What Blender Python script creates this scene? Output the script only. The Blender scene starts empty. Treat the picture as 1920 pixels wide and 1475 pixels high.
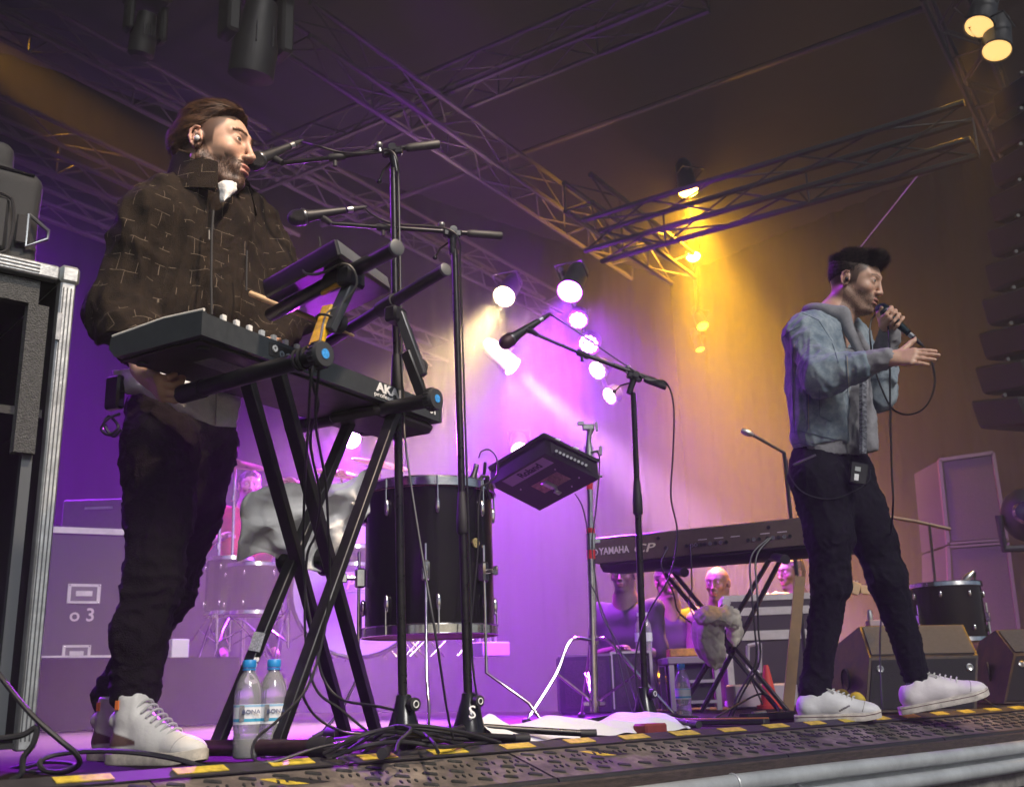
import bpy, math, random
import numpy as np
from mathutils import Vector, Matrix
random.seed(7); np.random.seed(7)
scn = bpy.context.scene; col = scn.collection

# ---------------------------------------------------------------- camera
FPX = 1941.; TH = math.radians(16.); RO = math.radians(-1.8); CZ = .14
_fw = np.array([0, math.cos(TH), math.sin(TH)]); _r0 = np.array([1., 0, 0]); _u0 = np.array([0, -math.sin(TH), math.cos(TH)])
_R = math.cos(RO)*_r0 + math.sin(RO)*_u0; _U = -math.sin(RO)*_r0 + math.cos(RO)*_u0
_C = np.array([0, 0, CZ])
cam_data = bpy.data.cameras.new('camera'); cam = bpy.data.objects.new('camera', cam_data); col.objects.link(cam)
cam_data.sensor_width = 36; cam_data.lens = FPX/1920*36; cam_data.clip_start = .05; cam_data.clip_end = 400
m = Matrix.Identity(4)
for i in range(3):
    m[i][0] = _R[i]; m[i][1] = _U[i]; m[i][2] = -_fw[i]; m[i][3] = _C[i]
cam.matrix_world = m; scn.camera = cam
cam_data.dof.use_dof = True; cam_data.dof.focus_distance = 3.2; cam_data.dof.aperture_fstop = 5.0

# ---------------------------------------------------------------- render, world, sun
scn.view_settings.view_transform = 'Standard'; scn.view_settings.look = 'None'
scn.view_settings.gamma = 1; scn.view_settings.use_curve_mapping = False
scn.view_settings.exposure = 0.0
scn.render.engine = 'CYCLES'
cy = scn.cycles
cy.use_denoising = True; cy.max_bounces = 6; cy.diffuse_bounces = 2; cy.glossy_bounces = 3
cy.transmission_bounces = 6; cy.volume_bounces = 0; cy.transparent_max_bounces = 8
cy.sample_clamp_indirect = 4; cy.caustics_reflective = False; cy.caustics_refractive = False
world = bpy.data.worlds.new('World'); scn.world = world; world.use_nodes = True
wn = world.node_tree; bg = wn.nodes['Background']
sky = wn.nodes.new('ShaderNodeTexSky'); sky.sky_type = 'NISHITA'; sky.sun_disc = False
SUN_EL, SUN_AZ = math.radians(36), math.radians(150)     # behind the camera, to the left
sky.sun_elevation = SUN_EL; sky.sun_rotation = SUN_AZ
wn.links.new(sky.outputs[0], bg.inputs[0]); bg.inputs[1].default_value = 0.05
sun_d = bpy.data.lights.new('sun', 'SUN'); sun_d.energy = 2.5; sun_d.angle = math.radians(16); sun_d.color = (1., .97, .94)
sun = bpy.data.objects.new('sun', sun_d); col.objects.link(sun)
_sd = Vector((math.sin(SUN_AZ)*math.cos(SUN_EL), math.cos(SUN_AZ)*math.cos(SUN_EL), math.sin(SUN_EL)))
sun.rotation_euler = _sd.to_track_quat('Z', 'Y').to_euler()

# ---------------------------------------------------------------- helpers
def V(px, py, Y):
    """world point seen at photo pixel (px, py) at forward distance Y"""
    d = _fw + _R*(px-960)/FPX - _U*(py-737.5)/FPX
    return _C + d*(Y/d[1])
def W(px, py, z):
    d = _fw + _R*(px-960)/FPX - _U*(py-737.5)/FPX
    return _C + d*((z-CZ)/d[2])
A = np.array
ES = A([.756, .654, 0.]); PS = A([-.654, .756, 0.]); ZS = A([0, 0, 1.])    # stage edge direction, upstage direction
def S(s, t, z=0.): return ES*s + PS*t + ZS*z
def nrm(v):
    v = A(v, float); return v/(np.linalg.norm(v)+1e-12)

MATS = {}
def mat(name, c=(.5, .5, .5), rough=.5, metal=0., var=0., vs=12., bump=0., bs=60., emit=None, es=1., trans=0., coat=0., c2=None, spec=.5, sheen=0., stretch=None, alpha=None, dirt=None):
    if name in MATS: return MATS[name]
    M = bpy.data.materials.new(name); M.use_nodes = True; nt = M.node_tree; b = nt.nodes['Principled BSDF']
    b.inputs['Base Color'].default_value = (*c, 1); b.inputs['Roughness'].default_value = rough; b.inputs['Metallic'].default_value = metal
    b.inputs['Specular IOR Level'].default_value = spec
    if trans: b.inputs['Transmission Weight'].default_value = trans
    if coat: b.inputs['Coat Weight'].default_value = coat; b.inputs['Coat Roughness'].default_value = .08
    if sheen: b.inputs['Sheen Weight'].default_value = sheen; b.inputs['Sheen Roughness'].default_value = .4
    if emit: b.inputs['Emission Color'].default_value = (*emit, 1); b.inputs['Emission Strength'].default_value = es
    tc = nt.nodes.new('ShaderNodeTexCoord'); src = tc.outputs['Object']
    if stretch:
        mp = nt.nodes.new('ShaderNodeMapping'); mp.inputs['Scale'].default_value = stretch
        nt.links.new(src, mp.inputs[0]); src = mp.outputs[0]
    if var or c2:
        n = nt.nodes.new('ShaderNodeTexNoise'); n.inputs['Scale'].default_value = vs; n.inputs['Detail'].default_value = 6; n.inputs['Roughness'].default_value = .65
        nt.links.new(src, n.inputs['Vector'])
        r = nt.nodes.new('ShaderNodeValToRGB'); r.color_ramp.elements[0].position = .35; r.color_ramp.elements[1].position = .68
        a = tuple(max(0, x*(1-var)) for x in c); d = c2 or tuple(min(1, x*(1+var)) for x in c)
        r.color_ramp.elements[0].color = (*a, 1); r.color_ramp.elements[1].color = (*d, 1)
        nt.links.new(n.outputs[0], r.inputs[0]); nt.links.new(r.outputs[0], b.inputs['Base Color'])
        mr = nt.nodes.new('ShaderNodeMapRange'); mr.inputs['To Min'].default_value = max(.03, rough-.12); mr.inputs['To Max'].default_value = min(1, rough+.12)
        nt.links.new(n.outputs[0], mr.inputs[0]); nt.links.new(mr.outputs[0], b.inputs['Roughness'])
    if bump:
        n2 = nt.nodes.new('ShaderNodeTexNoise'); n2.inputs['Scale'].default_value = bs; n2.inputs['Detail'].default_value = 4
        nt.links.new(src, n2.inputs['Vector'])
        bp = nt.nodes.new('ShaderNodeBump'); bp.inputs['Strength'].default_value = bump; bp.inputs['Distance'].default_value = .01
        nt.links.new(n2.outputs[0], bp.inputs['Height']); nt.links.new(bp.outputs[0], b.inputs['Normal'])
    MATS[name] = M; return M

class MB:
    """collects shapes (world coordinates) for one mesh"""
    def __init__(s): s.v = []; s.f = []; s.n = 0
    def add(s, v, f):
        v = np.asarray(v, float).reshape(-1, 3); s.v.append(v)
        s.f += [tuple(int(i)+s.n for i in q) for q in f]; s.n += len(v); return s
    def box(s, c, x, y, z, hx, hy, hz, bev=0.):
        """centre c, unit axes, half sizes; bev chamfers every edge"""
        c, x, y, z = A(c, float), A(x, float), A(y, float), A(z, float)
        if bev <= 0:
            pts = [c+x*hx*i+y*hy*j+z*hz*k for i in (-1, 1) for j in (-1, 1) for k in (-1, 1)]
            return s.add(pts, [(0, 1, 3, 2), (4, 6, 7, 5), (0, 4, 5, 1), (2, 3, 7, 6), (0, 2, 6, 4), (1, 5, 7, 3)])
        b = min(bev, hx*.9, hy*.9, hz*.9); pts = []; idx = {}
        H = (hx, hy, hz); ax = (x, y, z)
        for i in (-1, 1):
            for j in (-1, 1):
                for k in (-1, 1):
                    sg = (i, j, k)
                    for a in range(3):
                        p = c.copy()
                        for q in range(3): p = p + ax[q]*sg[q]*(H[q] if q == a else H[q]-b)
                        idx[(i, j, k, a)] = len(pts); pts.append(p)
        F = []
        for a in range(3):
            u, w = [q for q in range(3) if q != a]
            for sg in (-1, 1):
                q = []
                for (su, sw) in ((-1, -1), (1, -1), (1, 1), (-1, 1)):
                    t = [0, 0, 0]; t[a] = sg; t[u] = su; t[w] = sw; q.append(idx[(*t, a)])
                F.append(q)
        for a in range(3):      # edges along axis a
            u, w = [q for q in range(3) if q != a]
            for su in (-1, 1):
                for sw in (-1, 1):
                    t0 = [0, 0, 0]; t0[a] = -1; t0[u] = su; t0[w] = sw; t1 = list(t0); t1[a] = 1
                    F.append([idx[(*t0, u)], idx[(*t1, u)], idx[(*t1, w)], idx[(*t0, w)]])
        for i in (-1, 1):
            for j in (-1, 1):
                for k in (-1, 1): F.append([idx[(i, j, k, 0)], idx[(i, j, k, 1)], idx[(i, j, k, 2)]])
        return s.add(pts, F)
    def bar(s, a, b, w, h, up=(0, 0, 1), bev=0.):
        """rectangular bar from a to b, width w across, height h along up"""
        a, b = A(a, float), A(b, float); z = nrm(b-a); x = np.cross(up, z)
        if np.linalg.norm(x) < 1e-3: x = np.cross((1, 0, 0), z)
        x = nrm(x); y = np.cross(z, x)
        return s.box((a+b)/2, x, y, z, w/2, h/2, np.linalg.norm(b-a)/2, bev)
    def tube(s, pts, r, n=10, cap=True, ell=None):
        P = [A(p, float) for p in pts]; k = len(P)
        R_ = [r]*k if np.isscalar(r) else list(r)
        T = [nrm(P[min(i+1, k-1)]-P[max(i-1, 0)]) for i in range(k)]
        up = A([0, 0, 1.]) if abs(T[0][2]) < .9 else A([1., 0, 0])
        x = nrm(np.cross(up, T[0])); V_ = []
        for i in range(k):
            x = nrm(x - T[i]*(x@T[i])); y = np.cross(T[i], x)
            for j in range(n):
                t = 2*math.pi*j/n
                V_.append(P[i] + x*math.cos(t)*R_[i] + y*math.sin(t)*R_[i]*(ell or 1))
        F = [(i*n+j, i*n+(j+1) % n, (i+1)*n+(j+1) % n, (i+1)*n+j) for i in range(k-1) for j in range(n)]
        if cap: F += [tuple(range(n-1, -1, -1)), tuple((k-1)*n+j for j in range(n))]
        return s.add(V_, F)
    def cyl(s, a, b, r, n=24, r2=None): return s.tube([a, b], [r, r if r2 is None else r2], n)
    def lathe(s, base, axis, prof, n=28, cap=True):
        """prof: (distance along axis, radius)"""
        base = A(base, float); z = nrm(axis); x = nrm(np.cross((0, 0, 1) if abs(z[2]) < .9 else (1, 0, 0), z)); y = np.cross(z, x)
        V_ = [base+z*h+(x*math.cos(2*math.pi*j/n)+y*math.sin(2*math.pi*j/n))*r for h, r in prof for j in range(n)]; k = len(prof)
        F = [(i*n+j, i*n+(j+1) % n, (i+1)*n+(j+1) % n, (i+1)*n+j) for i in range(k-1) for j in range(n)]
        if cap: F += [tuple(range(n-1, -1, -1)), tuple((k-1)*n+j for j in range(n))]
        return s.add(V_, F)
    def ring(s, c, axis, R_, r, n=32, m_=8):
        z = nrm(axis); x = nrm(np.cross((0, 0, 1) if abs(z[2]) < .9 else (1, 0, 0), z)); y = np.cross(z, x); c = A(c, float)
        V_ = []
        for i in range(n):
            d = x*math.cos(2*math.pi*i/n)+y*math.sin(2*math.pi*i/n)
            for j in range(m_): V_.append(c+d*(R_+r*math.cos(2*math.pi*j/m_))+z*r*math.sin(2*math.pi*j/m_))
        return s.add(V_, [(i*m_+j, ((i+1) % n)*m_+j, ((i+1) % n)*m_+(j+1) % m_, i*m_+(j+1) % m_) for i in range(n) for j in range(m_)])
    def grid(s, P):
        P = np.asarray(P, float); a, b = P.shape[:2]
        return s.add(P.reshape(-1, 3), [(i*b+j, (i+1)*b+j, (i+1)*b+j+1, i*b+j+1) for i in range(a-1) for j in range(b-1)])
    def prism(s, poly, d):
        """polygon extruded by vector d"""
        P = [A(p, float) for p in poly]; n = len(P); d = A(d, float)
        return s.add(P+[p+d for p in P], [tuple(range(n-1, -1, -1)), tuple(range(n, 2*n))]+[(i, (i+1) % n, n+(i+1) % n, n+i) for i in range(n)])
    def sph(s, c, r, n=12, axes=None):
        c = A(c, float); r = (r, r, r) if np.isscalar(r) else r; ax = np.eye(3) if axes is None else np.asarray(axes)
        V_ = [c+ax[2]*r[2]*math.cos(math.pi*i/n)+(ax[0]*r[0]*math.cos(math.pi*j/n)+ax[1]*r[1]*math.sin(math.pi*j/n))*math.sin(math.pi*i/n) for i in range(n+1) for j in range(2*n)]
        k = 2*n
        return s.add(V_, [(i*k+j, (i+1)*k+j, (i+1)*k+(j+1) % k, i*k+(j+1) % k) for i in range(n) for j in range(k)])

def mesh_from(name, v, f, ang=38):
    me = bpy.data.meshes.new(name); v = np.asarray(v, np.float32)
    if isinstance(f, np.ndarray):
        me.vertices.add(len(v)); me.vertices.foreach_set('co', v.ravel())
        me.loops.add(f.size); me.loops.foreach_set('vertex_index', f.ravel().astype(np.int32))
        me.polygons.add(len(f)); me.polygons.foreach_set('loop_start', np.arange(0, f.size, f.shape[1], dtype=np.int32))
        me.update(calc_edges=True)
    else:
        me.from_pydata(v.tolist(), [], f)
    me.polygons.foreach_set('use_smooth', np.ones(len(me.polygons), bool))
    if ang: me.set_sharp_from_angle(angle=math.radians(ang))
    me.update(); return me

class Thing:
    def __init__(s, name, label, cat, loc=(0, 0, 0), group=None, mb=None, mt=None, kind=None):
        s.loc = A(loc, float)
        if mb is None: s.o = bpy.data.objects.new(name, None); s.o.empty_display_size = .1
        else:
            me = mesh_from(name, np.concatenate(mb.v)-s.loc, mb.f); me.materials.append(mt); s.o = bpy.data.objects.new(name, me)
        s.o.location = s.loc; col.objects.link(s.o); s.o['label'] = label; s.o['category'] = cat
        if group: s.o['group'] = group
        if kind: s.o['kind'] = kind
    def part(s, name, mb, mt, parent=None, label=None, kind=None, ang=38):
        me = mb if isinstance(mb, bpy.types.Mesh) else mesh_from(name, np.concatenate(mb.v)-s.loc, mb.f, ang)
        if mt and not me.materials: me.materials.append(mt)
        o = bpy.data.objects.new(name, me); col.objects.link(o); o.parent = parent or s.o
        if label: o['label'] = label
        if kind: o['kind'] = kind
        return o
    def inst(s, name, me, M, parent=None):
        o = bpy.data.objects.new(name, me); col.objects.link(o); o.parent = parent or s.o
        o.matrix_local = Matrix.Translation(-Vector(s.loc)) @ M
        return o
    def text(s, name, body, c, x, y, size, mt, ext=.0008, parent=None, bold=0., sx=1., shear=0, label=None):
        """lettering centred at c, reading along x, upright along y"""
        cu = bpy.data.curves.new(name, 'FONT'); cu.body = body; cu.size = size; cu.extrude = ext; cu.align_x = 'CENTER'; cu.align_y = 'CENTER'
        cu.offset = bold; cu.resolution_u = 3; cu.shear = shear
        t = bpy.data.objects.new(name+'_tmp', cu); col.objects.link(t)
        dg = bpy.context.evaluated_depsgraph_get(); me = bpy.data.meshes.new_from_object(t.evaluated_get(dg), depsgraph=dg)
        bpy.data.objects.remove(t); me.materials.clear(); me.materials.append(mt)
        x, y = nrm(x), nrm(y); z = np.cross(x, y); M = Matrix.Identity(4); cc = A(c, float)-s.loc
        for i in range(3): M[i][0] = x[i]*sx; M[i][1] = y[i]; M[i][2] = z[i]; M[i][3] = cc[i]
        me.transform(M)
        o = bpy.data.objects.new(name, me); col.objects.link(o); o.parent = parent or s.o
        if label: o['label'] = label
        return o
def struct(name, mb, mt, kind='structure', label=None, ang=38):
    me = mesh_from(name, np.concatenate(mb.v), mb.f, ang); me.materials.append(mt)
    o = bpy.data.objects.new(name, me); col.objects.link(o); o['kind'] = kind
    if label: o['label'] = label
    return o
def clone(T, loc, label=None, name=None, rotz=0.):
    """copy of a thing with its parts and sub-parts"""
    def cp(o, par):
        c = o.copy(); col.objects.link(c)
        if par is not None: c.parent = par
        for ch in [q for q in bpy.data.objects if q.parent == o]: cp(ch, c)
        return c
    r = cp(T.o, None); r.location = loc; r.rotation_euler = (0, 0, rotz)
    if label: r['label'] = label
    return r
def smooth_path(P, n=8):
    """Catmull-Rom through P"""
    P = [A(p, float) for p in P]; Q = [2*P[0]-P[1]]+P+[2*P[-1]-P[-2]]; out = []
    for i in range(1, len(Q)-2):
        for k in range(n):
            t = k/n
            out.append(.5*((2*Q[i])+(-Q[i-1]+Q[i+1])*t+(2*Q[i-1]-5*Q[i]+4*Q[i+1]-Q[i+2])*t*t+(-Q[i-1]+3*Q[i]-3*Q[i+1]+Q[i+2])*t**3))
    return out+[P[-1]]
def cable(name, pts, r, mt, label, group=None, parent=None, smooth=8):
    mb = MB().tube(smooth_path(pts, smooth), r, 7)
    if parent is not None: return parent.part(name, mb, mt)
    return Thing(name, label, 'cable', tuple(pts[0]), group, mb, mt)

black = mat('black_paint', (.012, .012, .014), .42, var=.35, vs=30, bump=.05, bs=300)
black_gloss = mat('black_gloss', (.01, .01, .012), .22, var=.3, vs=20)
black_matte = mat('black_matte', (.02, .02, .022), .8, var=.4, vs=25, bump=.2, bs=300)
rubber = mat('rubber', (.016, .016, .018), .6, var=.3, vs=40)
chrome = mat('chrome', (.75, .74, .73), .16, 1., var=.15, vs=20)
steel = mat('steel', (.5, .5, .5), .35, 1., var=.2, vs=30)
alu = mat('aluminium', (.58, .6, .61), .38, .85, var=.18, vs=25, bump=.08, bs=120)
white_print = mat('white_print', (.75, .75, .75), .6)
grey_print = mat('grey_print', (.4, .4, .4), .6)
# ================================================================ SETTING
D1 = A([math.sin(math.radians(33.4)), math.cos(math.radians(33.4)), 0.]); D2 = A([-D1[1], D1[0], 0.])
TE = 2.155
GZ = -1.25
# pit ground
mb = MB(); mb.grid([[(x, y, GZ) for y in np.linspace(-5, 24, 5)] for x in np.linspace(-12, 22, 5)])
struct('ground', mb, mat('pit_asphalt', (.06, .06, .06), .9, var=.3, vs=3, bump=.3, bs=40))
# stage deck: boards as sheets
deck_m = mat('deck_plywood', (.012, .009, .008), .9, spec=.05, var=.5, vs=5, bump=.15, bs=80, stretch=(1, 1, 1))
mb = MB(); mb.box(S(4, (TE+4.6)/2, -.03), ES, PS, ZS, 10, (4.6-TE)/2, .03)
deck = struct('stage_floor', mb, deck_m)
mb = MB(); mb.box(S(-.515, 7.978, -.03), ES, PS, ZS, 5.485, 3.375, .03); struct('rear_stage_floor', mb, deck_m)
mb = MB(); mb.box(S(9.5, 7.978, -.98), ES, PS, ZS, 4.52, 3.375, .03); struct('lower_rear_floor', mb, deck_m)
# deck panel joints as thin recessed-looking metal strips (raised 1 mm)
# riser
riser_m = mat('riser_cloth', (.010, .008, .013), .95, spec=.1, var=.3, vs=8, bump=.2, bs=200)
RT = 6.05
mb = MB(); zr = .385
mb.box(S(2.55-4.0, RT+1.6, zr/2+.004), ES, PS, ZS, 4.42, 1.6, zr/2, .006)
riser = struct('drum_riser', mb, riser_m)
# skirt valance: cloth front with soft folds
def drape(name, P0, P1, z0, z1, amp, wl, mt, lab, depthdir, n=None, seed=1, kind='structure'):
    P0, P1 = A(P0, float), A(P1, float); L_ = np.linalg.norm(P1-P0); n = n or int(L_/wl*10)
    rg = np.random.RandomState(seed); ph = rg.rand(6)*6.28; rows = []
    for iz, z in enumerate(np.linspace(z0, z1, 14)):
        r = []
        for i in range(n+1):
            u = i/n; x = u*L_
            k = 2*math.pi/wl
            a = amp*(math.sin(k*x+ph[0]+1.2*math.sin(.37*k*x+ph[1]))+.45*math.sin(2.3*k*x+ph[2]+.4*iz/13)) * (1+.25*math.sin(.21*k*x+ph[3]))
            p = P0+(P1-P0)*u+depthdir*a; r.append((p[0], p[1], z))
        rows.append(r)
    mb = MB().grid(rows); return struct(name, mb, mt, kind, lab, ang=0)
cloth_black = mat('black_drape', (.0018, .0018, .002), .95, var=.3, vs=4, spec=0.)
BT = 11.2
drape('rear_curtain_wall', S(-7, BT), S(14.5, BT), -1.2, 7.4, .012, .55, cloth_black, None, PS, seed=3)
drape('right_curtain_wall', S(13.5, 1.6), S(13.5, BT+.3), -1.2, 7.4, .03, .5, cloth_black, ES, seed=4) if False else drape('right_curtain_wall', S(13.5, 1.6), S(13.5, BT+.3), -1.2, 7.4, .03, .5, cloth_black, None, ES, seed=4)
drape('left_curtain_wall', S(-5.5, 2.6), S(-5.5, BT+.3), -.02, 7.4, .03, .5, cloth_black, None, ES, seed=5)
mb = MB(); mb.box(S(4, 6.2, 7.15), ES, PS, ZS, 10.8, 5.6, .02); struct('roof_canopy', mb, mat('roof_sheet', (.003, .003, .003), .7, var=.2, vs=2))

# ---------------------------------------------------------------- stage edge ramp (treadplate cable ramps)
def edge_mat():
    M = bpy.data.materials.new('treadplate'); M.use_nodes = True; nt = M.node_tree; b = nt.nodes['Principled BSDF']
    tc = nt.nodes.new('ShaderNodeTexCoord')
    n = nt.nodes.new('ShaderNodeTexNoise'); n.inputs['Scale'].default_value = 9; n.inputs['Detail'].default_value = 8; n.inputs['Roughness'].default_value = .7
    nt.links.new(tc.outputs['Object'], n.inputs['Vector'])
    r = nt.nodes.new('ShaderNodeValToRGB'); e = r.color_ramp.elements
    e[0].position = .3; e[0].color = (.04, .036, .034, 1); e[1].position = .72; e[1].color = (.26, .22, .185, 1)
    x = r.color_ramp.elements.new(.52); x.color = (.12, .10, .088, 1)
    nt.links.new(n.outputs[0], r.inputs[0]); nt.links.new(r.outputs[0], b.inputs['Base Color'])
    n2 = nt.nodes.new('ShaderNodeTexNoise'); n2.inputs['Scale'].default_value = 120; n2.inputs['Detail'].default_value = 3
    nt.links.new(tc.outputs['Object'], n2.inputs['Vector'])
    bp = nt.nodes.new('ShaderNodeBump'); bp.inputs['Strength'].default_value = .35; bp.inputs['Distance'].default_value = .003
    nt.links.new(n2.outputs[0], bp.inputs['Height']); nt.links.new(bp.outputs[0], b.inputs['Normal'])
    b.inputs['Roughness'].default_value = .8; b.inputs['Specular IOR Level'].default_value = .2
    return M
tread_m = edge_mat(); tread_rub = mat('tread_rubber', (.035, .036, .034), .85, spec=.15, var=.5, vs=30, bump=.3, bs=200)
tape_y = mat('yellow_tape', (.55, .41, .04), .65, var=.35, vs=45); tape_k = mat('black_tape', (.03, .028, .03), .6, var=.3, vs=30)
RW, RD = .215, .066                            # ramp width, drop
sl = nrm(-PS*RW - ZS*RD); up_r = nrm(np.cross(ES, sl)); up_r = up_r if up_r[2] > 0 else -up_r
SLW = math.hypot(RW, RD)
ramp_top = .004
s0r = -1.9; ML = .92                          # module length
def rp(s, w, h=0.):
    """point on the ramp: s along the edge, w down the slope, h above its face"""
    return S(s, TE, ramp_top)+sl*w+up_r*h
for i in range(9):
    a = s0r+i*ML; b = a+ML-.006
    T = Thing('edge_ramp', ['', '', '', '', '', '', '', '', ''][i] or 'treadplate ramp section of the stage edge, number', 'ramp section', S((a+b)/2, TE, -.06), 'treadplate ramps along the stage edge')
    T.o['label'] = ['scuffed treadplate edge ramp section beyond the left edge of the photo',
        'treadplate edge ramp section in front of the road case and the high-top shoes',
        'treadplate edge ramp section in front of the two water bottles',
        'treadplate edge ramp section in front of the coiled black cables and mic stand bases',
        'treadplate edge ramp section in front of the white towel on the floor',
        'treadplate edge ramp section in front of the crossed black keyboard stand feet',
        "treadplate edge ramp section at the singer's rear shoe",
        "treadplate edge ramp section under the singer's raised shoe",
        'treadplate edge ramp section at the far right edge of the stage'][i]
    mb = MB(); jit = random.uniform(-.002, .002)
    P = [rp(a, 0, jit), rp(b, 0, jit), rp(b, SLW, jit), rp(a, SLW, jit)]
    Q = [p-up_r*.02-ZS*.0 for p in P]
    mb.add(P+Q, [(0, 3, 2, 1), (4, 5, 6, 7), (0, 1, 5, 4), (1, 2, 6, 5), (2, 3, 7, 6), (3, 0, 4, 7)])
    T.part('ramp_plate', mb, tread_m)
    # raised lozenges (large and small)
    lz = MB()
    def loz(cs, cw, L_, Wd, ang, h):
        ca, sa = math.cos(ang), math.sin(ang)
        pts = [(-L_, -Wd*.6), (-L_*.7, -Wd), (L_, -Wd*.6), (L_, Wd*.6), (L_*.7, Wd), (-L_, Wd*.6)]
        bt = [rp(cs+x*ca-y*sa, cw+x*sa+y*ca, jit-.001) for x, y in pts]; tp = [rp(cs+(x*ca-y*sa)*.86, cw+(x*sa+y*ca)*.86, jit+h) for x, y in pts]
        n = 6; lz.add(bt+tp, [tuple(range(n, 2*n))]+[(k, (k+1) % n, n+(k+1) % n, n+k) for k in range(n)])
    nx = 12
    for j in range(nx):
        cs = a+(j+.5)*ML/nx
        if cs > b-.02: continue
        for r_ in range(3):
            off = (r_ % 2)*.5*ML/nx
            if 3 <= j <= 4 and r_ == 1: continue      # the hand slot
            loz(min(cs+off, b-.025), .072+r_*.060, .019, .0085, .35, .0035)
            for q in range(3):
                if r_ < 2: loz(min(cs+off-.022+q*.02, b-.015), .102+r_*.060, .003, .009, .25, .003)
    T.part('tread_lozenges', lz, tread_rub, kind='stuff')
    # hand slot: dark opening frame
    hs = MB(); cs = a+3.9*ML/nx
    hs.add([rp(cs-.05, .085, jit+.0015), rp(cs+.0, .085, jit+.0015), rp(cs+.06, .125, jit+.0015), rp(cs+.01, .125, jit+.0015)], [(0, 3, 2, 1)])
    T.part('hand_slot', hs, mat('slot_dark', (.008, .008, .008), .9))
    ys = MB(); ys.add([rp(cs-.085, .078, jit+.001), rp(cs-.052, .08, jit+.001), rp(cs+.008, .125, jit+.001), rp(cs-.04, .12, jit+.001)], [(0, 3, 2, 1)])
    if i in (3, 4): T.part('paint_patch', ys, tape_y)
    # nosing at the foot of the ramp
    nb = MB(); nb.tube([rp(a, SLW+.004, -.012), rp(b, SLW+.004, -.012)], .0135, 10); T.part('rubber_nosing', nb, rubber)
# hazard tape on the crest: yellow and black dashes, each lifted a hair above the deck
T = Thing('hazard_tape', 'worn yellow and black dashed hazard tape along the crest of the stage edge', 'tape', S(2.5, TE+.02, .006))
mb = MB(); mb.box((rp(-2.05, .024, .005)+rp(6.65, .024, .005))/2, ES, sl, up_r, 4.35, .026, .0015); T.part('black_strip', mb, tape_k)
s = s0r
while s < 6.6:
    L_ = random.uniform(.095, .115); w = random.uniform(.015, .018)
    mb = MB(); x = nrm(ES+sl*random.uniform(-.03, .03)); mb.box(rp(s+L_/2, .022+random.uniform(-.003, .003), .0078), x, sl, up_r, L_/2, w, .0009)
    T.part('yellow_dash', mb, tape_y); s += L_+random.uniform(.10, .125)
# timber fascia, aluminium rails, skirt
wood = mat('fascia_timber', (.05, .035, .028), .8, var=.5, vs=12, bump=.4, bs=60, stretch=(2, 2, 12))
mb = MB(); mb.box(S(2.6, TE-RW-.005, -.105), ES, PS, ZS, 5.2, .02, .033, .004); struct('stage_fascia_wall', mb, wood)
rail_m = mat('rail_aluminium', (.46, .48, .48), .4, .25, var=.15, vs=8, bump=.1, bs=50)
T = Thing('edge_rail', 'double aluminium tube rail with welded joints running below the stage edge', 'rail', S(2.6, TE-.36, -.2))
for (dt, z, r) in ((-.25, -.122, .024), (-.265, -.180, .024)):
    mb = MB(); mb.tube([S(s, TE+dt, z+.002*math.sin(s*3)) for s in np.linspace(-2.4, 7.8, 30)], r, 14); T.part('rail_tube', mb, rail_m)
mb = MB(); mb.box(S(2.6, TE-.238, -.150), ES, PS, ZS, 5.1, .006, .04); T.part('web_plate', mb, mat('web_alu', (.4, .42, .42), .4, .7, var=.2, vs=10))
for s in (1.15, 2.4, 4.3, 5.9):
    mb = MB(); mb.ring(S(s, TE-.25, -.122), ES, .025, .004, 20, 6).ring(S(s, TE-.265, -.180), ES, .025, .004, 20, 6); T.part('weld_collar', mb, rail_m)
    mb = MB(); mb.cyl(S(s+.28, TE-.255, -.145), S(s+.28, TE-.28, -.155), .006, 8); T.part('bolt', mb, steel)
drape('stage_hem_wall', S(-2.5, TE-.235), S(7.8, TE-.235), -.175, -.26, .006, .4, mat('hem_cloth', (.2, .19, .17), .9, var=.3, vs=30, bump=.3, bs=300), None, PS, n=200, seed=8)
drape('stage_skirt_wall', S(-2.5, TE-.205), S(7.8, TE-.205), GZ, -.25, .012, .14, mat('skirt_cloth', (.035, .037, .037), .9, var=.5, vs=20, bump=.4, bs=120, stretch=(6, 6, .6)), None, PS, seed=9)

# ---------------------------------------------------------------- trusses
unit_brace = mesh_from('brace', np.concatenate(MB().tube([(0, 0, 0), (0, 0, 1)], 1., 6).v), MB().tube([(0, 0, 0), (0, 0, 1)], 1., 6).f)
truss_m = mat('truss_aluminium', (.028, .026, .026), .7, .1, var=.15, vs=10)
unit_brace.materials.append(truss_m)
def span(a, b, r):
    a, b = Vector(a), Vector(b); d = b-a; q = d.to_track_quat('Z', 'Y')
    return Matrix.Translation(a) @ q.to_matrix().to_4x4() @ Matrix.Diagonal((r, r, d.length, 1))
def truss(P0, D, L_, label, sz=.29, r=.024, rb=.0085, side=1, bay=.5, nside=4):
    P0 = A(P0, float); D = nrm(D); sd = nrm(np.cross(D, ZS))*side
    T = Thing('roof_truss', label, 'truss', P0, 'aluminium trusses under the roof')
    C4 = [P0, P0+ZS*sz, P0+ZS*sz+sd*sz, P0+sd*sz]
    for c in C4:
        T.inst('chord', unit_brace, span(c, c+D*L_, r))
    n = int(L_/bay)
    for i in range(n):
        a = i*L_/n; b = (i+1)*L_/n
        for q in range(4):
            c0, c1 = C4[q], C4[(q+1) % 4]
            if i % 2: c0, c1 = c1, c0
            if q == 1 and i % 2 and L_ > 7: continue
            T.inst('brace', unit_brace, span(c0+D*a, c1+D*b, rb))
            if q in (0, 3) and i % 2 == 0: T.inst('brace', unit_brace, span(C4[q]+D*a, C4[(q+1) % 4]+D*a, rb))
    return T
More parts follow.
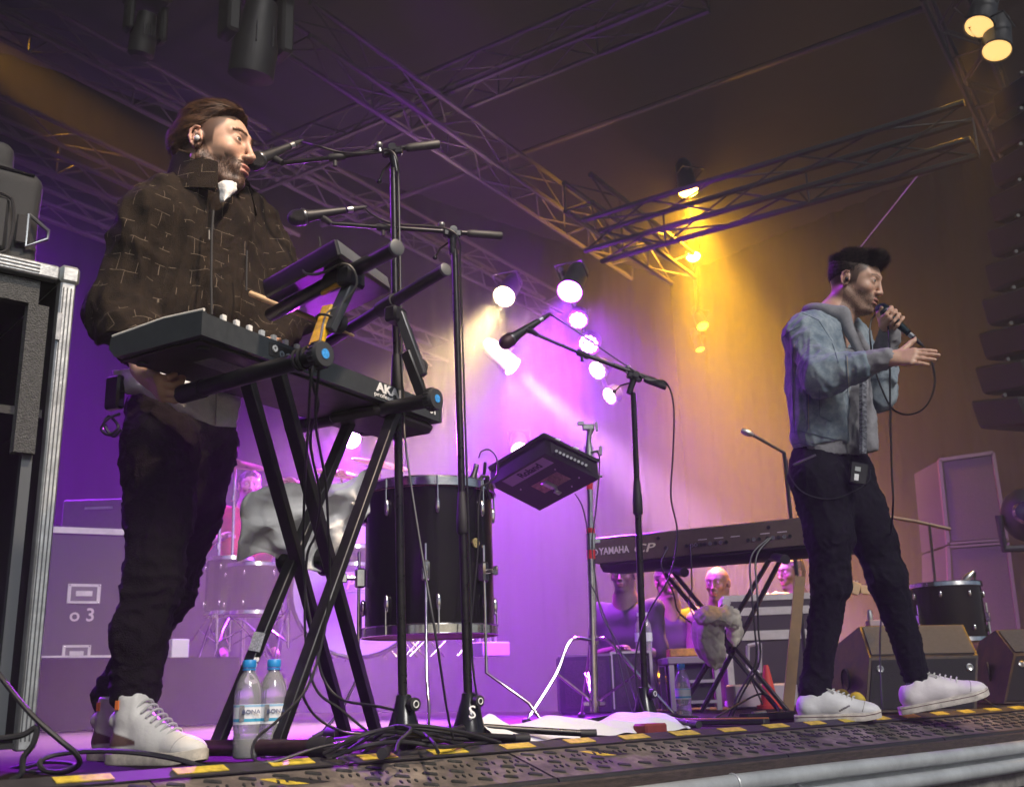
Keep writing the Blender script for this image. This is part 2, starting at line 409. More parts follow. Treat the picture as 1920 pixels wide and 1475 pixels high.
truss(W(527, 95, 4.75), D1, 5.6, 'bright box truss running back from the top centre above the first microphone')
truss(W(-120, 232, 4.5), D1, 3.6, 'box truss in orange haze left of the dark coated man, above the black bag')
truss(W(-160, 318, 4.5), D1, 7.0, 'lower dim box truss behind the shoulder of the dark coated man')
truss(W(-180, -20, 5.3), D1, 9.0, 'faint high box truss in the top left corner')
truss(W(1835, 292, 3.5), D2, 2.9, 'long box truss receding behind the head of the singer towards the yellow lamp', sz=.27, side=-1)
truss(W(1330, 20, 5.2), D2, 6.5, 'dark box truss crossing the top centre above the purple haze', side=-1)
T = Thing('roof_bar', 'single thin purple-lit bar across the top right', 'bar', W(1725, 17, 5.6)); T.o['group'] = 'aluminium trusses under the roof'
mb = MB().tube([W(1735, 15, 5.6), W(1735, 15, 5.6)+D2*7], .03, 8); T.part('chord', mb, truss_m)
truss(W(1729, 0, 5.3), D1, 6.5, 'short-runged box truss at the top right beside the two hanging lamps', sz=.3)
truss(W(1060, 395, 3.9), D1, 2.0, 'hazy low truss behind the purple lamps', sz=.25)
T = Thing('guy_wire', 'thin steel wire slanting down behind the head of the singer', 'wire', V(1728, 320, 7.5)); T.part('strand', MB().tube([V(1728, 320, 7.5), V(1600, 480, 8.5)], .004, 5), steel)
# ================================================================ LAMPS AND HAZE
can_m = mat('lamp_housing', (.02, .02, .022), .45, var=.2, vs=20)
PURPLE = (.36, .02, 1.0); PINK = (.46, .03, 1.0); AMBER = (1.0, .46, .015); WARM = (1.0, .72, .32); YEL = (1.0, .62, .06)
def aim(o, d):
    q = Vector(-nrm(d)).to_track_quat('Z', 'Y'); o.rotation_euler = q.to_euler()
def lamp(name, label, pos, target, r, colr, power, cone, lens, lens_e, group=None, style='can', blend=.5, size=None, halo=0):
    if name not in ('wash_lamp',) or 'purple' in label: power *= 1.6; halo *= 1.7
    pos = A(pos, float); d = nrm(A(target, float)-pos); T = Thing(name, label, 'stage lamp', pos, group)
    b = pos-d*.02
    if style == 'can':
        T.part('housing', MB().lathe(b-d*.34, d, [(0, r*.55), (.06, r*.9), (.2, r*.98), (.34, r*1.05), (.355, r*1.12), (.36, r*1.02), (.345, r*.98)], 24, cap=False).cyl(b-d*.34, b-d*.335, r*.55), can_m)
        x = nrm(np.cross(d, ZS)); T.part('yoke', MB().tube([b-d*.15+x*r*1.25, b-d*.15+x*r*1.25+ZS*.0+nrm(ZS-d*(ZS@d))*r*1.7, b-d*.15-x*r*1.25+nrm(ZS-d*(ZS@d))*r*1.7, b-d*.15-x*r*1.25], .008, 6), can_m)
    else:
        T.part('housing', MB().lathe(b-d*.10, d, [(0, r*.75), (.03, r*1.05), (.10, r*1.08), (.115, r*1.12), (.112, r*.98)], 24, cap=False).cyl(b-d*.10, b-d*.095, r*.75), can_m)
    lm = mat('lens_'+'_'.join(str(int(q*99)) for q in lens)+'_%d' % int(lens_e), lens, .3, emit=lens, es=lens_e)
    if style == 'led':
        x = nrm(np.cross(d, ZS)); y = np.cross(x, d)
        T.part('face_plate', MB().cyl(pos-d*.004, pos-d*.002, r*.98, 24), can_m)
        g = MB()
        for ring_, k in ((0, 1), (.42, 6), (.8, 12)):
            for j in range(k):
                a = 2*math.pi*j/k; g.sph(pos+(x*math.cos(a)+y*math.sin(a))*r*ring_+d*.002, r*.15, 5)
        T.part('led_cells', g, lm)
    else:
        T.part('lens', MB().lathe(pos-d*.012, d, [(0, r*.97), (.006, r*.85), (.012, r*.5), (.014, r*.05)], 24), lm)
    if power:
        ld = bpy.data.lights.new(name+'_beam', 'SPOT'); ld.energy = power; ld.color = colr; ld.spot_size = math.radians(cone); ld.spot_blend = blend
        ld.shadow_soft_size = size if size is not None else r*.7
        lo = bpy.data.objects.new(name+'_beam', ld); col.objects.link(lo); lo.parent = T.o
        lo.location = Vector(d*.06); aim(lo, d)
        if halo:
            for hp, cn, tl in ((halo, 140, -1.1), (halo*.3, 177, 0.)):  # extra spots added for haze glow round the lamp, aimed away from the camera
                l2 = ld.copy(); l2.energy = hp; l2.spot_size = math.radians(cn); l2.spot_blend = 1.; l2.shadow_soft_size = r*.9
                o2 = bpy.data.objects.new(name+'_added_glow', l2); col.objects.link(o2); o2.parent = T.o; o2.location = Vector(d*.05); aim(o2, nrm(pos-_C)+A([0, 0, tl]))
    return T
def post(p, label, h0=0.004, h1=5.2, w=.16):
    T = Thing('lighting_tower', label, 'tower', (p[0], p[1], h0), 'slim upright truss towers at the back')
    for dx in (-1, 1):
        for dy in (-1, 1):
            q = A([p[0], p[1], 0])+ES*w/2*dx+PS*w/2*dy; T.inst('chord', unit_brace, span((q[0], q[1], h0), (q[0], q[1], h1), .014))
    n = int((h1-h0)/.35)
    for i in range(n):
        z0 = h0+i*(h1-h0)/n; z1 = h0+(i+1)*(h1-h0)/n; s_ = 1 if i % 2 else -1
        for dy in (-1, 1):
            c = A([p[0], p[1], 0])+PS*w/2*dy; T.inst('brace', unit_brace, span(c-ES*w/2*s_+ZS*z0, c+ES*w/2*s_+ZS*z1, .006))
    return T
# row of pink-purple LED lamps receding to the back
led_px = [(1068, 547, .085), (1084, 600, .07), (1104, 645, .085), (1120, 694, .085), (1143, 742, .085)]
led_lab = ['largest and brightest pink-white LED lamp, uppermost of the purple row', 'second round pink LED lamp, just under the brightest one',
           'third LED lamp with separate pink dots, behind the low microphone boom', 'fourth LED lamp, seen slanted under the boom', 'fifth and farthest LED lamp, a thin tilted row of pink dots']
led_tgt = [(-.7, 4.7, -.2), (-.3, 4.8, -.4), (-.9, 5.0, -.4), (-3, 5.5, -.5), (-3.5, 7.3, 0)]
led_pow = [8500, 5500, 3800, 2200, 1800]
for i, (x, y, r) in enumerate(led_px):
    lamp('led_lamp', led_lab[i], W(x, y, 2.9), led_tgt[i], r, PINK if i < 1 else PURPLE, led_pow[i], 38, (1, .62, 1) if i else (1, .8, 1), [22, 14, 9, 7, 5][i], 'row of purple LED lamps', 'led' if i else 'can', .8, halo=[4200, 1400, 500, 200, 100][i])
p0, p1 = W(1068, 547, 3.08), W(1143, 742, 3.08)
T = Thing('lamp_bar', 'thin dark bar carrying the row of purple LED lamps', 'bar', p0); T.part('tube', MB().tube([p0-(p1-p0)*.15, p1+(p1-p0)*.1], .02, 8), can_m)
# amber row
am_px = [(1291, 360, .085), (1300, 482, .075), (1318, 612, .075), (1313, 656, .06)]
am_lab = ['large glaring yellow lamp, highest of the amber lamps', 'second yellow lamp under the glaring one, in a square frame', 'third amber lamp, smaller and dimmer', 'lowest amber lamp, a thin slanted sliver of light']
am_tgt = [tuple(V(1400, 900, 8.2)), tuple(V(1360, 1000, 8.8)), (3.2, 10, 0), (3.4, 12, 0)]
am_pow = [16000, 3400, 500, 250]
for i, (x, y, r) in enumerate(am_px):
    lamp('amber_lamp', am_lab[i], W(x, y, 4.5), am_tgt[i], r, AMBER, am_pow[i], [48, 38, 30, 30][i], (1, .78, .25) if i < 2 else (1, .55, .05), [25, 14, 2.5, 2][i], 'column of amber lamps', 'can', 1., halo=[3400, 1000, 200, 100][i])
p0, p1 = W(1291, 360, 4.72), W(1313, 656, 4.72)
T = Thing('lamp_bar', 'thin dark bar carrying the amber lamps', 'bar', p0); T.part('tube', MB().tube([p0-(p1-p0)*.1, p1], .02, 8), can_m)
# white-hot and pale yellow beams in the middle
lamp('beam_lamp', 'white-hot lamp with a pale yellow beam, left of the pink row', W(945, 556, 3.3), V(730, 880, 6.4), .085, WARM, 12000, 33, (1, .93, .6), 30, 'hot beam lamps', 'can', 1., halo=2600)
lamp('beam_lamp', 'white-pink lamp whose beam cuts down to the right above the drum pad', W(962, 688, 2.9), V(1145, 855, 8.6), .085, (.9, .42, 1), 26000, 20, (1, .9, 1), 30, 'hot beam lamps', 'can', .8, halo=1500)
lamp('beam_lamp', 'round pale orange lamp half hidden behind the tilted drum pad', W(975, 845, 2.6), (.2, 8, .2), .095, WARM, 250, 50, (1, .75, .5), 4, 'hot beam lamps', 'can')
lamp('beam_lamp', 'white lamp glinting under the keyboard at its far end', W(657, 822, 2.6), (-1.7, 5.2, -.2), .1, (.55, .03, 1), 3600, 50, (1, .8, 1), 16, 'hot beam lamps', 'can', halo=1800)
# amber par cans hanging top right
for (x, y, tx, ty, lb) in ((1835, 52, 1785, 240, 'left one of the two amber par cans hanging at the top right'), (1869, 97, 1866, 260, 'right and lower one of the two amber par cans at the top right')):
    lamp('par_can', lb, V(x, y, 6.2), V(tx, ty, 6.0), .095, AMBER, 260, 26, (1, .62, .2), 1.3, 'amber par cans at the top right', 'can', .4)
# washes from rigs outside the frame or high up in the dark
def wash(name, label, pos, tgt, colr, power, cone, size=.12):
    return lamp(name, label, pos, tgt, .11, colr, power, cone, tuple(min(1, c+.2) for c in colr), 3, 'wash lamps hung from the roof', 'can', 1., size)
wash('wash_lamp', 'purple wash lamp hung at the back left above the drummer', (-5.8, 8.6, 5.4), (-2.4, 5.6, -.4), PURPLE, 8500, 56)  # unseen lamp added to fill the left haze with purple
def uplight(label, p, tgt, colr, power, cone=95): return lamp('added_floor_lamp', label, p, tgt, .09, colr, power, cone, tuple(min(1, c+.2) for c in colr), 3, 'hidden lamps added on the floor at the back', 'can', 1., .1)  # hidden floor lamps, added to colour the rear curtain and haze
uplight('purple floor lamp behind the drum riser at the left', S(3.8, 9.9, .2), S(3.6, 11.2, 1.6), PURPLE, 500)
uplight('purple floor lamp behind the drum riser in the middle', S(6.2, 9.9, -.75), S(6.2, 11.2, 1.7), PURPLE, 700)
uplight('purple floor lamp on the floor behind the drum pad stand', S(8.6, 9.9, -.75), S(8.6, 11.2, 1.7), PURPLE, 600)
uplight('hidden amber floor lamp added behind the electric piano', S(11.2, 9.9, -.75), S(11.2, 11.2, 2.2), (1, .4, .1), 260)
wash('wash_lamp', 'amber wash lamp hung high at the left', tuple(V(-230, -60, 7.0)), tuple(V(520, 520, 8.6)), AMBER, 6000, 24)
wash('wash_lamp', 'warm front lamp hung over the stage edge', (1.4, .9, 5.0), (-.62, 2.65, .9), (1., .76, .55), 1400, 34)
wash('wash_lamp', 'magenta side lamp hung at the left behind the road case', (-3.8, 3.9, 3.6), (-.6, 2.9, 1.2), (.5, .05, 1), 260, 26)
wash('wash_lamp', 'magenta side lamp hung over the drums aimed at the singer', (-1.2, 6.3, 5.7), (1.35, 3.9, 1.0), (.5, .05, 1), 1100, 14)
# dark moving heads top left
mh = mat('moving_head_body', (.003, .003, .003), .6, var=.2)
for (x, y, Y, lb) in ((272, 60, 5.2, 'dark moving-head lamp silhouetted at the top, above the brown haired man'), (480, 70, 5.0, 'bulky dark moving-head lamp at the top, left of the bright truss')):
    c = V(x, y, Y); T = Thing('moving_head', lb, 'stage lamp', c+ZS*.3, 'dark moving heads'); k = .75 if x < 300 else 1.25
    T.part('base', MB().box(c+ZS*.30*k, ES, PS, ZS, .15*k, .15*k, .06*k, .02), mh)
    for q in (-1, 1): T.part('yoke_arm', MB().box(c+ZS*.12*k+ES*q*.13*k, ES, PS, ZS, .03*k, .06*k, .17*k, .015), mh)
    T.part('head', MB().lathe(c-ZS*.2*k+PS*.05, nrm(ZS*1-PS*.25), [(0, .07*k), (.02, .1*k), (.16*k, .1*k), (.22*k, .085*k), (.36*k, .07*k)], 20), mh)
    g = MB()
    for q in range(5): g.box(c-ZS*(.03*k)+ES*(-.04+.02*q)*k-PS*.088*k, ES, PS, ZS, .003, .004, .05*k)
    T.part('cooling_slots', g, black_matte)
# haze
hz = bpy.data.materials.new('haze'); hz.use_nodes = True; nt = hz.node_tree; nt.nodes.remove(nt.nodes['Principled BSDF'])
pv = nt.nodes.new('ShaderNodeVolumePrincipled'); pv.inputs['Color'].default_value = (.96, .96, .98, 1); pv.inputs['Density'].default_value = .0075; pv.inputs['Anisotropy'].default_value = .15
nt.links.new(pv.outputs[0], nt.nodes['Material Output'].inputs['Volume'])
mb = MB(); mb.box((5, 9.5, (GZ-1+8.5)/2), (1, 0, 0), (0, 1, 0), (0, 0, 1), 17.5, 15, (8.5-GZ+1)/2); struct('haze', mb, hz, 'stuff', ang=0)
# ================================================================ STAGE GEAR
def proj(p):
    q = A(p, float)-_C; w = q@_fw; return 960+FPX*(q@_R)/w, 737.5-FPX*(q@_U)/w
def mic_geo(T, head, tail, mt=None, grille=None, parent=None, scale=1.):
    """vocal microphone from grille end to connector end"""
    d = nrm(A(tail)-A(head)); Lm = np.linalg.norm(A(tail)-A(head)); k = Lm/.17
    h = A(head)
    b = T.part('mic_body', MB().lathe(h+d*.045*k, d, [(0, .0235), (.008, .0245), (.010, .020), (.03*k, .0175), (.115*k, .0115), (.12*k, .0118)], 20), mt or mat('mic_body_dark', (.012, .012, .014), .5, var=.2), parent)
    T.part('grille', MB().lathe(h, d, [(0, .004), (.003, .013), (.011, .0215), (.022, .0262), (.034, .0268), (.044*k, .0245)], 24), grille or mat('mic_grille', (.03, .03, .036), .5, .5, var=.5, vs=400, bump=1, bs=900), b)
    T.part('mic_ring', MB().lathe(h+d*.040*k, d, [(0, .0262), (.004, .0275), (.009, .0262)], 20), mat('mic_ring', (.12, .12, .13), .3, .8), b)
    return b
def xlr(T, p, d, parent=None, band=True):
    d = nrm(d); T.part('connector', MB().lathe(p, d, [(0, .0095), (.03, .0095), (.034, .008), (.05, .007), (.07, .004)], 14), rubber, parent)
    if band: T.part('connector_band', MB().lathe(p+d*.002, d, [(0, .0102), (.018, .0102)], 14), steel, parent)
blk_tube = mat('stand_tube', (.014, .013, .014), .3, .35, var=.35, vs=40)
def mic_stand(label, base, top, r_low, r_up, clutch, hub_h=.085, rot=.3, legs=.33, knob=nrm((.7, -.7, 0))):
    base, top = A(base, float), A(top, float); T = Thing('mic_stand', label, 'microphone stand', (base[0], base[1], .004), 'microphone stands')
    ax = nrm(top-base)
    c = base+(top-base)*clutch
    T.part('lower_pole', MB().cyl(base+ax*hub_h, c, r_low, 16), blk_tube)
    T.part('upper_pole', MB().cyl(c-ax*.02, top-ax*.03, r_up, 16), blk_tube)
    T.part('clutch', MB().lathe(c-ax*.07, ax, [(0, r_low*1.25), (.005, r_low*1.5), (.05, r_low*1.45), (.10, r_up*1.35), (.125, r_up*1.15)], 18), rubber)
    hb = T.part('base_hub', MB().lathe(base+ZS*.022, ZS, [(0, .042), (.006, .047), (.03, .043), (.07, .030), (.10, .021), (.115, .0195), (.118, .014)], 24), black_gloss)
    kp = base+ZS*.115
    T.part('hub_knob', MB().lathe(kp+knob*.012, knob, [(0, .007), (.018, .007), (.018, .016), (.036, .0165), (.037, .012)], 16), rubber, hb)
    T.part('knob_mark', MB().ring(kp+knob*.050, knob, .008, .0016, 16, 6), white_print, hb)
    for i in range(3):
        a = rot+i*2*math.pi/3; d = A([math.cos(a), math.sin(a), 0.])
        lg = T.part('leg', MB().tube([base+d*.03+ZS*.045, base+d*.12+ZS*.036, base+d*legs+ZS*.018], [.011, .0105, .0095], 10), blk_tube)
        T.part('rubber_foot', MB().tube([base+d*(legs-.015)+ZS*.018, base+d*(legs+.03)+ZS*.0165], [.0125, .0125], 10), rubber, lg)
    return T
def boom(T, pivot, front, back, clutch=.5, thin=.0065, thick=.0085, hand=.25):
    pivot, front, back = A(pivot), A(front), A(back); d = nrm(back-front)
    c = front+(pivot-front)*clutch
    T.part('boom_rod', MB().cyl(front, c, thin, 12), blk_tube); T.part('boom_tube', MB().cyl(c, back, thick, 14), blk_tube)
    T.part('boom_clutch', MB().lathe(c-d*.02, d, [(0, .010), (.004, .0125), (.045, .0125), (.05, .0095)], 14).cyl(c-ZS*.012, c-ZS*.030, .007, 10), rubber)
    h0 = pivot+(back-pivot)*(1-hand)-d*.0
    hs = pivot+(back-pivot)*.30
    T.part('counterweight_grip', MB().lathe(hs, d, [(0, .0095), (.006, .0125), (.012, .0135), (np.linalg.norm(back-hs)-.004, .0135), (np.linalg.norm(back-hs), .0115)], 18), mat('grip', (.035, .033, .033), .55, var=.3, vs=60))
    up = nrm(ZS-d*(ZS@d)); sd = np.cross(d, up)
    T.part('swivel_joint', MB().box(pivot-up*.004, d, up, sd, .03, .013, .012, .005).cyl(pivot-up*.012, pivot-up*.075, .0135, 14, .011).cyl(pivot-sd*.028, pivot+sd*.028, .012, 14), black_gloss)
    k = pivot-d*.035; T.part('boom_knob', MB().cyl(k, k+up*.02, .005, 8).sph(k+up*.024, .0115, 8), mat('knob_metal', (.2, .2, .2), .3, .6))
    T.part('swivel_lever', MB().tube([pivot-up*.02+sd*-.02, pivot-up*.045-d*.035-sd*.03, pivot-up*.075-d*.05-sd*.03], .0032, 6).sph(pivot-up*.078-d*.052-sd*.03, .008, 8), black_gloss)
def clip(T, a, b, tip):
    """microphone clip between boom end and mic body"""
    T.part('mic_clip', MB().tube([a, A(a)*.5+A(b)*.5+ZS*.002, b], [.009, .0105, .013], 10).cyl(A(tip)-nrm(A(b)-A(a))*.0, A(tip)+A([0, 0, .006]), .01, 10), rubber)

# --- stand one (at the keyboard player's mouth)
b1 = V(757, 1400, 2.75); b1[2] = .0
t1 = V(737, 300, 2.76)
S1 = mic_stand('tall black microphone stand whose boom reaches the mouth of the dark coated man', b1, t1, .0118, .0108, .60, rot=.5)
boom(S1, V(735, 283, 2.76), V(533, 306, 2.74), V(821, 269, 2.80), .47)
m1h, m1t = V(465, 309, 2.68), V(542, 275, 2.80)
M1 = Thing('microphone', 'black vocal microphone right at the lips of the dark coated man', 'microphone', m1h, 'vocal microphones')
mic_geo(M1, m1h, m1t); xlr(M1, m1t, m1t-m1h)
clip(S1, V(530, 306, 2.74), V(510, 297, 2.755), V(510, 296, 2.755))
pole1 = lambda f, dx=.016: t1+(b1-t1)*f+A([dx, -.012, 0])
cable('mic_cable', [m1t+nrm(m1t-m1h)*.06, V(590, 272, 2.74), V(640, 286, 2.74), V(700, 288, 2.74), V(730, 282, 2.73), V(744, 300, 2.73), pole1(.05), pole1(.2), pole1(.4), pole1(.45, .02), V(760, 830, 2.70), V(785, 1000, 2.66), V(815, 1180, 2.62), V(838, 1330, 2.66), V(850, 1385, 2.68)], .0032, black, 'thin black cable hanging from the uppermost microphone down its stand')
# --- stand two
b2 = V(880, 1390, 3.05); b2[2] = .0
t2 = V(852, 452, 3.06)
S2 = mic_stand('second tall black microphone stand, behind the big black drum microphone cable', b2, t2, .0125, .0105, .43, rot=.1)
S2.o['label'] = 'second tall black microphone stand, standing in front of the big black drum'
boom(S2, V(848, 436, 3.06), V(622, 419, 2.98), V(941, 442, 3.10), .42)
m2h, m2t = V(540, 411, 2.92), V(650, 394, 3.0)
M2 = Thing('microphone', 'black vocal microphone with nobody at it, just under the uppermost one', 'microphone', m2h, 'vocal microphones')
mic_geo(M2, m2h, m2t); xlr(M2, m2t, m2t-m2h)
clip(S2, V(620, 419, 2.98), V(603, 408, 2.965), V(603, 404, 2.965))
pole2 = lambda f, dx=.017: t2+(b2-t2)*f+A([dx, -.012, 0])
cable('mic_cable', [m2t+nrm(m2t-m2h)*.06, V(700, 404, 3.0), V(740, 420, 3.0), V(800, 424, 3.02), V(845, 432, 3.02), V(862, 455, 3.03), pole2(.06), pole2(.25), pole2(.5), pole2(.7), pole2(.86), V(905, 1360, 3.0)], .0032, black, 'thin black cable running from the second microphone down its stand')
S2.text('hub_letter', 'S', b2+A([.012, -.047, .085]), (1, .25, 0), (0, .25, 1), .05, white_print)
# --- stand three (low)
b3 = V(1212, 1370, 3.85); b3[2] = 0
t3 = V(1187, 722, 3.8)
S3 = mic_stand('lower black microphone stand in the middle with its boom rising to the left', b3, t3, .0125, .0105, .66, rot=.9)
boom(S3, V(1190, 705, 3.8), V(1010, 629, 3.75), V(1250, 721, 3.82), .45)
m3h, m3t = V(939, 648, 3.68), V(1010, 602, 3.76)
M3 = Thing('microphone', 'black vocal microphone on the low middle stand, tilted up to the right', 'microphone', m3h, 'vocal microphones')
mic_geo(M3, m3h, m3t, grille=mat('mic_grille_red', (.06, .03, .035), .5, .5, var=.4, vs=300)); xlr(M3, m3t, m3t-m3h)
clip(S3, V(1008, 628, 3.75), V(990, 618, 3.72), V(990, 620, 3.72))
cable('mic_cable', [m3t+nrm(m3t-m3h)*.06, V(1040, 594, 3.76), V(1080, 620, 3.76), V(1140, 662, 3.78), V(1188, 694, 3.79), V(1215, 713, 3.78), V(1248, 716, 3.8), V(1263, 760, 3.8), V(1262, 850, 3.8), V(1258, 930, 3.8), V(1270, 1000, 3.8), V(1255, 1080, 3.78), V(1215, 1150, 3.76), V(1192, 1230, 3.76), V(1197, 1300, 3.76), V(1215, 1352, 3.78)], .0034, black, 'black cable looping from the low middle stand down to the floor')

# --- AKAI keyboard
KO = V(380, 628, 2.1); KL = nrm(V(822, 792, 2.9)-KO); KL[2] = 0; KL = nrm(KL); KN = A([KL[1], -KL[0], 0.]); KLEN = .925; KD = .285; KH = .052
def kp(u, v, w): return KO+KL*u-KN*v+ZS*w       # along, towards the player, up
kb_grey = mat('keyboard_grey', (.035, .04, .045), .42, var=.15, vs=60, bump=.08, bs=600)
kb_under = mat('keyboard_underside', (.02, .014, .016), .5, var=.2, vs=20)
key_w = mat('key_white', (.75, .74, .72), .3); key_b = mat('key_black', (.01, .01, .01), .25)
KB = Thing('keyboard', 'charcoal keyboard with white lettering on its back, before the coated man', 'keyboard', kp(KLEN/2, KD/2, 0))
mb = MB()
pr = [(0, 0), (0, KH), (.12, KH+.004), (.13, KH-.012), (KD-.004, KH-.014), (KD, .006), (KD-.02, 0)]
a = [kp(.004, v, w) for v, w in pr]; mb.prism(a, KL*(KLEN-.008)); KB.part('casing', mb, kb_grey)
mb = MB(); mb.box(kp(KLEN/2, KD*.5, -.003), KL, KN, ZS, KLEN/2-.012, KD/2-.02, .003, .002); KB.part('bottom_plate', mb, kb_under)
for u, lb in ((0, 'left'), (KLEN, 'right')):
    mb = MB(); mb.prism([kp(u-.006, v, w) for v, w in [(-.002, -.001), (-.002, KH+.002), (.12, KH+.008), (KD, KH-.004), (KD+.004, .02), (KD-.02, -.002)]], KL*.012); KB.part('end_cheek', mb, kb_grey)
mb = MB(); mb.tube([kp(-.001, -.001, KH+.006), kp(-.001, .12, KH+.011), kp(-.001, KD, KH+.001)], .0035, 8); KB.part('pale_edge_trim', mb, mat('pale_trim', (.7, .68, .64), .4))
# keys: white keys at the player's side
wk = MB().box((0, 0, 0), (1, 0, 0), (0, 1, 0), (0, 0, 1), .0108, .066, .006, .0015); wkm = mesh_from('key', np.concatenate(wk.v), wk.f); wkm.materials.append(key_w)
bk = MB().box((0, 0, 0), (1, 0, 0), (0, 1, 0), (0, 0, 1), .005, .042, .006, .0015); bkm = mesh_from('key', np.concatenate(bk.v), bk.f); bkm.materials.append(key_b)
KM = Matrix(((KL[0], -KN[0], 0, 0), (KL[1], -KN[1], 0, 0), (0, 0, 1, 0), (0, 0, 0, 1)))
for i in range(36):
    p = kp(.05+i*.0236, KD-.072, KH-.006); KB.inst('key', wkm, Matrix.Translation(p) @ KM)
    if i % 7 not in (2, 6): p = kp(.0618+i*.0236, KD-.095, KH+.003); KB.inst('key', bkm, Matrix.Translation(p) @ KM)
fm = MB().box((0, 0, 0), (1, 0, 0), (0, 1, 0), (0, 0, 1), .0065, .006, .008, .002); fmm = mesh_from('fader_cap', np.concatenate(fm.v), fm.f); fmm.materials.append(key_w)
for i in range(9): KB.inst('fader_cap', fmm, Matrix.Translation(kp(.075+i*.041, .018, KH+.012)) @ KM)
mb = MB(); mb.box(kp(.29, -.0008, .026), KL, KN, ZS, .085, .0012, .016); KB.part('socket_panel', mb, black_matte)
for i, (u, w) in enumerate(((.222, .03), (.245, .022), (.268, .022), (.29, .024), (.312, .024), (.34, .026))):
    mb = MB(); mb.lathe(kp(u, -.001, w), KN, [(0, .008), (.004, .008), (.004, .0045), (.001, .004)], 14); KB.part('socket', mb, steel if i else white_print)
KB.text('maker_name', 'AKAI', kp(.672, -.0022, .033), KL, ZS, .034, white_print, bold=.0012, sx=1.45)
KB.text('maker_line', 'professional', kp(.672, -.0022, .0125), KL, ZS, .0175, white_print, sx=1.55)
KB.text('model_number', '61', kp(.885, -.0022, .027), KL, ZS, .036, white_print, bold=.001)
mb = MB(); mb.box(kp(.16, .11, -.0068), KL, KN, ZS, .05, .03, .0008); KB.part('warning_sticker', mb, mat('sticker_grey', (.25, .24, .24), .6, var=.4, vs=200, stretch=(1, 1, 1)))
mb = MB(); mb.box(kp(.78, .10, -.018), KL, KN, ZS, .14, .085, .016, .012); KB.part('bottom_pod', mb, kb_under)
for u in (.05, .88):
    for v in (.05, .24): mb = MB(); mb.cyl(kp(u, v, -.012), kp(u, v, -.004), .014, 16); KB.part('rubber_foot', mb, rubber)

# --- its two-tier X stand
KS = Thing('keyboard_stand', 'black double-braced X keyboard stand with an upper tier and one arm wrapped in yellow tape', 'keyboard stand', (V(560, 1400, 2.9)[0], 2.9, .004))
bar_m = mat('stand_bar', (.016, .016, .018), .38, .2, var=.3, vs=30, bump=.05, bs=200)
kbars = [(V(462, 708, 2.30), V(650, 1383, 3.2)), (V(521, 697, 2.26), V(704, 1370, 3.15)), (V(658, 785, 2.78), V(402, 1406, 2.62)), (V(740, 772, 2.70), V(514, 1406, 2.55))]
for i, (a, b) in enumerate(kbars):
    KS.part('leg', MB().bar(a, b, .022, .034, up=tuple(KN), bev=.002), bar_m)
yel = mat('yellow_wrap', (.75, .42, .02), .45, var=.25, vs=30, bump=.2, bs=120)
for px, py, Y in ((549, 1050, 2.80), (620, 1050, 2.80)):
    c = V(px, py, Y); KS.part('pivot_disc', MB().lathe(c-KN*.03, KN, [(0, .034), (.004, .04), (.05, .04), (.058, .034), (.06, .012)], 28), black_gloss)
KS.part('pivot_label', MB().box(V(553, 1050, 2.72), (0, 0, 1), KL, KN, .02, .005, .001), white_print)
KS.part('name_sticker', MB().bar(V(487, 1185, 2.655), V(476, 1220, 2.65), .010, .030, up=tuple(KN)), mat('sticker_white', (.55, .55, .55), .5, var=.5, vs=220))
KS.text('leg_lettering', 'sound', V(470, 1262, 2.62)+KN*.006, nrm(V(462, 1260, 2.62)-V(487, 1185, 2.65)), KL, .034, white_print, bold=.001)
# foot tubes
for a, b in ((V(350, 1413, 2.66), V(605, 1408, 2.47)), (V(625, 1387, 3.26), V(745, 1368, 3.08))):
    a[2] = max(a[2], .03); b[2] = a[2]; KS.part('foot_tube', MB().cyl(a, b, .019, 16), mat('foot_tube', (.04, .02, .024), .35, .3, var=.3, vs=20))
    for q, d in ((a, 1), (b, -1)): KS.part('foot_cap', MB().cyl(q-nrm(b-a)*.02*d, q+nrm(b-a)*.03*d, .024, 16), rubber)
armz = kp(0, 0, -.006)[2]-.0245
def onz(px, py, z): return W(px, py, z)
A1a, A1b = V(345, 738, 2.36), V(588, 669, 2.11); A2a, A2b = V(548, 800, 2.88), V(800, 751, 2.62)
for a, b in ((A1a, A1b), (A2a, A2b)):
    KS.part('support_arm', MB().tube([a, b], .0195, 18), black)
    KS.part('arm_grip', MB().tube([a-nrm(b-a)*.01, a+nrm(b-a)*.07], .0225, 18), rubber)
def knob(c, d):
    KS.part('tilt_knob', MB().lathe(c, d, [(0, .026), (.006, .029), (.022, .030), (.030, .027), (.031, .004)], 28), mat('knob_grey', (.035, .037, .042), .5))
    g = MB()
    x = nrm(np.cross(d, ZS)); y = np.cross(x, d)
    for i in range(20):
        an = i*math.pi/10; q = c+(x*math.cos(an)+y*math.sin(an))*.0295; g.bar(q+d*.004, q+d*.022, .003, .003)
    KS.part('knob_ribs', g, rubber)
    KS.part('blue_badge', MB().cyl(c+d*.0305, c+d*.0320, .011, 20), mat('badge_blue', (.05, .30, .75), .4, var=.4, vs=180))
kd = nrm(KN+A([0, 0, -.0]))
knob(A1b+kd*.004, nrm(A1b-A1a)); knob(A2b+kd*.004, nrm(A2b-A2a))
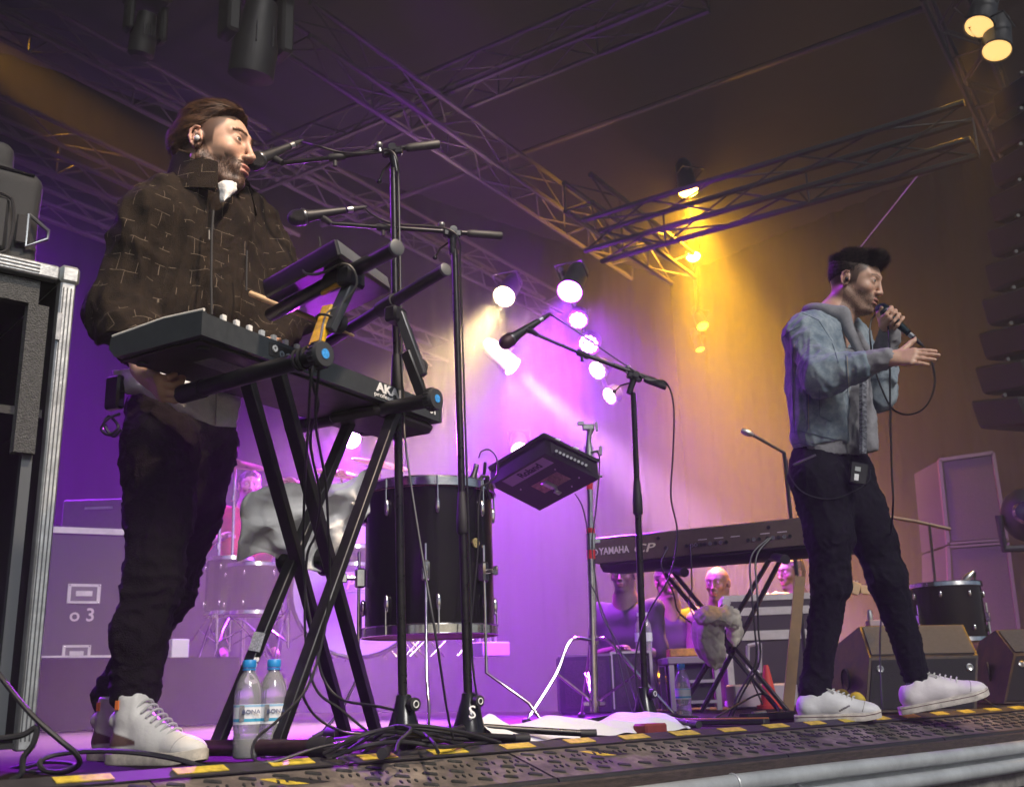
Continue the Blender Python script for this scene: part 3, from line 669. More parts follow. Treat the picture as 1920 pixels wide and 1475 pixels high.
# uprights and upper tier
U1a, U1b = V(508, 590, 2.42), V(741, 466, 2.02); U2a, U2b = V(598, 652, 2.98), V(833, 507, 2.56)
def upright(lo, mid, hi, taped):
    lo, mid, hi = A(lo), A(mid), A(hi)
    d = nrm(hi-lo)
    KS.part('upright_arm', MB().bar(lo, mid, .020, .030, up=tuple(KN), bev=.003), yel if taped else bar_m, label='lower arm wrapped in yellow tape' if taped else None)
    off = KN*.018+KL*.004
    KS.part('upright_slide', MB().bar(mid-(mid-lo)*.55+off, hi+off, .020, .028, up=tuple(KN), bev=.002), mat('slide_grey', (.07, .075, .085), .38, .4, var=.15))
    KS.part('height_knob', MB().lathe(mid-(mid-lo)*.25+KL*.018, KL, [(0, .008), (.012, .008), (.012, .022), (.03, .024), (.032, .018)], 18), rubber)
upright(A1b+ZS*.01, V(618, 575, 2.14), V(650, 520, 2.15), True)
upright(A2b+ZS*.01+KN*-.01, V(762, 660, 2.64), V(738, 590, 2.66), False)
for a, b in ((U1a, U1b), (U2a, U2b)):
    KS.part('upper_tube', MB().tube([a, b], .0172, 18), black)
    KS.part('end_cap', MB().lathe(b, nrm(b-a), [(0, .0182), (.008, .0182), (.010, .015)], 18), mat('cap_grey', (.09, .095, .1), .5))
    KS.part('clamp_sleeve', MB().tube([a+(b-a)*.52, a+(b-a)*.64], .0225, 14), rubber)
mb = MB(); q = V(658, 522, 2.14); mb.box(q, KL, KN, ZS, .03, .02, .022, .006); KS.part('clamp_block', mb, bar_m)
mb = MB(); mb.tube([V(605, 550, 2.2), V(630, 535, 2.16), V(655, 530, 2.14)], .006, 6); KS.part('yellow_clamp_lever', mb, yel)
mb = MB(); q = V(742, 592, 2.66); mb.box(q, KL, KN, ZS, .03, .02, .022, .006); KS.part('clamp_block', mb, bar_m)
# cable tie on the yellow arm
KS.part('cable_tie', MB().ring(V(612, 600, 2.13), nrm(V(618, 575, 2.14)-A1b), .022, .003, 18, 6), rubber)
# --- sampler / module on upper tier
tN = nrm(U1b-U1a); tL = nrm((U2a+U2b)/2-(U1a+U1b)/2); tUp = nrm(np.cross(tL, -tN)); tUp = tUp if tUp[2] > 0 else -tUp
MO = U1a+(U1b-U1a)*.34+tUp*.019; md_d, md_l = .33, .58
MD = Thing('sampler', 'flat dark drum sampler lying on the upper tier tubes with a grey rear edge', 'sampler', MO)
c = MO+tL*(.20)+tN*.02
MD.part('case', MB().box(c+tUp*.022, tL, tN, tUp, md_l/2, md_d/2, .021, .006), mat('sampler_case', (.022, .02, .022), .5, var=.2, vs=30))
MD.part('rear_panel', MB().box(c+tN*(md_d/2+.0015)+tUp*.024, tL, tN, tUp, md_l/2-.008, .002, .016, .001), mat('sampler_grey', (.10, .11, .125), .45, var=.1))
MD.part('rubber_lip', MB().box(c+tN*(-md_d/2+.01)+tUp*.046, tL, tN, tUp, md_l/2-.02, .012, .004, .002), rubber)
for q in (-.1, 0, .1): MD.part('pad', MB().box(c+tL*q+tUp*.0445, tL, tN, tUp, .042, .042, .003, .002), rubber)
MD.part('strap', MB().tube(smooth_path([V(566, 495, 2.2), V(590, 480, 2.2), V(600, 462, 2.2), V(598, 445, 2.2)], 5), [.008]*10+[.006]*6, 6, ell=.35), black_matte)
cable('patch_cable', [V(568, 497, 2.18), V(572, 512, 2.15), V(600, 513, 2.12), V(640, 495, 2.10), V(662, 505, 2.10), V(668, 535, 2.11), V(640, 570, 2.12), V(612, 590, 2.12), V(600, 640, 2.1), V(592, 662, 2.09)], .0028, mat('cable_grey', (.07, .065, .06), .5), 'short grey cable looping off the sampler and down the yellow taped arm')
# drumstick held level behind the stand
stk = mat('hickory', (.55, .36, .20), .5, var=.12, vs=40, stretch=(1, 1, 1))
d0, d1 = V(467, 549, 2.52), V(664, 630, 2.52)
Thing('drumstick', 'pale wooden drumstick sticking out behind the yellow taped arm', 'drumstick', (d0+d1)/2, None, MB().lathe(d0, d1-d0, [(0, .004), (.003, .0072), (.02, .0078), (np.linalg.norm(d1-d0)*.75, .0074), (np.linalg.norm(d1-d0)*.95, .0035), (np.linalg.norm(d1-d0)*.965, .005), (np.linalg.norm(d1-d0), .003)], 14), stk)
# cables down the stand
cg = 'cables hanging down the keyboard stand'
cl = [([V(592, 668, 2.09), V(582, 720, 2.1), V(578, 800, 2.2), V(572, 900, 2.4), V(569, 1000, 2.6), V(572, 1100, 2.62), V(590, 1200, 2.6), V(606, 1270, 2.6), V(640, 1310, 2.6), V(700, 1322, 2.7), V(740, 1330, 2.75)], 'black cable dropping from the left tilt knob to the mic stand base'),
      ([V(580, 690, 2.12), V(590, 735, 2.15), V(597, 760, 2.2), V(582, 830, 2.3), V(600, 930, 2.45), V(592, 1000, 2.55), V(575, 1050, 2.6), V(573, 1200, 2.62), V(592, 1290, 2.6), V(640, 1330, 2.6), V(700, 1380, 2.62)], 'black cable twisting between the crossed stand legs'),
      ([V(598, 690, 2.12), V(592, 790, 2.2), V(610, 900, 2.42), V(616, 1000, 2.5), V(618, 1100, 2.55), V(605, 1200, 2.55), V(575, 1290, 2.5), V(520, 1350, 2.42), V(480, 1385, 2.38), V(475, 1420, 2.36), V(510, 1428, 2.36), V(600, 1400, 2.42), V(700, 1382, 2.5)], 'black cable swinging past the bottles into a loop on the edge'),
      ([V(571, 1240, 2.6), V(565, 1290, 2.58), V(590, 1340, 2.6), V(640, 1370, 2.62), V(690, 1376, 2.64)], 'short black cable end lying between the stand feet')]
for p, lb in cl: cable('stand_cable', p, .0034, black, lb, cg)
for k in range(3): KS.part('cable_coil', MB().ring(V(562+9*k, 675-3*k, 2.125), nrm(A1b-A1a), .0225, .0035, 20, 6), black)

# --- water bottles
bt_m = mat('bottle_plastic', (.88, .90, .94), .10, trans=.78); wt_m = mat('bottle_water', (.9, .95, 1), .02, trans=1.)
cap_m = mat('cap_blue', (.02, .25, .62), .4); lab_m = mat('label_white', (.72, .74, .78), .45); lab_b = mat('label_blue', (.05, .35, .55), .45)
def bottle(px, Y, label, words=True):
    b = V(px, 1400, Y); b[2] = .006; T = Thing('water_bottle', label, 'bottle', b, 'half litre water bottles'); k = 1.0
    prof = [(0, .024), (.003, .030), (.01, .0325), (.045, .032), (.055, .030), (.065, .032), (.075, .0325), (.12, .0325), (.125, .033), (.150, .0325), (.172, .027), (.188, .019), (.197, .0135), (.208, .0132)]
    T.part('bottle_wall', MB().lathe(b, ZS, [(h*k, r) for h, r in prof], 28), bt_m)
    T.part('cap', MB().lathe(b+ZS*.206*k, ZS, [(0, .0155), (.003, .0165), (.016, .016), (.018, .0145)], 24), cap_m)
    T.part('cap_ring', MB().lathe(b+ZS*.2*k, ZS, [(0, .0158), (.004, .0158)], 20), cap_m)
    T.part('label_wrap', MB().lathe(b+ZS*.077*k, ZS, [(0, .0331), (.045*k, .0331)], 28, cap=False), lab_m)
    T.part('label_band', MB().lathe(b+ZS*.083*k, ZS, [(0, .0333), (.007, .0333)], 28, cap=False), lab_b)
    T.part('label_band', MB().lathe(b+ZS*.116*k, ZS, [(0, .0333), (.005, .0333)], 28, cap=False), mat('label_pale', (.3, .5, .7), .5))
    d = nrm(_C-b); d[2] = 0; d = nrm(d); x = np.cross(ZS, d)
    if words:
        T.text('label_name', 'BONA', b+d*.0345+ZS*.105*k+x*.008, x, ZS, .0135, mat('print_navy', (.05, .07, .2), .5), sx=1.1)
        T.part('label_panel', MB().box(b+d*.0318-x*.013+ZS*.102*k, x, ZS, d, .0055, .018, .0005), mat('print_grey', (.18, .18, .2), .5, var=.5, vs=300))
    return T
bottle(462, 2.56, 'left one of the two water bottles with blue caps by the stand foot')
bottle(509, 2.58, 'right one of the two water bottles with blue caps, partly behind the stand leg')
bottle(1288, 4.6, 'single water bottle with a blue cap standing behind the middle, near the piano stand', False)

# --- big black floor drum
dc = V(804, 925, 3.7); dr = .226; z0, z1 = .345, .838
DC = A([dc[0], 3.7, 0.])
DR = Thing('floor_drum', 'large black floor drum with chrome hoops and lugs on three legs, in the centre', 'drum', DC+ZS*.004)
shell_m = mat('drum_shell', (.004, .0035, .004), .22, spec=.25, var=.2, vs=6)
DR.part('shell', MB().lathe(DC, ZS, [(z0+.018, dr), (z1-.018, dr)], 64), shell_m)
skin_m = mat('drum_skin', (.45, .22, .12), .5, trans=.3, var=.1, vs=8)
for z, s_ in ((z0, -1), (z1, 1)):
    DR.part('hoop', MB().lathe(DC+ZS*(z-.018), ZS, [(0, dr+.010), (.002, dr+.017), (.004, dr+.011), (.030, dr+.011), (.034, dr+.016), (.036, dr+.010), (.036, dr+.006), (0, dr+.006)], 64, cap=False), chrome)
    DR.part('drum_head', MB().lathe(DC+ZS*(z+s_*.010-.002), ZS, [(0, dr+.004), (.004, dr+.004)], 48), skin_m)
lug = MB().lathe((0, 0, -.028), (0, 0, 1), [(0, .003), (.006, .0075), (.02, .0095), (.036, .0095), (.05, .0075), (.056, .003)], 12)
lug_me = mesh_from('lug', np.concatenate(lug.v), lug.f); lug_me.materials.append(chrome)
rod = MB().tube([(0, 0, -.05), (0, 0, .05)], .0032, 6); rod_me = mesh_from('tension_rod', np.concatenate(rod.v), rod.f); rod_me.materials.append(chrome)
for i in range(8):
    an = math.radians(12+45*i); d = A([math.cos(an), math.sin(an), 0])
    for z, s_ in ((z0+.085, -1), (z1-.085, 1)):
        l = DR.inst('lug', lug_me, Matrix.Translation(DC+d*(dr+.007)+ZS*z))
        r_ = DR.inst('tension_rod', rod_me, Matrix.Translation(DC+d*(dr+.013)+ZS*(z+s_*.052)))
DR.part('badge', MB().cyl(DC+A([.17, -.150, .63]), DC+A([.1745, -.154, .63]), .017, 8), mat('badge_gold', (.55, .45, .2), .4, .6, var=.4, vs=150))
for an, foot in ((-88, (.012, -.03)), (-38, (.11, .02)), (200, (-.02, .02))):
    an = math.radians(an); d = A([math.cos(an), math.sin(an), 0.]); q = DC+d*(dr+.022)+ZS*.53
    DR.part('leg_bracket', MB().box(q, d, np.cross(ZS, d), ZS, .018, .014, .034, .006).cyl(q+d*.01, q+d*.045, .008, 12).box(q+d*.055, d, np.cross(ZS, d), ZS, .010, .004, .016, .003), chrome)
    f = DC+d*(dr+.03)+A([foot[0], foot[1], 0])
    lg = DR.part('leg', MB().tube([q+d*.004+ZS*.09, q+d*.004-ZS*.33, f+ZS*.10+d*.03, f+d*.10+ZS*.022], .0055, 10), chrome)
    DR.part('rubber_tip', MB().tube([f+d*.09+ZS*.028, f+d*.125+ZS*.011], .009, 10), rubber, lg)
# drum mic clipped on the rim
q = V(888, 905, 3.6)
DM = Thing('drum_microphone', 'small black drum microphone clipped on the rim of the big black drum', 'microphone', q)
DM.part('mic_capsule', MB().lathe(V(880, 918, 3.58), V(895, 868, 3.6)-V(880, 918, 3.58), [(0, .012), (.01, .016), (.045, .015), (.06, .011), (.09, .009)], 16), black)
DM.part('connector_band', MB().lathe(V(891, 880, 3.6), V(898, 850, 3.6)-V(891, 880, 3.6), [(0, .010), (.02, .010)], 14), steel)
DM.part('rim_clamp', MB().tube([V(888, 912, 3.58), V(905, 893, 3.58), V(914, 893, 3.58), V(912, 915, 3.6), V(918, 935, 3.62)], .008, 8).tube([V(908, 890, 3.58), V(910, 866, 3.57)], .006, 8), black)
cable('mic_cable', [V(898, 858, 3.6), V(903, 846, 3.6), V(918, 843, 3.6), V(931, 858, 3.6), V(931, 890, 3.6), V(915, 905, 3.58), V(903, 915, 3.56), V(897, 960, 3.5), V(896, 1030, 3.48), V(888, 1120, 3.46), V(880, 1200, 3.45)], .0032, black, 'thin cable arching off the drum microphone and down the drum side')

# --- drum pad on chrome stand
pl, pb, pt_ = V(920, 910, 4.66), V(1012, 957, 4.58), V(1022, 850, 4.36)
pr_ = pb+pt_-pl; nn = nrm(np.cross(pb-pl, pt_-pl)); nn = nn if nn[2] > 0 else -nn
ex = nrm(ZS+A([0, .15, 0]))
PD = Thing('drum_pad', 'dark electronic drum pad tilted towards the player on a chrome stand', 'drum pad', (pl+pr_)/2)
case_m = mat('pad_case', (.02, .018, .022), .5, var=.2, vs=30, bump=.1, bs=300)
PD.part('case', MB().prism([pl, pb, pr_, pt_], ex*.085), case_m)
e1, e2 = nrm(pb-pl), nrm(pt_-pl); L1, L2 = np.linalg.norm(pb-pl), np.linalg.norm(pt_-pl)
PD.part('rim_rail', MB().tube([pl+ex*.085, pb+ex*.085, pr_+ex*.085, pt_+ex*.085, pl+ex*.085], .012, 8), rubber)
lw = .058
PD.part('name_plate', MB().prism([pl+e1*.012+e2*L2*.18-nn*.0015, pl+e1*(.012+lw)+e2*L2*.18-nn*.0015, pl+e1*(.012+lw)+e2*L2*.92-nn*.0015, pl+e1*.012+e2*L2*.92-nn*.0015], nn*.001), mat('plate_pink', (.42, .30, .46), .5))
PD.text('maker_name', 'Roland', pl+e1*(.012+lw/2)+e2*L2*.60-nn*.0035, e2, -e1, .052, mat('print_dark', (.03, .01, .04), .5), bold=.001)
PD.part('mount_plate', MB().prism([pl+e1*L1*.45+e2*L2*.35-nn*.003, pl+e1*L1*.72+e2*L2*.35-nn*.003, pl+e1*L1*.72+e2*L2*.8-nn*.003, pl+e1*L1*.45+e2*L2*.8-nn*.003], nn*.002), mat('mount_brass', (.30, .2, .15), .45, .6, var=.4, vs=60))
q = pl+e1*L1*.6+e2*L2*.6
PD.part('wing_bolt', MB().box(q-nn*.03, e1, e2, nn, .03, .014, .012, .004).cyl(q-nn*.02+e1*.02, q-nn*.05+e1*.05, .008, 8).box(q-nn*.05+e1*.055, e1, e2, nn, .014, .004, .012, .002), steel)
for i in range(5):
    qq = pl+e1*L1*random.uniform(.3, .9)+e2*L2*random.uniform(.1, .9); PD.part('screw', MB().cyl(qq-nn*.002, qq, .004, 8), steel)
for u in (.25, .6): PD.part('white_clip', MB().box(pt_+e1*L1*u+ex*.092, e1, e2, nn, .012, .008, .006, .002), white_print)
PD.part('rear_recess', MB().prism([pt_+e1*.03+ex*.018-A([0, .002, 0]), pt_+e1*(L1-.03)+ex*.018-A([0, .002, 0]), pt_+e1*(L1-.03)+ex*.065-A([0, .002, 0]), pt_+e1*.03+ex*.065-A([0, .002, 0])], A([0, -.001, 0])), black_matte)
for i in range(9): q = pt_+e1*(.06+i*(L1-.12)/8)+ex*.035-A([0, .006, 0]); PD.part('socket', MB().cyl(q, q-A([0, .006, 0]), .006, 10), steel)
sb, st_ = V(1114, 1330, 4.75), V(1103, 800, 4.75); sb[2] = .0
PS_ = Thing('pad_stand', 'chrome tripod stand with red tape bands holding the tilted drum pad', 'stand', (sb[0], sb[1], .004))
sx_ = nrm(st_-sb)
at = lambda y: st_+(sb-st_)*((y-800)/(1330-800))
PS_.part('upper_tube', MB().cyl(at(1020), at(840), .0135, 16), chrome)
PS_.part('lower_tube', MB().cyl(at(1315), at(1010), .0185, 18), chrome)
for y0, y1_ in ((905, 920), (992, 1001), (1032, 1048)):
    PS_.part('red_tape', MB().cyl(at(y0), at(y1_), .0195 if y0 > 960 else .0150, 16), mat('red_tape', (.55, .02, .02), .5))
PS_.part('height_clamp', MB().cyl(at(1030), at(1002), .024, 16).box(at(1016)+A([.03, -.01, 0]), (1, 0, 0), (0, 1, 0), ZS, .014, .008, .012, .003), chrome)
PS_.part('memory_lock', MB().cyl(at(860), at(838), .02, 16).tube([at(850), at(848)+A([.045, -.01, 0])], .006, 8).box(at(848)+A([.055, -.01, 0]), (1, 0, 0), (0, 1, 0), ZS, .006, .006, .022, .003), steel)
PS_.part('top_wing', MB().tube([at(838), at(820), at(806)+A([.012, 0, 0])], [.014, .012, .016], 12).box(at(801), (1, 0, 0), (0, 1, 0), ZS, .028, .014, .014, .005).box(at(793)+A([-.035, 0, 0]), (1, 0, 0), (0, 1, 0), ZS, .016, .006, .010, .003).box(at(800)+A([.04, 0, 0]), (1, 0, 0), (0, 1, 0), ZS, .006, .006, .022, .003), steel)
PS_.part('pad_clamp', MB().tube([at(898), at(896)+A([-.04, -.02, 0]), V(1062, 888, 4.62), V(1050, 893, 4.58)], .011, 10).cyl(at(905), at(888), .022, 14).tube([at(897), at(895)+A([.06, 0, 0])], .007, 8).box(at(886)+A([-.035, -.02, .02]), (1, 0, 0), (0, 1, 0), ZS, .004, .008, .018, .002), steel)
hub = at(1192); lowc = at(1300)
PS_.part('leg_collar', MB().cyl(hub-sx_*.02, hub+sx_*.02, .026, 18), chrome); PS_.part('brace_collar', MB().cyl(lowc-sx_*.012, lowc+sx_*.012, .027, 18).box(lowc, (1, 0, 0), (0, 1, 0), ZS, .05, .012, .010, .003), chrome)
for (fx, fy, fY, ex, ey, eY, kx, ky, kY) in ((987, 1347, 4.55, 1070, 1200, 4.7, 1043, 1262, 4.65), (1268, 1347, 4.6, 1140, 1200, 4.7, 1195, 1262, 4.65), (1090, 1330, 5.25, 1108, 1198, 4.95, 1100, 1262, 5.1)):
    ft, el, kn = V(fx, fy, fY), V(ex, ey, eY), V(kx, ky, kY); ft[2] = .016
    for o_ in (-1, 1):
        sd = A([0, .012, 0])*o_
        lg = PS_.part('leg', MB().tube(smooth_path([hub+sd, el+sd, kn+sd, ft*.85+kn*.15+sd, ft+sd*.4], 4), .0068, 8), chrome)
    PS_.part('leg_brace', MB().bar(lowc, kn, .018, .007), chrome); PS_.part('rubber_foot', MB().sph(ft, (.02, .02, .014), 8), rubber)
cable('pad_cable', [V(1108, 848, 4.6), V(1122, 850, 4.65), V(1124, 880, 4.68), V(1118, 950, 4.7), V(1110, 1020, 4.7), V(1118, 1090, 4.68), V(1128, 1150, 4.65), V(1160, 1210, 4.6), V(1185, 1290, 4.5), V(1200, 1340, 4.4)], .0032, black, 'black cable leaving the drum pad and running down its chrome stand')
PL2 = [V(1078, 925, 4.7), V(1092, 950, 4.7), V(1102, 1000, 4.72), V(1104, 1080, 4.7), V(1120, 1120, 4.68), V(1150, 1200, 4.66), V(1175, 1300, 4.6), V(1190, 1350, 4.5)]
cable('pad_cable', PL2, .003, black, 'second cable with a small inline plug hanging beside the chrome pole')
# ================================================================ PIANO, MONITORS, CASES, KIT
PO = V(1116, 1056, 5.2); PE = V(1512, 1013, 4.72); px_ = nrm(PE-PO); px_[2] = 0; px_ = nrm(px_); pn = A([px_[1], -px_[0], 0.]); pn = pn if pn[1] < 0 else -pn
PLN = 1.36
def pp(u, v, w): return PO+px_*u-pn*v+ZS*w
piano_m = mat('piano_casing', (.11, .08, .065), .42, var=.12, vs=30); piano_u = mat('piano_under', (.022, .018, .02), .6)
PN = Thing('electric_piano', 'long dark electric piano with white lettering on its back, behind the singer', 'keyboard', pp(PLN/2, .16, 0))
PN.part('casing', MB().prism([pp(0, v, w) for v, w in [(0, 0), (0, .118), (.015, .128), (.17, .128), (.18, .095), (.33, .09), (.335, .03), (.31, 0)]], px_*PLN), piano_m)
PN.part('bottom_case', MB().prism([pp(.02, v, w) for v, w in [(.012, -.001), (.012, -.014), (.05, -.04), (.30, -.03), (.31, -.001)]], px_*(PLN-.04)), piano_u)
PN.part('top_line', MB().tube([pp(.01, .004, .1215), pp(PLN-.01, .004, .1215)], .0025, 6), steel)
PN.text('maker_name', 'YAMAHA', pp(.105, -.0025, .055), px_, ZS, .048, mat('print_pink', (.75, .65, .72), .5), bold=.0010, sx=.80)
PN.part('maker_emblem', MB().ring(pp(.002, -.002, .055), pn, .014, .0022, 20, 6).box(pp(.002, -.002, .055), px_, pn, ZS, .0015, .001, .012), mat('print_pink', (.75, .65, .72)))
PN.text('model_name', 'CP', pp(.258, -.0025, .052), px_, ZS, .058, mat('print_cream', (.8, .72, .6), .5), bold=.0006, sx=1.55, shear=.25)
for u0, n in ((.375, 1), (.48, 3), (.50, 3), (.57, 5), (.78, 3), (.87, 5)):
    for i in range(n): PN.part('socket', MB().lathe(pp(u0+.0+i*.026, -.001, .045), pn, [(0, .009), (.003, .009), (.003, .005), (0, .004)], 12), steel if i % 2 else black_matte)
for u in (.34, .88): PN.part('screw', MB().cyl(pp(u, -.003, .095), pp(u, 0, .095), .009, 10), black)
for u in (.56, .64, .72, .86, .94): PN.part('printed_marks', MB().box(pp(u, -.0005, .068), px_, pn, ZS, .022, .0006, .0018), mat('print_pink', (.75, .65, .72)))
cable('piano_cable', [pp(.385, -.004, .045), V(1240, 1060, 5.0), V(1262, 1110, 5.0), V(1275, 1150, 5.0), V(1330, 1190, 4.9), V(1350, 1210, 4.85), V(1400, 1260, 4.8), V(1430, 1320, 4.8)], .004, black, 'cable plugged into the back of the electric piano and falling behind the towel')
for k, (a, b, c_) in enumerate(((1408, 1415, 'left'), (1418, 1422, 'right'))):
    cable('piano_cable', [pp(.875+.01*k, -.004, .045), V(a, 1045, 4.75), V(a+2, 1120, 4.7), V(b, 1180, 4.7), V(b+2, 1240, 4.7), V(b-30, 1300, 4.7), V(b-50, 1345, 4.7)], .0045, black, c_+' one of the paired cables hanging off the piano beside the singer', 'paired piano cables')
cable('piano_cable', [pp(.50, -.004, .045), V(1296, 1055, 4.95), V(1297, 1100, 4.95), V(1292, 1130, 4.95), V(1310, 1180, 4.8)], .0036, black, 'thin cable curving off the middle sockets of the piano')
XS = Thing('keyboard_stand', 'black double X stand carrying the electric piano, towel wrapped on its joint', 'keyboard stand', (V(1370, 1300, 4.9)[0], 4.9, .004))
for a, b in ((V(1248, 1075, 5.05), V(1462, 1348, 4.85)), (V(1262, 1072, 4.98), V(1478, 1348, 4.78)), (V(1442, 1050, 4.85), V(1274, 1347, 5.0)), (V(1462, 1052, 4.78), V(1316, 1347, 4.95))):
    b[2] = max(b[2], .02); XS.part('leg', MB().bar(a, b, .016, .030, up=tuple(pn), bev=.002), bar_m)
XS.part('pivot_disc', MB().lathe(V(1366, 1208, 4.80), pn, [(0, .03), (.05, .03), (.055, .02)], 20), black_gloss)
for a, b in ((V(1228, 1062, 5.3), V(1281, 1072, 4.88)), (V(1425, 1036, 5.1), V(1470, 1048, 4.68))):
    XS.part('support_arm', MB().tube([a, b], .02, 14), black); XS.part('arm_cap', MB().tube([b, b+nrm(b-a)*.02], .0225, 14), rubber)
for y in (4.85, 5.0): pass
XS.part('foot_tube', MB().tube([V(1440, 1348, 5.1), V(1490, 1352, 4.62)], .014, 10), rubber); XS.part('foot_tube', MB().tube([V(1262, 1347, 5.2), V(1300, 1352, 4.75)], .014, 10), rubber)

def cloth(name, label, ctrl, mt, res=10, thick=.007, fold=.008, fs=30., seed=0, T=None, partname=None, terry=True, cat='towel', double=False):
    """hanging cloth through a control net of (px, py, Y), woven out to a wrinkled sheet with thickness"""
    G = np.array([[V(*c) for c in r] for r in ctrl])
    def cr(P, n):
        Q = np.concatenate([[2*P[0]-P[1]], P, [2*P[-1]-P[-2]]]); o = []
        for i in range(1, len(Q)-2):
            for k in range(n):
                t = k/n; o.append(.5*((2*Q[i])+(-Q[i-1]+Q[i+1])*t+(2*Q[i-1]-5*Q[i]+4*Q[i+1]-Q[i+2])*t*t+(-Q[i-1]+3*Q[i]-3*Q[i+1]+Q[i+2])*t**3))
        o.append(P[-1]); return np.array(o)
    H = cr(G, res); H = np.swapaxes(cr(np.swapaxes(H, 0, 1), res), 0, 1)
    du = np.gradient(H, axis=0); dv = np.gradient(H, axis=1); N_ = np.cross(du, dv); N_ /= np.linalg.norm(N_, axis=2, keepdims=True)+1e-9
    rg = np.random.RandomState(seed); d = np.zeros(H.shape[:2])
    for k in range(9):
        w = nrm(rg.randn(3))*fs*rg.uniform(.4, 2.2); ph = rg.rand()*6.28
        d += (1-np.abs(np.sin(H@w+ph+1.1*np.sin(H@(nrm(rg.randn(3))*fs*.5)))))**2/(np.linalg.norm(w)/fs+.5)*rg.choice([-1, 1])
    H = H+N_*d[..., None]*fold
    a, b = H.shape[:2]; F_ = H-N_*thick; mb = MB()
    mb.add(np.concatenate([H.reshape(-1, 3), F_.reshape(-1, 3)]), [(i*b+j, (i+1)*b+j, (i+1)*b+j+1, i*b+j+1) for i in range(a-1) for j in range(b-1)]
        + [(a*b+i*b+j, a*b+i*b+j+1, a*b+(i+1)*b+j+1, a*b+(i+1)*b+j) for i in range(a-1) for j in range(b-1)]
        + [(i*b, a*b+i*b, a*b+(i+1)*b, (i+1)*b) for i in range(a-1)] + [(i*b+b-1, (i+1)*b+b-1, a*b+(i+1)*b+b-1, a*b+i*b+b-1) for i in range(a-1)]
        + [(j, j+1, a*b+j+1, a*b+j) for j in range(b-1)] + [((a-1)*b+j, a*b+(a-1)*b+j, a*b+(a-1)*b+j+1, (a-1)*b+j+1) for j in range(b-1)])
    if T is not None: return T.part(partname, mb, mt, ang=0)
    c = np.concatenate(mb.v); Tn = Thing(name, label, cat, (c[:, 0].mean(), c[:, 1].mean(), c[:, 2].min()), None, mb, mt)
    Tn.o.data.set_sharp_from_angle(angle=3.1); return Tn
terry = mat('terry_towel', (.84, .83, .83), .95, var=.05, vs=300, bump=.45, bs=1100)
cream = mat('cream_towel', (.84, .76, .64), .95, var=.05, vs=300, bump=.45, bs=1100)
cloth('towel', 'white towel draped through the crossed legs of the front keyboard stand', [
    [(505, 912, 2.70), (545, 904, 2.76), (590, 908, 2.80), (635, 905, 2.80), (668, 888, 2.80), (688, 880, 2.84)],
    [(470, 922, 2.64), (525, 925, 2.72), (575, 940, 2.80), (625, 928, 2.76), (668, 912, 2.76), (699, 898, 2.84)],
    [(458, 945, 2.62), (515, 955, 2.74), (565, 962, 2.75), (620, 965, 2.82), (665, 950, 2.74), (699, 930, 2.82)],
    [(455, 980, 2.64), (505, 985, 2.68), (560, 1000, 2.80), (612, 990, 2.75), (655, 985, 2.80), (690, 962, 2.80)],
    [(456, 1018, 2.64), (500, 1010, 2.73), (555, 1030, 2.75), (608, 1030, 2.80), (645, 1015, 2.75), (675, 990, 2.82)],
    [(452, 1055, 2.68), (495, 1036, 2.74), (545, 1058, 2.80), (600, 1070, 2.78), (628, 1052, 2.80), (648, 1030, 2.82)]], terry, 12, .009, .010, 24, 3)
CT = Thing('towel', 'cream towel bunched over the joint of the piano stand', 'towel', V(1345, 1250, 4.7))
cloth(None, None, [[(1303, 1150, 4.66), (1325, 1146, 4.60), (1345, 1150, 4.62), (1366, 1152, 4.66)], [(1297, 1180, 4.66), (1318, 1176, 4.58), (1342, 1180, 4.60), (1362, 1176, 4.66)], [(1298, 1205, 4.68), (1316, 1204, 4.60), (1340, 1200, 4.62), (1360, 1200, 4.66)], [(1308, 1228, 4.70), (1324, 1232, 4.64), (1345, 1228, 4.64), (1361, 1222, 4.66)], [(1332, 1250, 4.72), (1340, 1257, 4.70), (1352, 1254, 4.70), (1359, 1240, 4.70)]], cream, 10, .010, .006, 60, 11, CT, 'hanging_fold')
cloth(None, None, [[(1358, 1150, 4.74), (1375, 1146, 4.72), (1390, 1156, 4.78)], [(1362, 1180, 4.74), (1378, 1180, 4.72), (1392, 1184, 4.80)], [(1366, 1205, 4.76), (1376, 1212, 4.74), (1386, 1204, 4.80)]], cream, 10, .010, .006, 60, 12, CT, 'hanging_fold')
cloth(None, None, [[(1308, 1140, 4.66), (1330, 1132, 4.64), (1352, 1136, 4.66), (1372, 1134, 4.68), (1388, 1146, 4.74)], [(1300, 1150, 4.60), (1322, 1146, 4.56), (1346, 1150, 4.58), (1368, 1146, 4.62), (1392, 1156, 4.72)], [(1302, 1164, 4.58), (1326, 1168, 4.54), (1350, 1162, 4.56), (1372, 1168, 4.62), (1390, 1170, 4.72)], [(1306, 1172, 4.62), (1328, 1178, 4.60), (1350, 1174, 4.60), (1372, 1178, 4.66), (1386, 1180, 4.74)]], cream, 10, .012, .007, 60, 13, CT, 'bunched_fold')
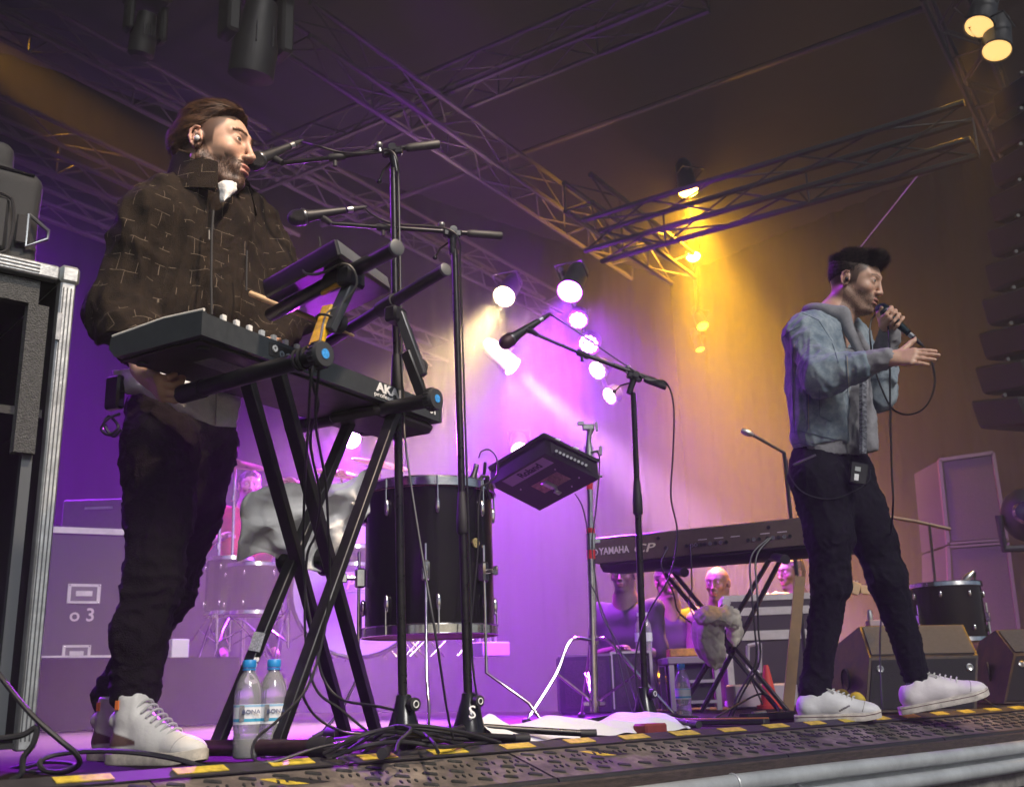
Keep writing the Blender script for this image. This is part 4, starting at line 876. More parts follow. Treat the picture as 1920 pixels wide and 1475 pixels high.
# towel crumpled on the floor
def floor_towel():
    n, m_ = 90, 34; a = W(915, 1402, 0.0); a = V(905, 1396, 3.05); b = V(1262, 1372, 3.75); a[2] = b[2] = 0; d = nrm(b-a); s_ = np.cross(ZS, d); Ln = np.linalg.norm(b-a)
    rg = np.random.RandomState(5); P = []
    hp = np.interp(np.linspace(0, 1, n), [0, .05, .12, .2, .3, .42, .5, .62, .75, .9, 1], [.050, .066, .034, .038, .052, .044, .032, .040, .056, .052, .02])
    wp = np.interp(np.linspace(0, 1, n), [0, .1, .3, .5, .8, 1], [.05, .09, .13, .12, .14, .10])
    for i in range(n):
        r = []
        for j in range(m_):
            v = j/(m_-1)*2-1; u = i/(n-1)
            h = hp[i]*max(0, 1-abs(v)**2.4)*(1+.18*math.sin(7*u+3*v)+.06*math.sin(19*u-5*v+2))+.004
            p = a+d*(Ln*u)+s_*v*wp[i]*(1+.1*math.sin(17*u)); r.append(p+ZS*(h+.0025*math.sin(40*u+7*v)))
        P.append(r)
    mb = MB().grid(P); T = Thing('towel', 'bright white towel lying crumpled along the stage edge', 'towel', (a+b)/2, None, mb, terry); T.o.data.set_sharp_from_angle(angle=3.1)
floor_towel()
mb = MB().box(V(1220, 1378, 3.42)+A([0, 0, .018]), ES, PS, ZS, .05, .03, .018, .006); Thing('red_pouch', 'small dark red pouch under the right end of the floor towel', 'pouch', V(1212, 1385, 3.36), None, mb, mat('pouch_red', (.2, .03, .025), .8, var=.2))

# --- wedge monitors
wood_blk = mat('monitor_box', (.014, .010, .007), .55, c2=(.10, .055, .022), vs=9, bump=.08, bs=90)
mon_face = mat('monitor_face', (.07, .073, .077), .85, var=.15, vs=60, bump=.4, bs=500)
def wedge(label, pts, ext, cut):
    P = [A(p) for p in pts]; T = Thing('monitor_wedge', label, 'stage monitor', (P[0]+P[0]+ext)/2, 'wedge monitors beside the singer')
    T.part('cabinet', MB().prism(P, ext), wood_blk)
    n1 = nrm(np.cross(P[1]-P[0], ext)); n1 = n1 if n1[1] < 0 else -n1
    def face(a, b, nm, m_, o):
        mb = MB(); k = .012; d = nrm(b-a); n_ = nrm(np.cross(d, ext)); n_ = n_ if n_@(A(_C)-a) > 0 else -n_; e = nrm(ext)
        q = [a+d*k+e*k, b-d*k+e*k, b-d*k+ext-e*k, a+d*k+ext-e*k]; mb.prism([p+n_*.001 for p in q], n_*o); return T.part(nm, mb, m_), n_
    face(P[1], P[2], 'grille', mon_face, .006); _, n_ = face(P[0], P[1], 'front_panel', mat('monitor_front', (.014, .013, .013), .85, var=.2, vs=20, bump=.2, bs=200), .004)
    for u in (.1, .92):
        c = P[1]*.78+P[0]*.22+ext*u+n_*.005; T.part('corner_disc', MB().lathe(c, n_, [(0, .016), (.004, .016), (.006, .012), (.004, .006)], 18), steel)
    ctr = (P[0]+P[3])/2+ (P[4]-P[3])*.3; eo = -nrm(ext)
    T.part('side_handle', MB().lathe(ctr+A([0, 0, .02]), eo, [(-.002, .05), (.004, .05), (.006, .045), (.001, .042), (.0008, .001)], 24), black_matte)
    return T
P0_ = V(1625, 1352, 4.58); P0_[2] = .006
wedge('wedge monitor with a golden-lit scuffed side, right behind the singer\'s legs', [P0_, V(1630, 1232, 4.6), V(1611, 1174, 4.78), V(1562, 1213, 5.0), V(1549, 1250, 5.05), A([V(1551, 1330, 5.05)[0], 5.05, .006])], V(1834, 1228, 4.62)-V(1630, 1232, 4.6), .0)
P0_ = V(1882, 1320, 5.35); P0_[2] = .006
wedge('second wedge monitor cut by the right edge of the picture', [P0_, V(1901, 1226, 5.4), V(1866, 1181, 5.55), V(1836, 1202, 5.75), V(1828, 1230, 5.8), A([V(1830, 1330, 5.8)[0], 5.8, .006])], V(1901, 1226, 5.4)*0+A([.42, -.17, 0]), .0)
# drum at the right
def drum(label, c, r, z0, z1, name='floor_tom', legs=True, lugs=8, skin=None, tilt=None):
    c = A(c, float); T = Thing(name, label, 'drum', c+ZS*z0*0)
    T.part('shell', MB().lathe(c, ZS, [(z0+.012, r), (z1-.012, r)], 40), shell_m)
    for z in (z0, z1): T.part('hoop', MB().lathe(c+ZS*(z-.014), ZS, [(0, r+.008), (.003, r+.013), (.025, r+.009), (.028, r+.012), (.028, r+.004), (0, r+.004)], 40, cap=False), chrome)
    T.part('drum_head', MB().lathe(c+ZS*(z1+.006), ZS, [(0, r+.002), (.004, r+.002)], 32), skin or mat('head_white', (.6, .58, .6), .6)); T.part('drum_head', MB().lathe(c+ZS*(z0-.010), ZS, [(0, r+.002), (.004, r+.002)], 32), skin or mat('head_white', (.6, .58, .6), .6))
    for i in range(lugs):
        an = 6.283*(i+.4)/lugs; d = A([math.cos(an), math.sin(an), 0])
        for z in (z0+.06, z1-.06): T.inst('lug', lug_me, Matrix.Translation(c+d*(r+.006)+ZS*z) @ Matrix.Diagonal((.9, .9, .7, 1)))
    if legs:
        for i in range(3):
            an = -.6+i*2.09; d = A([math.cos(an), math.sin(an), 0]); q = c+d*(r+.015)
            T.part('leg', MB().tube([q+ZS*(z0+.2), q+ZS*(z0-.1 if z0 > .2 else .08), q+d*.05+ZS*.015], .006, 8), chrome); T.part('leg_bracket', MB().box(q+ZS*(z0+.12), d, np.cross(ZS, d), ZS, .014, .012, .025, .004), chrome)
    return T
q = V(1768, 1100, 6.2)
drum('black floor tom with chrome hoop standing behind the wedge monitor on the right', (q[0], q[1], .004), .205, .34, q[2], legs=True)
q = V(1820, 1082, 6.05); DM2 = Thing('drum_microphone', 'small microphone over the rim of the floor tom on the right', 'microphone', q)
DM2.part('mic_body', MB().lathe(V(1806, 1090, 6.05), V(1826, 1070, 6.05)-V(1806, 1090, 6.05), [(0, .012), (.02, .02), (.06, .018), (.09, .008)], 14), steel); DM2.part('rim_clamp', MB().tube([V(1812, 1098, 6.05), V(1826, 1096, 6.05), V(1828, 1072, 6.05)], .008, 6), black)

# --- PA stack and line array
pa_m = mat('speaker_paint', (.008, .007, .008), .7, var=.3, vs=12); pa_g = mat('speaker_mesh', (.03, .02, .021), .7, .2, var=.6, vs=160, bump=.7, bs=200)
def pa(label, a, b, c, d, Y0):
    """front-face corner pixels: top left, top right, bottom right, bottom left"""
    P = [V(x, y, yy) for (x, y, yy) in (a, b, c, d)]; n_ = nrm(np.cross(P[1]-P[0], P[3]-P[0])); n_ = n_ if n_@(A(_C)-P[0]) > 0 else -n_
    T = Thing('speaker_cabinet', label, 'speaker', (P[2]+P[3])/2, 'stacked speaker cabinets on the right'); T.part('cabinet', MB().prism([p-n_*.02 for p in P], -n_*.6), pa_m)
    cen = sum(P)/4; Q = [p+(cen-p)*.06 for p in P]; T.part('grille', MB().prism([p-n_*.02 for p in Q], n_*.012), pa_g)
    fr = mat('speaker_edge', (.05, .03, .035), .5)
    for i in range(4): T.part('frame_edge', MB().bar(P[i]-n_*.012, P[(i+1) % 4]-n_*.012, .03, .03, up=tuple(n_)), fr)
    return T
pa('upper tall dark speaker cabinet in the stack behind the right drum', (1762, 862, 9.0), (1862, 848, 9.0), (1888, 1012, 9.0), (1778, 1020, 9.0), 9)
pa('lower dark speaker cabinet in the stack behind the right drum', (1778, 1024, 9.0), (1889, 1016, 9.0), (1912, 1192, 9.0), (1785, 1200, 9.0), 9)
LA = Thing('line_array', 'dark line array of curved speakers hanging at the right edge', 'speaker', V(1925, 820, 7.0))
for i in range(10):
    y0 = 150+i*66; p = V(1945-i*i*.35, y0+33, 7.0); LA.part('array_element', MB().box(p, nrm((.9, .35, 0)), nrm((-.35, .9, .02*i)), nrm(A([0, 0, 1])+A([-.02*i, 0, 0])), .22, .22, .105, .02), pa_m)
    LA.part('rigging_pin', MB().cyl(p+A([-.2, -.18, .09]), p+A([-.2, -.21, .09]), .014, 8), rubber)
q = V(1920, 965, 7.8); MH = Thing('moving_head', 'dark moving-head lamp with a purple glint at the right edge, beside the speaker stack', 'stage lamp', q)
MH.part('head', MB().sph(q, (.16, .16, .2), 12), mh); MH.part('yoke', MB().tube([q+A([-.19, 0, 0]), q+A([-.19, 0, -.25]), q+A([.19, 0, -.25]), q+A([.19, 0, 0])], .03, 8), mh); MH.part('lens', MB().lathe(q+A([-.05, -.13, 0]), (-.4, -1, 0), [(0, .09), (.03, .07), (.045, .02)], 20), mat('dark_glass', (.03, .02, .05), .05, coat=1))
# right boom stand far back behind the singer
T = Thing('mic_stand', 'distant thin boom stand behind the singer with a cable hanging from it', 'microphone stand', V(1745, 1300, 6.9), 'microphone stands')
T.part('boom_rod', MB().tube([V(1660, 968, 6.9), V(1720, 978, 6.9), V(1782, 992, 6.9)], .012, 8), mat('boom_bronze', (.12, .08, .05), .4, .6))
T.part('pole', MB().tube([V(1742, 980, 6.9), V(1752, 1080, 6.9), V(1752, 1110, 6.9), A([V(1752, 1110, 6.9)[0], 6.9, .01])], .01, 8), black)
T = Thing('mic_stand', 'far boom microphone left of the back of the singer', 'microphone stand', V(1480, 1300, 5.6), 'microphone stands')
T.part('boom_rod', MB().tube([V(1398, 808, 5.6), V(1470, 848, 5.6)], .009, 8), black); T.part('mic_head', MB().lathe(V(1390, 806, 5.6), V(1410, 815, 5.6)-V(1390, 806, 5.6), [(0, .012), (.02, .02), (.05, .02), (.07, .01)], 12), steel); T.part('pole', MB().tube([V(1470, 848, 5.6), A([V(1470, 848, 5.6)[0], 5.6, .01])], .011, 8), black)
# yellow-legged thing: orange case corner behind singer legs
# --- flight cases at the back
fc_p = mat('case_laminate', (.03, .02, .035), .6, var=.12, vs=15, bump=.1, bs=200); fc_e = mat('case_edge', (.50, .47, .48), .5, .15, var=.15)
def flight(label, o, x, wd, dp, ht, name='flight_case', lids=None, glow=None, handles=True, rot=None):
    """o front bottom left corner; x runs right along the front; depth goes away"""
    o = A(o, float); x = nrm(x); y = A([-x[1], x[0], 0.]); T = Thing(name, label, 'flight case', o+x*wd/2+y*dp/2)
    T.part('panel', MB().box(o+x*wd/2+y*dp/2+ZS*ht/2, x, y, ZS, wd/2-.004, dp/2-.004, ht/2-.004), fc_p)
    k = .019
    for (a, b) in (((0, 0, 0), (1, 0, 0)), ((0, 0, 1), (1, 0, 1)), ((0, 0, 0), (0, 0, 1)), ((1, 0, 0), (1, 0, 1)), ((0, 1, 1), (1, 1, 1)), ((0, 0, 1), (0, 1, 1)), ((1, 0, 1), (1, 1, 1)), ((1, 0, 0), (1, 1, 0)), ((0, 0, 0), (0, 1, 0)), ((1, 1, 0), (1, 1, 1))):
        a3 = o+x*wd*a[0]+y*dp*a[1]+ZS*ht*a[2]; b3 = o+x*wd*b[0]+y*dp*b[1]+ZS*ht*b[2]; c3 = o+x*wd/2+y*dp/2+ZS*ht/2
        d = nrm(b3-a3); ins = (a3+b3)/2-c3; ins = -nrm(ins-d*(ins@d))*k*.9
        T.part('edge_profile', MB().bar(a3+ins+d*.004, b3+ins-d*.004, 2*k, 2*k, up=tuple(ZS) if abs(d[2]) < .5 else tuple(y)), fc_e)
    for i in (0, 1):
        for l in (0, 1):
            T.part('ball_corner', MB().box(o+x*(wd*i)+ZS*ht*l+x*(.018 if i == 0 else -.018)+y*.014+ZS*(.018 if l == 0 else -.018), x, y, ZS, .026, .02, .026, .010), fc_e)
    if lids: 
        for z in lids: T.part('lid_profile', MB().bar(o+ZS*z-y*.004, o+x*wd+ZS*z-y*.004, .012, .03), fc_e)
    return T, x, y
o = V(56, 1256, 6.3); o[2] = .39; xx = nrm(V(240, 1250, 6.55)-V(56, 1256, 6.3)); xx[2] = 0
fcw = np.linalg.norm((V(232, 1250, 6.55)-V(56, 1256, 6.3))[:2])
T, fx, fy = flight('flight case stencilled o 3 standing on the riser behind the coated man', o, xx, fcw, .5, .80)
fo = A(o)
def fpt(u, w, d=0): return fo+fx*u*fcw+ZS*w-fy*d
def latch(cu, cw, w, h):
    T.part('latch_plate', MB().box(fpt(cu, cw, .003), fx, fy, ZS, w, .003, h, .002), fc_e)
    T.part('latch_dish', MB().box(fpt(cu, cw, .0065), fx, fy, ZS, w*.78, .0015, h*.72, .001), mat('dish_dark', (.12, .11, .12), .4, .6))
    T.part('latch_turn', MB().box(fpt(cu, cw, .010), fx, fy, ZS, w*.5, .004, h*.28, .002), fc_e)
    for i in (-1, 1):
        for j in (-1, 1): T.part('rivet', MB().sph(fpt(cu, cw, .006)+fx*i*w*.88+ZS*j*h*.86, .005, 5), chrome)
latch(.50, .40, .095, .06); latch(.47, .045, .08, .05)
for i in range(5):
    for u in (.03, .97): T.part('rivet', MB().sph(fpt(u, .1+i*.15, .002), .006, 5), chrome)
T.text('stencil', 'o 3', fpt(.50, .27, .004), fx, ZS, .11, mat('stencil_grey', (.5, .45, .45), .6), bold=.0015)
# amplifier head behind the case
q = V(110, 1000, 6.9); mb = MB()
T = Thing('amplifier', 'faint dark amplifier with a pale name strip, behind the stencilled case', 'amplifier', A([V(175, 1250, 6.95)[0], 7.0, .39]))
T.part('cabinet', MB().box(A([V(180, 980, 7.0)[0], 7.2, .39+.55]), (1, 0, 0), (0, 1, 0), ZS, .24, .2, .55, .01), black_matte); T.part('name_strip', MB().box(V(185, 952, 6.99), (1, 0, 0), (0, 1, 0), ZS, .095, .003, .008), steel)
# purple-edged cases behind the piano
pe = mat('case_edge', (.5, .48, .5), .35, .8)
for (x0, y0, x1, y1, Y, lb) in ((1385, 1345, 1500, 1190, 6.6, 'large purple-lit flight case with a pale plastic handle, behind the piano stand'), ):
    o = V(x0-25, y1, Y); o[2] = .004; flight(lb, o, (1, -.12, 0), .66, .5, V(1400, 1192, Y)[2])
zt = V(1400, 1192, 6.6)[2]
o = V(1362, 1190, 6.6); o[2] = zt+.006; flight('middle flight case with bright purple edges stacked behind the piano stand', o, (1, -.12, 0), .66, .5, V(1400, 1146, 6.6)[2]-zt-.008)
o2 = o.copy(); o2[2] = V(1400, 1146, 6.6)[2]; flight('thin top flight case with bright purple edges behind the piano stand', o2, (1, -.12, 0), .66, .5, V(1400, 1120, 6.6)[2]-o2[2])
ZT2 = V(1400, 1120, 6.6)[2]
cp_ = V(1470, 1112, 6.6); mb = MB().grid([[A([cp_[0]-.16+.32*i/8, 6.65+.3*j/6, ZT2+.006+.05*abs(math.sin(i*1.3+j))*math.sin(3.14*i/8)*math.sin(3.14*j/6)]) for j in range(7)] for i in range(9)])
Thing('crumpled_bag', 'crumpled pale plastic bag on top of the stacked cases', 'bag', (cp_[0], 6.8, ZT2), None, mb, mat('plastic_bag', (.5, .45, .5), .4))
# handle on the large case
T = Thing('case_dolly', 'pale lilac wheeled dolly standing before the large case', 'dolly', V(1445, 1320, 6.3)); 
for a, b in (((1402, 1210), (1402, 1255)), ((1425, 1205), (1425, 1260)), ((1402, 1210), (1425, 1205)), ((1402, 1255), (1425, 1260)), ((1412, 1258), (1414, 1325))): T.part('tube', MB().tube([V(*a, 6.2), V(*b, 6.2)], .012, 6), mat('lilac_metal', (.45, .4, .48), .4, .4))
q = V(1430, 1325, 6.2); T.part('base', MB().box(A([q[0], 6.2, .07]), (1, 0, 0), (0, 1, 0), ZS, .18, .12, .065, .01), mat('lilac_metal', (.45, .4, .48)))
# amp boxes and rack left of it
for (x0, x1, yt, Y, lb, ed) in ((1052, 1150, 1228, 6.2, 'plain dark box on the floor behind the chrome stand', False), (1150, 1228, 1222, 6.3, 'second dark box with a chrome edge, behind the low microphone pole', True)):
    a = V(x0, 1340, Y); b = V(x1, 1340, Y); z = V((x0+x1)/2, yt, Y)[2]; c = A([(a[0]+b[0])/2, Y+.25, z/2+.003])
    T = Thing('speaker_box', lb, 'speaker', A([c[0], c[1], .004])); T.part('cabinet', MB().box(c, (1, 0, 0), (0, 1, 0), ZS, (b[0]-a[0])/2, .25, z/2, .008), pa_m); T.part('grille', MB().box(c-A([0, .254, 0]), (1, 0, 0), (0, 1, 0), ZS, (b[0]-a[0])/2-.03, .004, z/2-.03), pa_g)
    for i in (-1, 1):
        T.part('edge_profile', MB().bar(A([c[0]+i*((b[0]-a[0])/2-.004), Y-.004, .02]), A([c[0]+i*((b[0]-a[0])/2-.004), Y-.004, z-.005]), .016, .016), fc_e if ed else pa_m)
    T.part('top_edge', MB().bar(A([a[0], Y-.004, z]), A([b[0], Y-.004, z]), .014, .012), fc_e if ed else mat('case_edge_dim', (.2, .15, .22), .5, .5))
    if ed:
        for k, xk in enumerate((1202, 1226)):
            p = V(xk-(12 if k else 0), 1215, Y+.1); p[2] = z+.004; Bt = Thing('water_bottle', ('left', 'right')[k]+' one of two far small bottles on the dark box', 'bottle', p, 'far bottles')
            Bt.part('bottle_wall', MB().lathe(p, ZS, [(0, .03), (.12, .032), (.16, .028), (.19, .012), (.21, .012)], 14), bt_m); Bt.part('cap', MB().lathe(p+ZS*.21, ZS, [(0, .015), (.02, .014)], 12), white_print); Bt.part('label_wrap', MB().lathe(p+ZS*.06, ZS, [(0, .0335), (.05, .0335)], 14, cap=False), lab_m)
T = Thing('equipment_rack', 'open metal rack frame with a pale top behind the water bottle', 'rack', V(1292, 1340, 6.0)); a = V(1258, 1245, 6.0); b = V(1342, 1238, 6.0); w_ = b[0]-a[0]; z = a[2]
for i in (0, 1):
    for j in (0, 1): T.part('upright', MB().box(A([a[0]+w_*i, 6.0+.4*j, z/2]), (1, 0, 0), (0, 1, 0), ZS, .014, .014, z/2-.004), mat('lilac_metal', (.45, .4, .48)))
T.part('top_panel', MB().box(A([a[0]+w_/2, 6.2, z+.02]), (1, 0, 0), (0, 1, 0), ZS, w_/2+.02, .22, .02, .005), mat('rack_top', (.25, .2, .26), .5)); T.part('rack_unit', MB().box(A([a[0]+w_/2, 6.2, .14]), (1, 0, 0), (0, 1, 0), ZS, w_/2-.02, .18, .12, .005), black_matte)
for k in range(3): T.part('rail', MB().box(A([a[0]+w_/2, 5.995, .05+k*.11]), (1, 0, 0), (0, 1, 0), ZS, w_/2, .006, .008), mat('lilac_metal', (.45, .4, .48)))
q = V(1300, 1232, 6.0); Thing('hazard_box', 'small orange striped box on top of the open rack', 'box', q, None, MB().box(A([q[0], 6.15, z+.065]), (1, 0, 0), (0, 1, 0), ZS, .12, .08, .022, .004), mat('orange_card', (.5, .22, .05), .7, var=.5, vs=20))
q = V(1442, 1310, 5.9); Thing('traffic_cone', 'small red cone beside the dolly', 'cone', (q[0], 5.9, .004), None, MB().lathe((q[0], 5.9, .004), ZS, [(0, .07), (.02, .07), (.02, .05), (.22, .015), (.23, .01)], 18), mat('cone_red', (.6, .05, .03), .6))
# --- drum kit in the haze
RZ = .389
def cymbal_stand(base, top, label, cym=.2, kind='cymbal_stand', tilt=(.25, -.3, 1)):
    base, top = A(base, float), A(top, float); T = Thing(kind, label, 'cymbal stand', base, 'drum hardware on the riser')
    T.part('pole', MB().cyl(base+ZS*.08, top, .0115, 10), chrome); T.part('boss', MB().cyl(base+ZS*.42, base+ZS*.5, .02, 10), chrome); T.part('boss', MB().cyl(top-ZS*.28, top-ZS*.24, .018, 10), chrome)
    h = base+ZS*.36
    for i in range(3):
        an = .5+i*2.094; d = A([math.cos(an), math.sin(an), 0]); k = base+d*.18+ZS*.22
        for s_ in (-1, 1): T.part('leg', MB().tube(smooth_path([h, k, base+d*.36+ZS*.012], 3), .0065, 6), chrome) if s_ == 1 else None
        T.part('leg_brace', MB().tube([base+ZS*.12, k], .005, 6), chrome)
    if cym: T.part('cymbal', MB().lathe(top, tilt, [(0, cym), (.004, cym), (.018, .05), (.035, .03), (.04, .006), (-.0, .006)][:5], 32, cap=False), mat('cymbal_bronze', (.5, .3, .12), .3, .9, var=.2, vs=6))
    return T
for (x, Y, yt, lb, cy_) in ((405, 7.2, 955, 'straight chrome stand with splayed legs, left of the drum kit', 0), (430, 7.6, 870, 'tall chrome stand with a cymbal beside the drummer', .23), (540, 7.4, 905, 'chrome stand just right of the drummer', .18), (640, 8.0, 890, 'chrome stand behind the towel with a cymbal', .22), (715, 8.1, 870, 'cymbal stand half hidden by the front mic pole', .23)):
    b = V(x, 1230, Y); b[2] = RZ; t = A([b[0]-.02, b[1], V(x, yt, Y)[2]]); cymbal_stand(b, t, lb, cy_)
def kitdrum(label, px, Y, py_top, py_bot, r, legs=False):
    c = V(px, py_top, Y); zb = V(px, py_bot, Y)[2]; return drum(label, (c[0], c[1], 0), r, zb, c[2], 'kit_drum', False, 6)
t = kitdrum('dim dark rack tom in the haze left of the drummer', 432, 7.3, 1050, 1150, .16); t = kitdrum('dark floor tom of the drum kit just under the hanging towel', 478, 7.2, 1062, 1150, .19); t = kitdrum('chrome-rimmed snare between the towel and the big drum', 662, 7.0, 1030, 1062, .17)
kc = V(672, 1105, 7.4); kn_ = nrm((.25, -1, 0)); KT = Thing('bass_drum', 'bass drum with a pale head lettered Pearl, half hidden by the big floor drum', 'drum', A([kc[0], 7.4, RZ]))
kr = kc[2]-RZ-.012; kr = max(.2, kr)
KT.part('shell', MB().lathe(kc, -kn_, [(0, kr), (.4, kr)], 40), shell_m); KT.part('hoop', MB().ring(kc, kn_, kr+.01, .014, 40, 8), shell_m); KT.part('drum_head', MB().cyl(kc, kc+kn_*.004, kr-.005, 40), mat('bass_head', (.35, .3, .4), .5))
kx = np.cross(kn_, ZS); kx = kx if kx[0] > 0 else -kx
KT.text('maker_name', 'Pearl', kc+kn_*.006+ZS*.075*.5+kx*.02, kx, ZS, .11, mat('print_pink', (.75, .65, .72)), bold=.002, shear=.3); KT.part('name_underline', MB().bar(kc+kn_*.006-kx*.08-ZS*.012, kc+kn_*.006+kx*.14-ZS*.012, .005, .002), mat('print_pink', (.75, .65, .72)))
q = V(333, 1222, 6.5); q[2] = RZ+.06; Thing('white_box', 'small white box with a dark opening on the riser beside the trouser leg', 'box', (q[0], q[1], RZ), None, MB().box(q, ES, PS, ZS, .055, .04, .056, .004), mat('box_white', (.7, .68, .72), .5))
q = V(915, 1225, 7.9); q[2] = RZ+.05; T = Thing('splitter_box', 'grey stage box with upright plugs on the right end of the riser', 'stage box', (q[0], q[1], RZ)); T.part('casing', MB().box(q, ES, PS, ZS, .13, .1, .05, .006), mat('grey_box', (.25, .22, .3), .5))
for i in range(4): T.part('plug', MB().cyl(q+ES*(-.08+.05*i)+ZS*.05, q+ES*(-.08+.05*i)+ZS*.11, .012, 8), steel)
for k, (x, Y, lb) in enumerate(((730, 7.7, 'low chrome folding pedal frame under the big drum, left'), (820, 7.9, 'low chrome folding stand legs under the big drum, right'))):
    b = V(x, 1225, Y); b[2] = RZ; T = Thing('hardware_frame', lb, 'drum hardware', b, 'drum hardware on the riser')
    for i in range(6): 
        u = -.25+.1*i; T.part('tube', MB().tube([b+A([u, 0, .012]), b+A([u+.12*(-1)**i, .08, .14])], .007, 6), chrome)
# ================================================================ PEOPLE
class Field:
    """signed distance field on a rectilinear grid, meshed with surface nets"""
    def __init__(s, lo, hi, coarse, fine=()):
        ax = []
        for a in range(3):
            pts = []; x = lo[a]
            while x < hi[a]:
                st = coarse
                for (flo, fhi, fs) in fine:
                    if flo[a]-fs <= x <= fhi[a]: st = min(st, fs)
                pts.append(x); x += st
            pts.append(x); ax.append(np.array(pts, np.float32))
        s.ax = ax; s.D = np.full([len(a) for a in ax], .25, np.float32)
    def sub(s, lo, hi):
        sl = []
        for a in range(3):
            i0 = max(0, np.searchsorted(s.ax[a], lo[a])-1); i1 = min(len(s.ax[a]), np.searchsorted(s.ax[a], hi[a])+1); sl.append(slice(i0, max(i0, i1)))
        P = np.stack(np.meshgrid(*[s.ax[a][sl[a]] for a in range(3)], indexing='ij'), -1)
        return tuple(sl), P
    def comb(s, sl, d, k, op):
        D = s.D[sl]
        if d.size == 0: return
        if op == 'u':
            h = np.clip(.5+.5*(D-d)/k, 0, 1); s.D[sl] = D*(1-h)+d*h-k*h*(1-h)
        else:
            d = -d; h = np.clip(.5-.5*(D-d)/k, 0, 1); s.D[sl] = D*(1-h)+d*h+k*h*(1-h)
    def cap(s, a, b, ra, rb=None, k=.02, op='u', flat=None):
        """round cone; flat=(axis, factor) squashes the section along an axis"""
        a, b = A(a, float), A(b, float); rb = ra if rb is None else rb; m_ = max(ra, rb)+k+.03
        sl, P = s.sub(np.minimum(a, b)-m_, np.maximum(a, b)+m_)
        ab = b-a; pa = P-a.astype(np.float32); t = np.clip((pa@ab)/(ab@ab+1e-12), 0, 1)
        q = pa-t[..., None]*ab
        if flat is not None:
            ax = nrm(flat[0]); c = q@ax; q = q+ax*(c*(1/flat[1]-1))[..., None]
        s.comb(sl, (np.linalg.norm(q, axis=-1)-(ra+(rb-ra)*t)).astype(np.float32), k, op)
    def ell(s, c, r, B=None, k=.02, op='u'):
        c = A(c, float); m_ = max(r)+k+.02; sl, P = s.sub(c-m_, c+m_); q = P-c.astype(np.float32)
        if B is not None: q = q@np.asarray(B, np.float32).T
        r = np.array(r, np.float32); k0 = np.linalg.norm(q/r, axis=-1); k1 = np.linalg.norm(q/(r*r), axis=-1)+1e-9
        s.comb(sl, k0*(k0-1)/k1, k, op)
    def rbox(s, c, B, h, rad, k=.01, op='u'):
        c = A(c, float); h = A(h, float); m_ = np.linalg.norm(h)+k+.02; sl, P = s.sub(c-m_, c+m_); q = np.abs((P-c.astype(np.float32))@np.asarray(B, np.float32).T)-(h-rad)
        s.comb(sl, (np.linalg.norm(np.maximum(q, 0), axis=-1)+np.minimum(q.max(-1), 0)-rad).astype(np.float32), k, op)
    def plane(s, p, n):
        """cut away the side n points to"""
        lo = [a[0] for a in s.ax]; hi = [a[-1] for a in s.ax]; sl, P = s.sub(lo, hi); s.D = np.maximum(s.D, (P-A(p, float).astype(np.float32))@nrm(n).astype(np.float32))
    def mesh(s):
        D = s.D; sg = D < 0; X, Y, Z = s.ax; nx, ny, nz = D.shape
        cnt = np.zeros((nx-1, ny-1, nz-1), np.int8)
        for i in (0, 1):
            for j in (0, 1):
                for k in (0, 1): cnt += sg[i:nx-1+i, j:ny-1+j, k:nz-1+k]
        act = (cnt > 0) & (cnt < 8); I, J, K = np.nonzero(act); n = len(I)
        idx = np.full(act.shape, -1, np.int32); idx[I, J, K] = np.arange(n)
        acc = np.zeros((n, 3)); w = np.zeros(n)
        cor = [(i, j, k) for i in (0, 1) for j in (0, 1) for k in (0, 1)]
        cv = {c: D[I+c[0], J+c[1], K+c[2]] for c in cor}; cp = {c: np.stack([X[I+c[0]], Y[J+c[1]], Z[K+c[2]]], 1) for c in cor}
        for c in cor:
            for a in range(3):
                if c[a] == 0:
                    e = list(c); e[a] = 1; e = tuple(e); v0, v1 = cv[c], cv[e]; mk = (v0 < 0) != (v1 < 0); t = np.where(mk, v0/(v0-v1+1e-12), 0)[:, None]
                    acc += np.where(mk[:, None], cp[c]*(1-t)+cp[e]*t, 0); w += mk
        v = acc/w[:, None]; F = []
        for a in range(3):
            sh = [slice(None)]*3; sh2 = [slice(None)]*3; sh[a] = slice(0, -1); sh2[a] = slice(1, None)
            x = sg[tuple(sh)] != sg[tuple(sh2)]; b, c = (a+1) % 3, (a+2) % 3
            ii = list(np.nonzero(x)); ok = (ii[b] > 0) & (ii[c] > 0) & (ii[b] < D.shape[b]-1) & (ii[c] < D.shape[c]-1); ii = [q[ok] for q in ii]
            ins = sg[tuple(ii)]
            def at_(db, dc):
                q = list(ii); q[b] = q[b]-db; q[c] = q[c]-dc; return idx[tuple(q)]
            f = np.stack([at_(1, 1), at_(0, 1), at_(0, 0), at_(1, 0)], 1); f[~ins] = f[~ins][:, ::-1]; F.append(f)
        return v, np.concatenate(F)
def vnormals(v, f):
    n = np.zeros_like(v); fn = np.cross(v[f[:, 2]]-v[f[:, 0]], v[f[:, 3]]-v[f[:, 1]])
    for i in range(4): np.add.at(n, f[:, i], fn)
    return n/(np.linalg.norm(n, axis=1, keepdims=True)+1e-12)
def wob(P, fs, seed, n=7):
    rg = np.random.RandomState(seed); o = np.zeros(len(P))
    for i in range(n):
        w = nrm(rg.randn(3))*fs*rg.uniform(.5, 2); o += np.sin(P@w+rg.rand()*6.28+.8*np.sin(P@(nrm(rg.randn(3))*fs*.7)))/n**.5
    return o
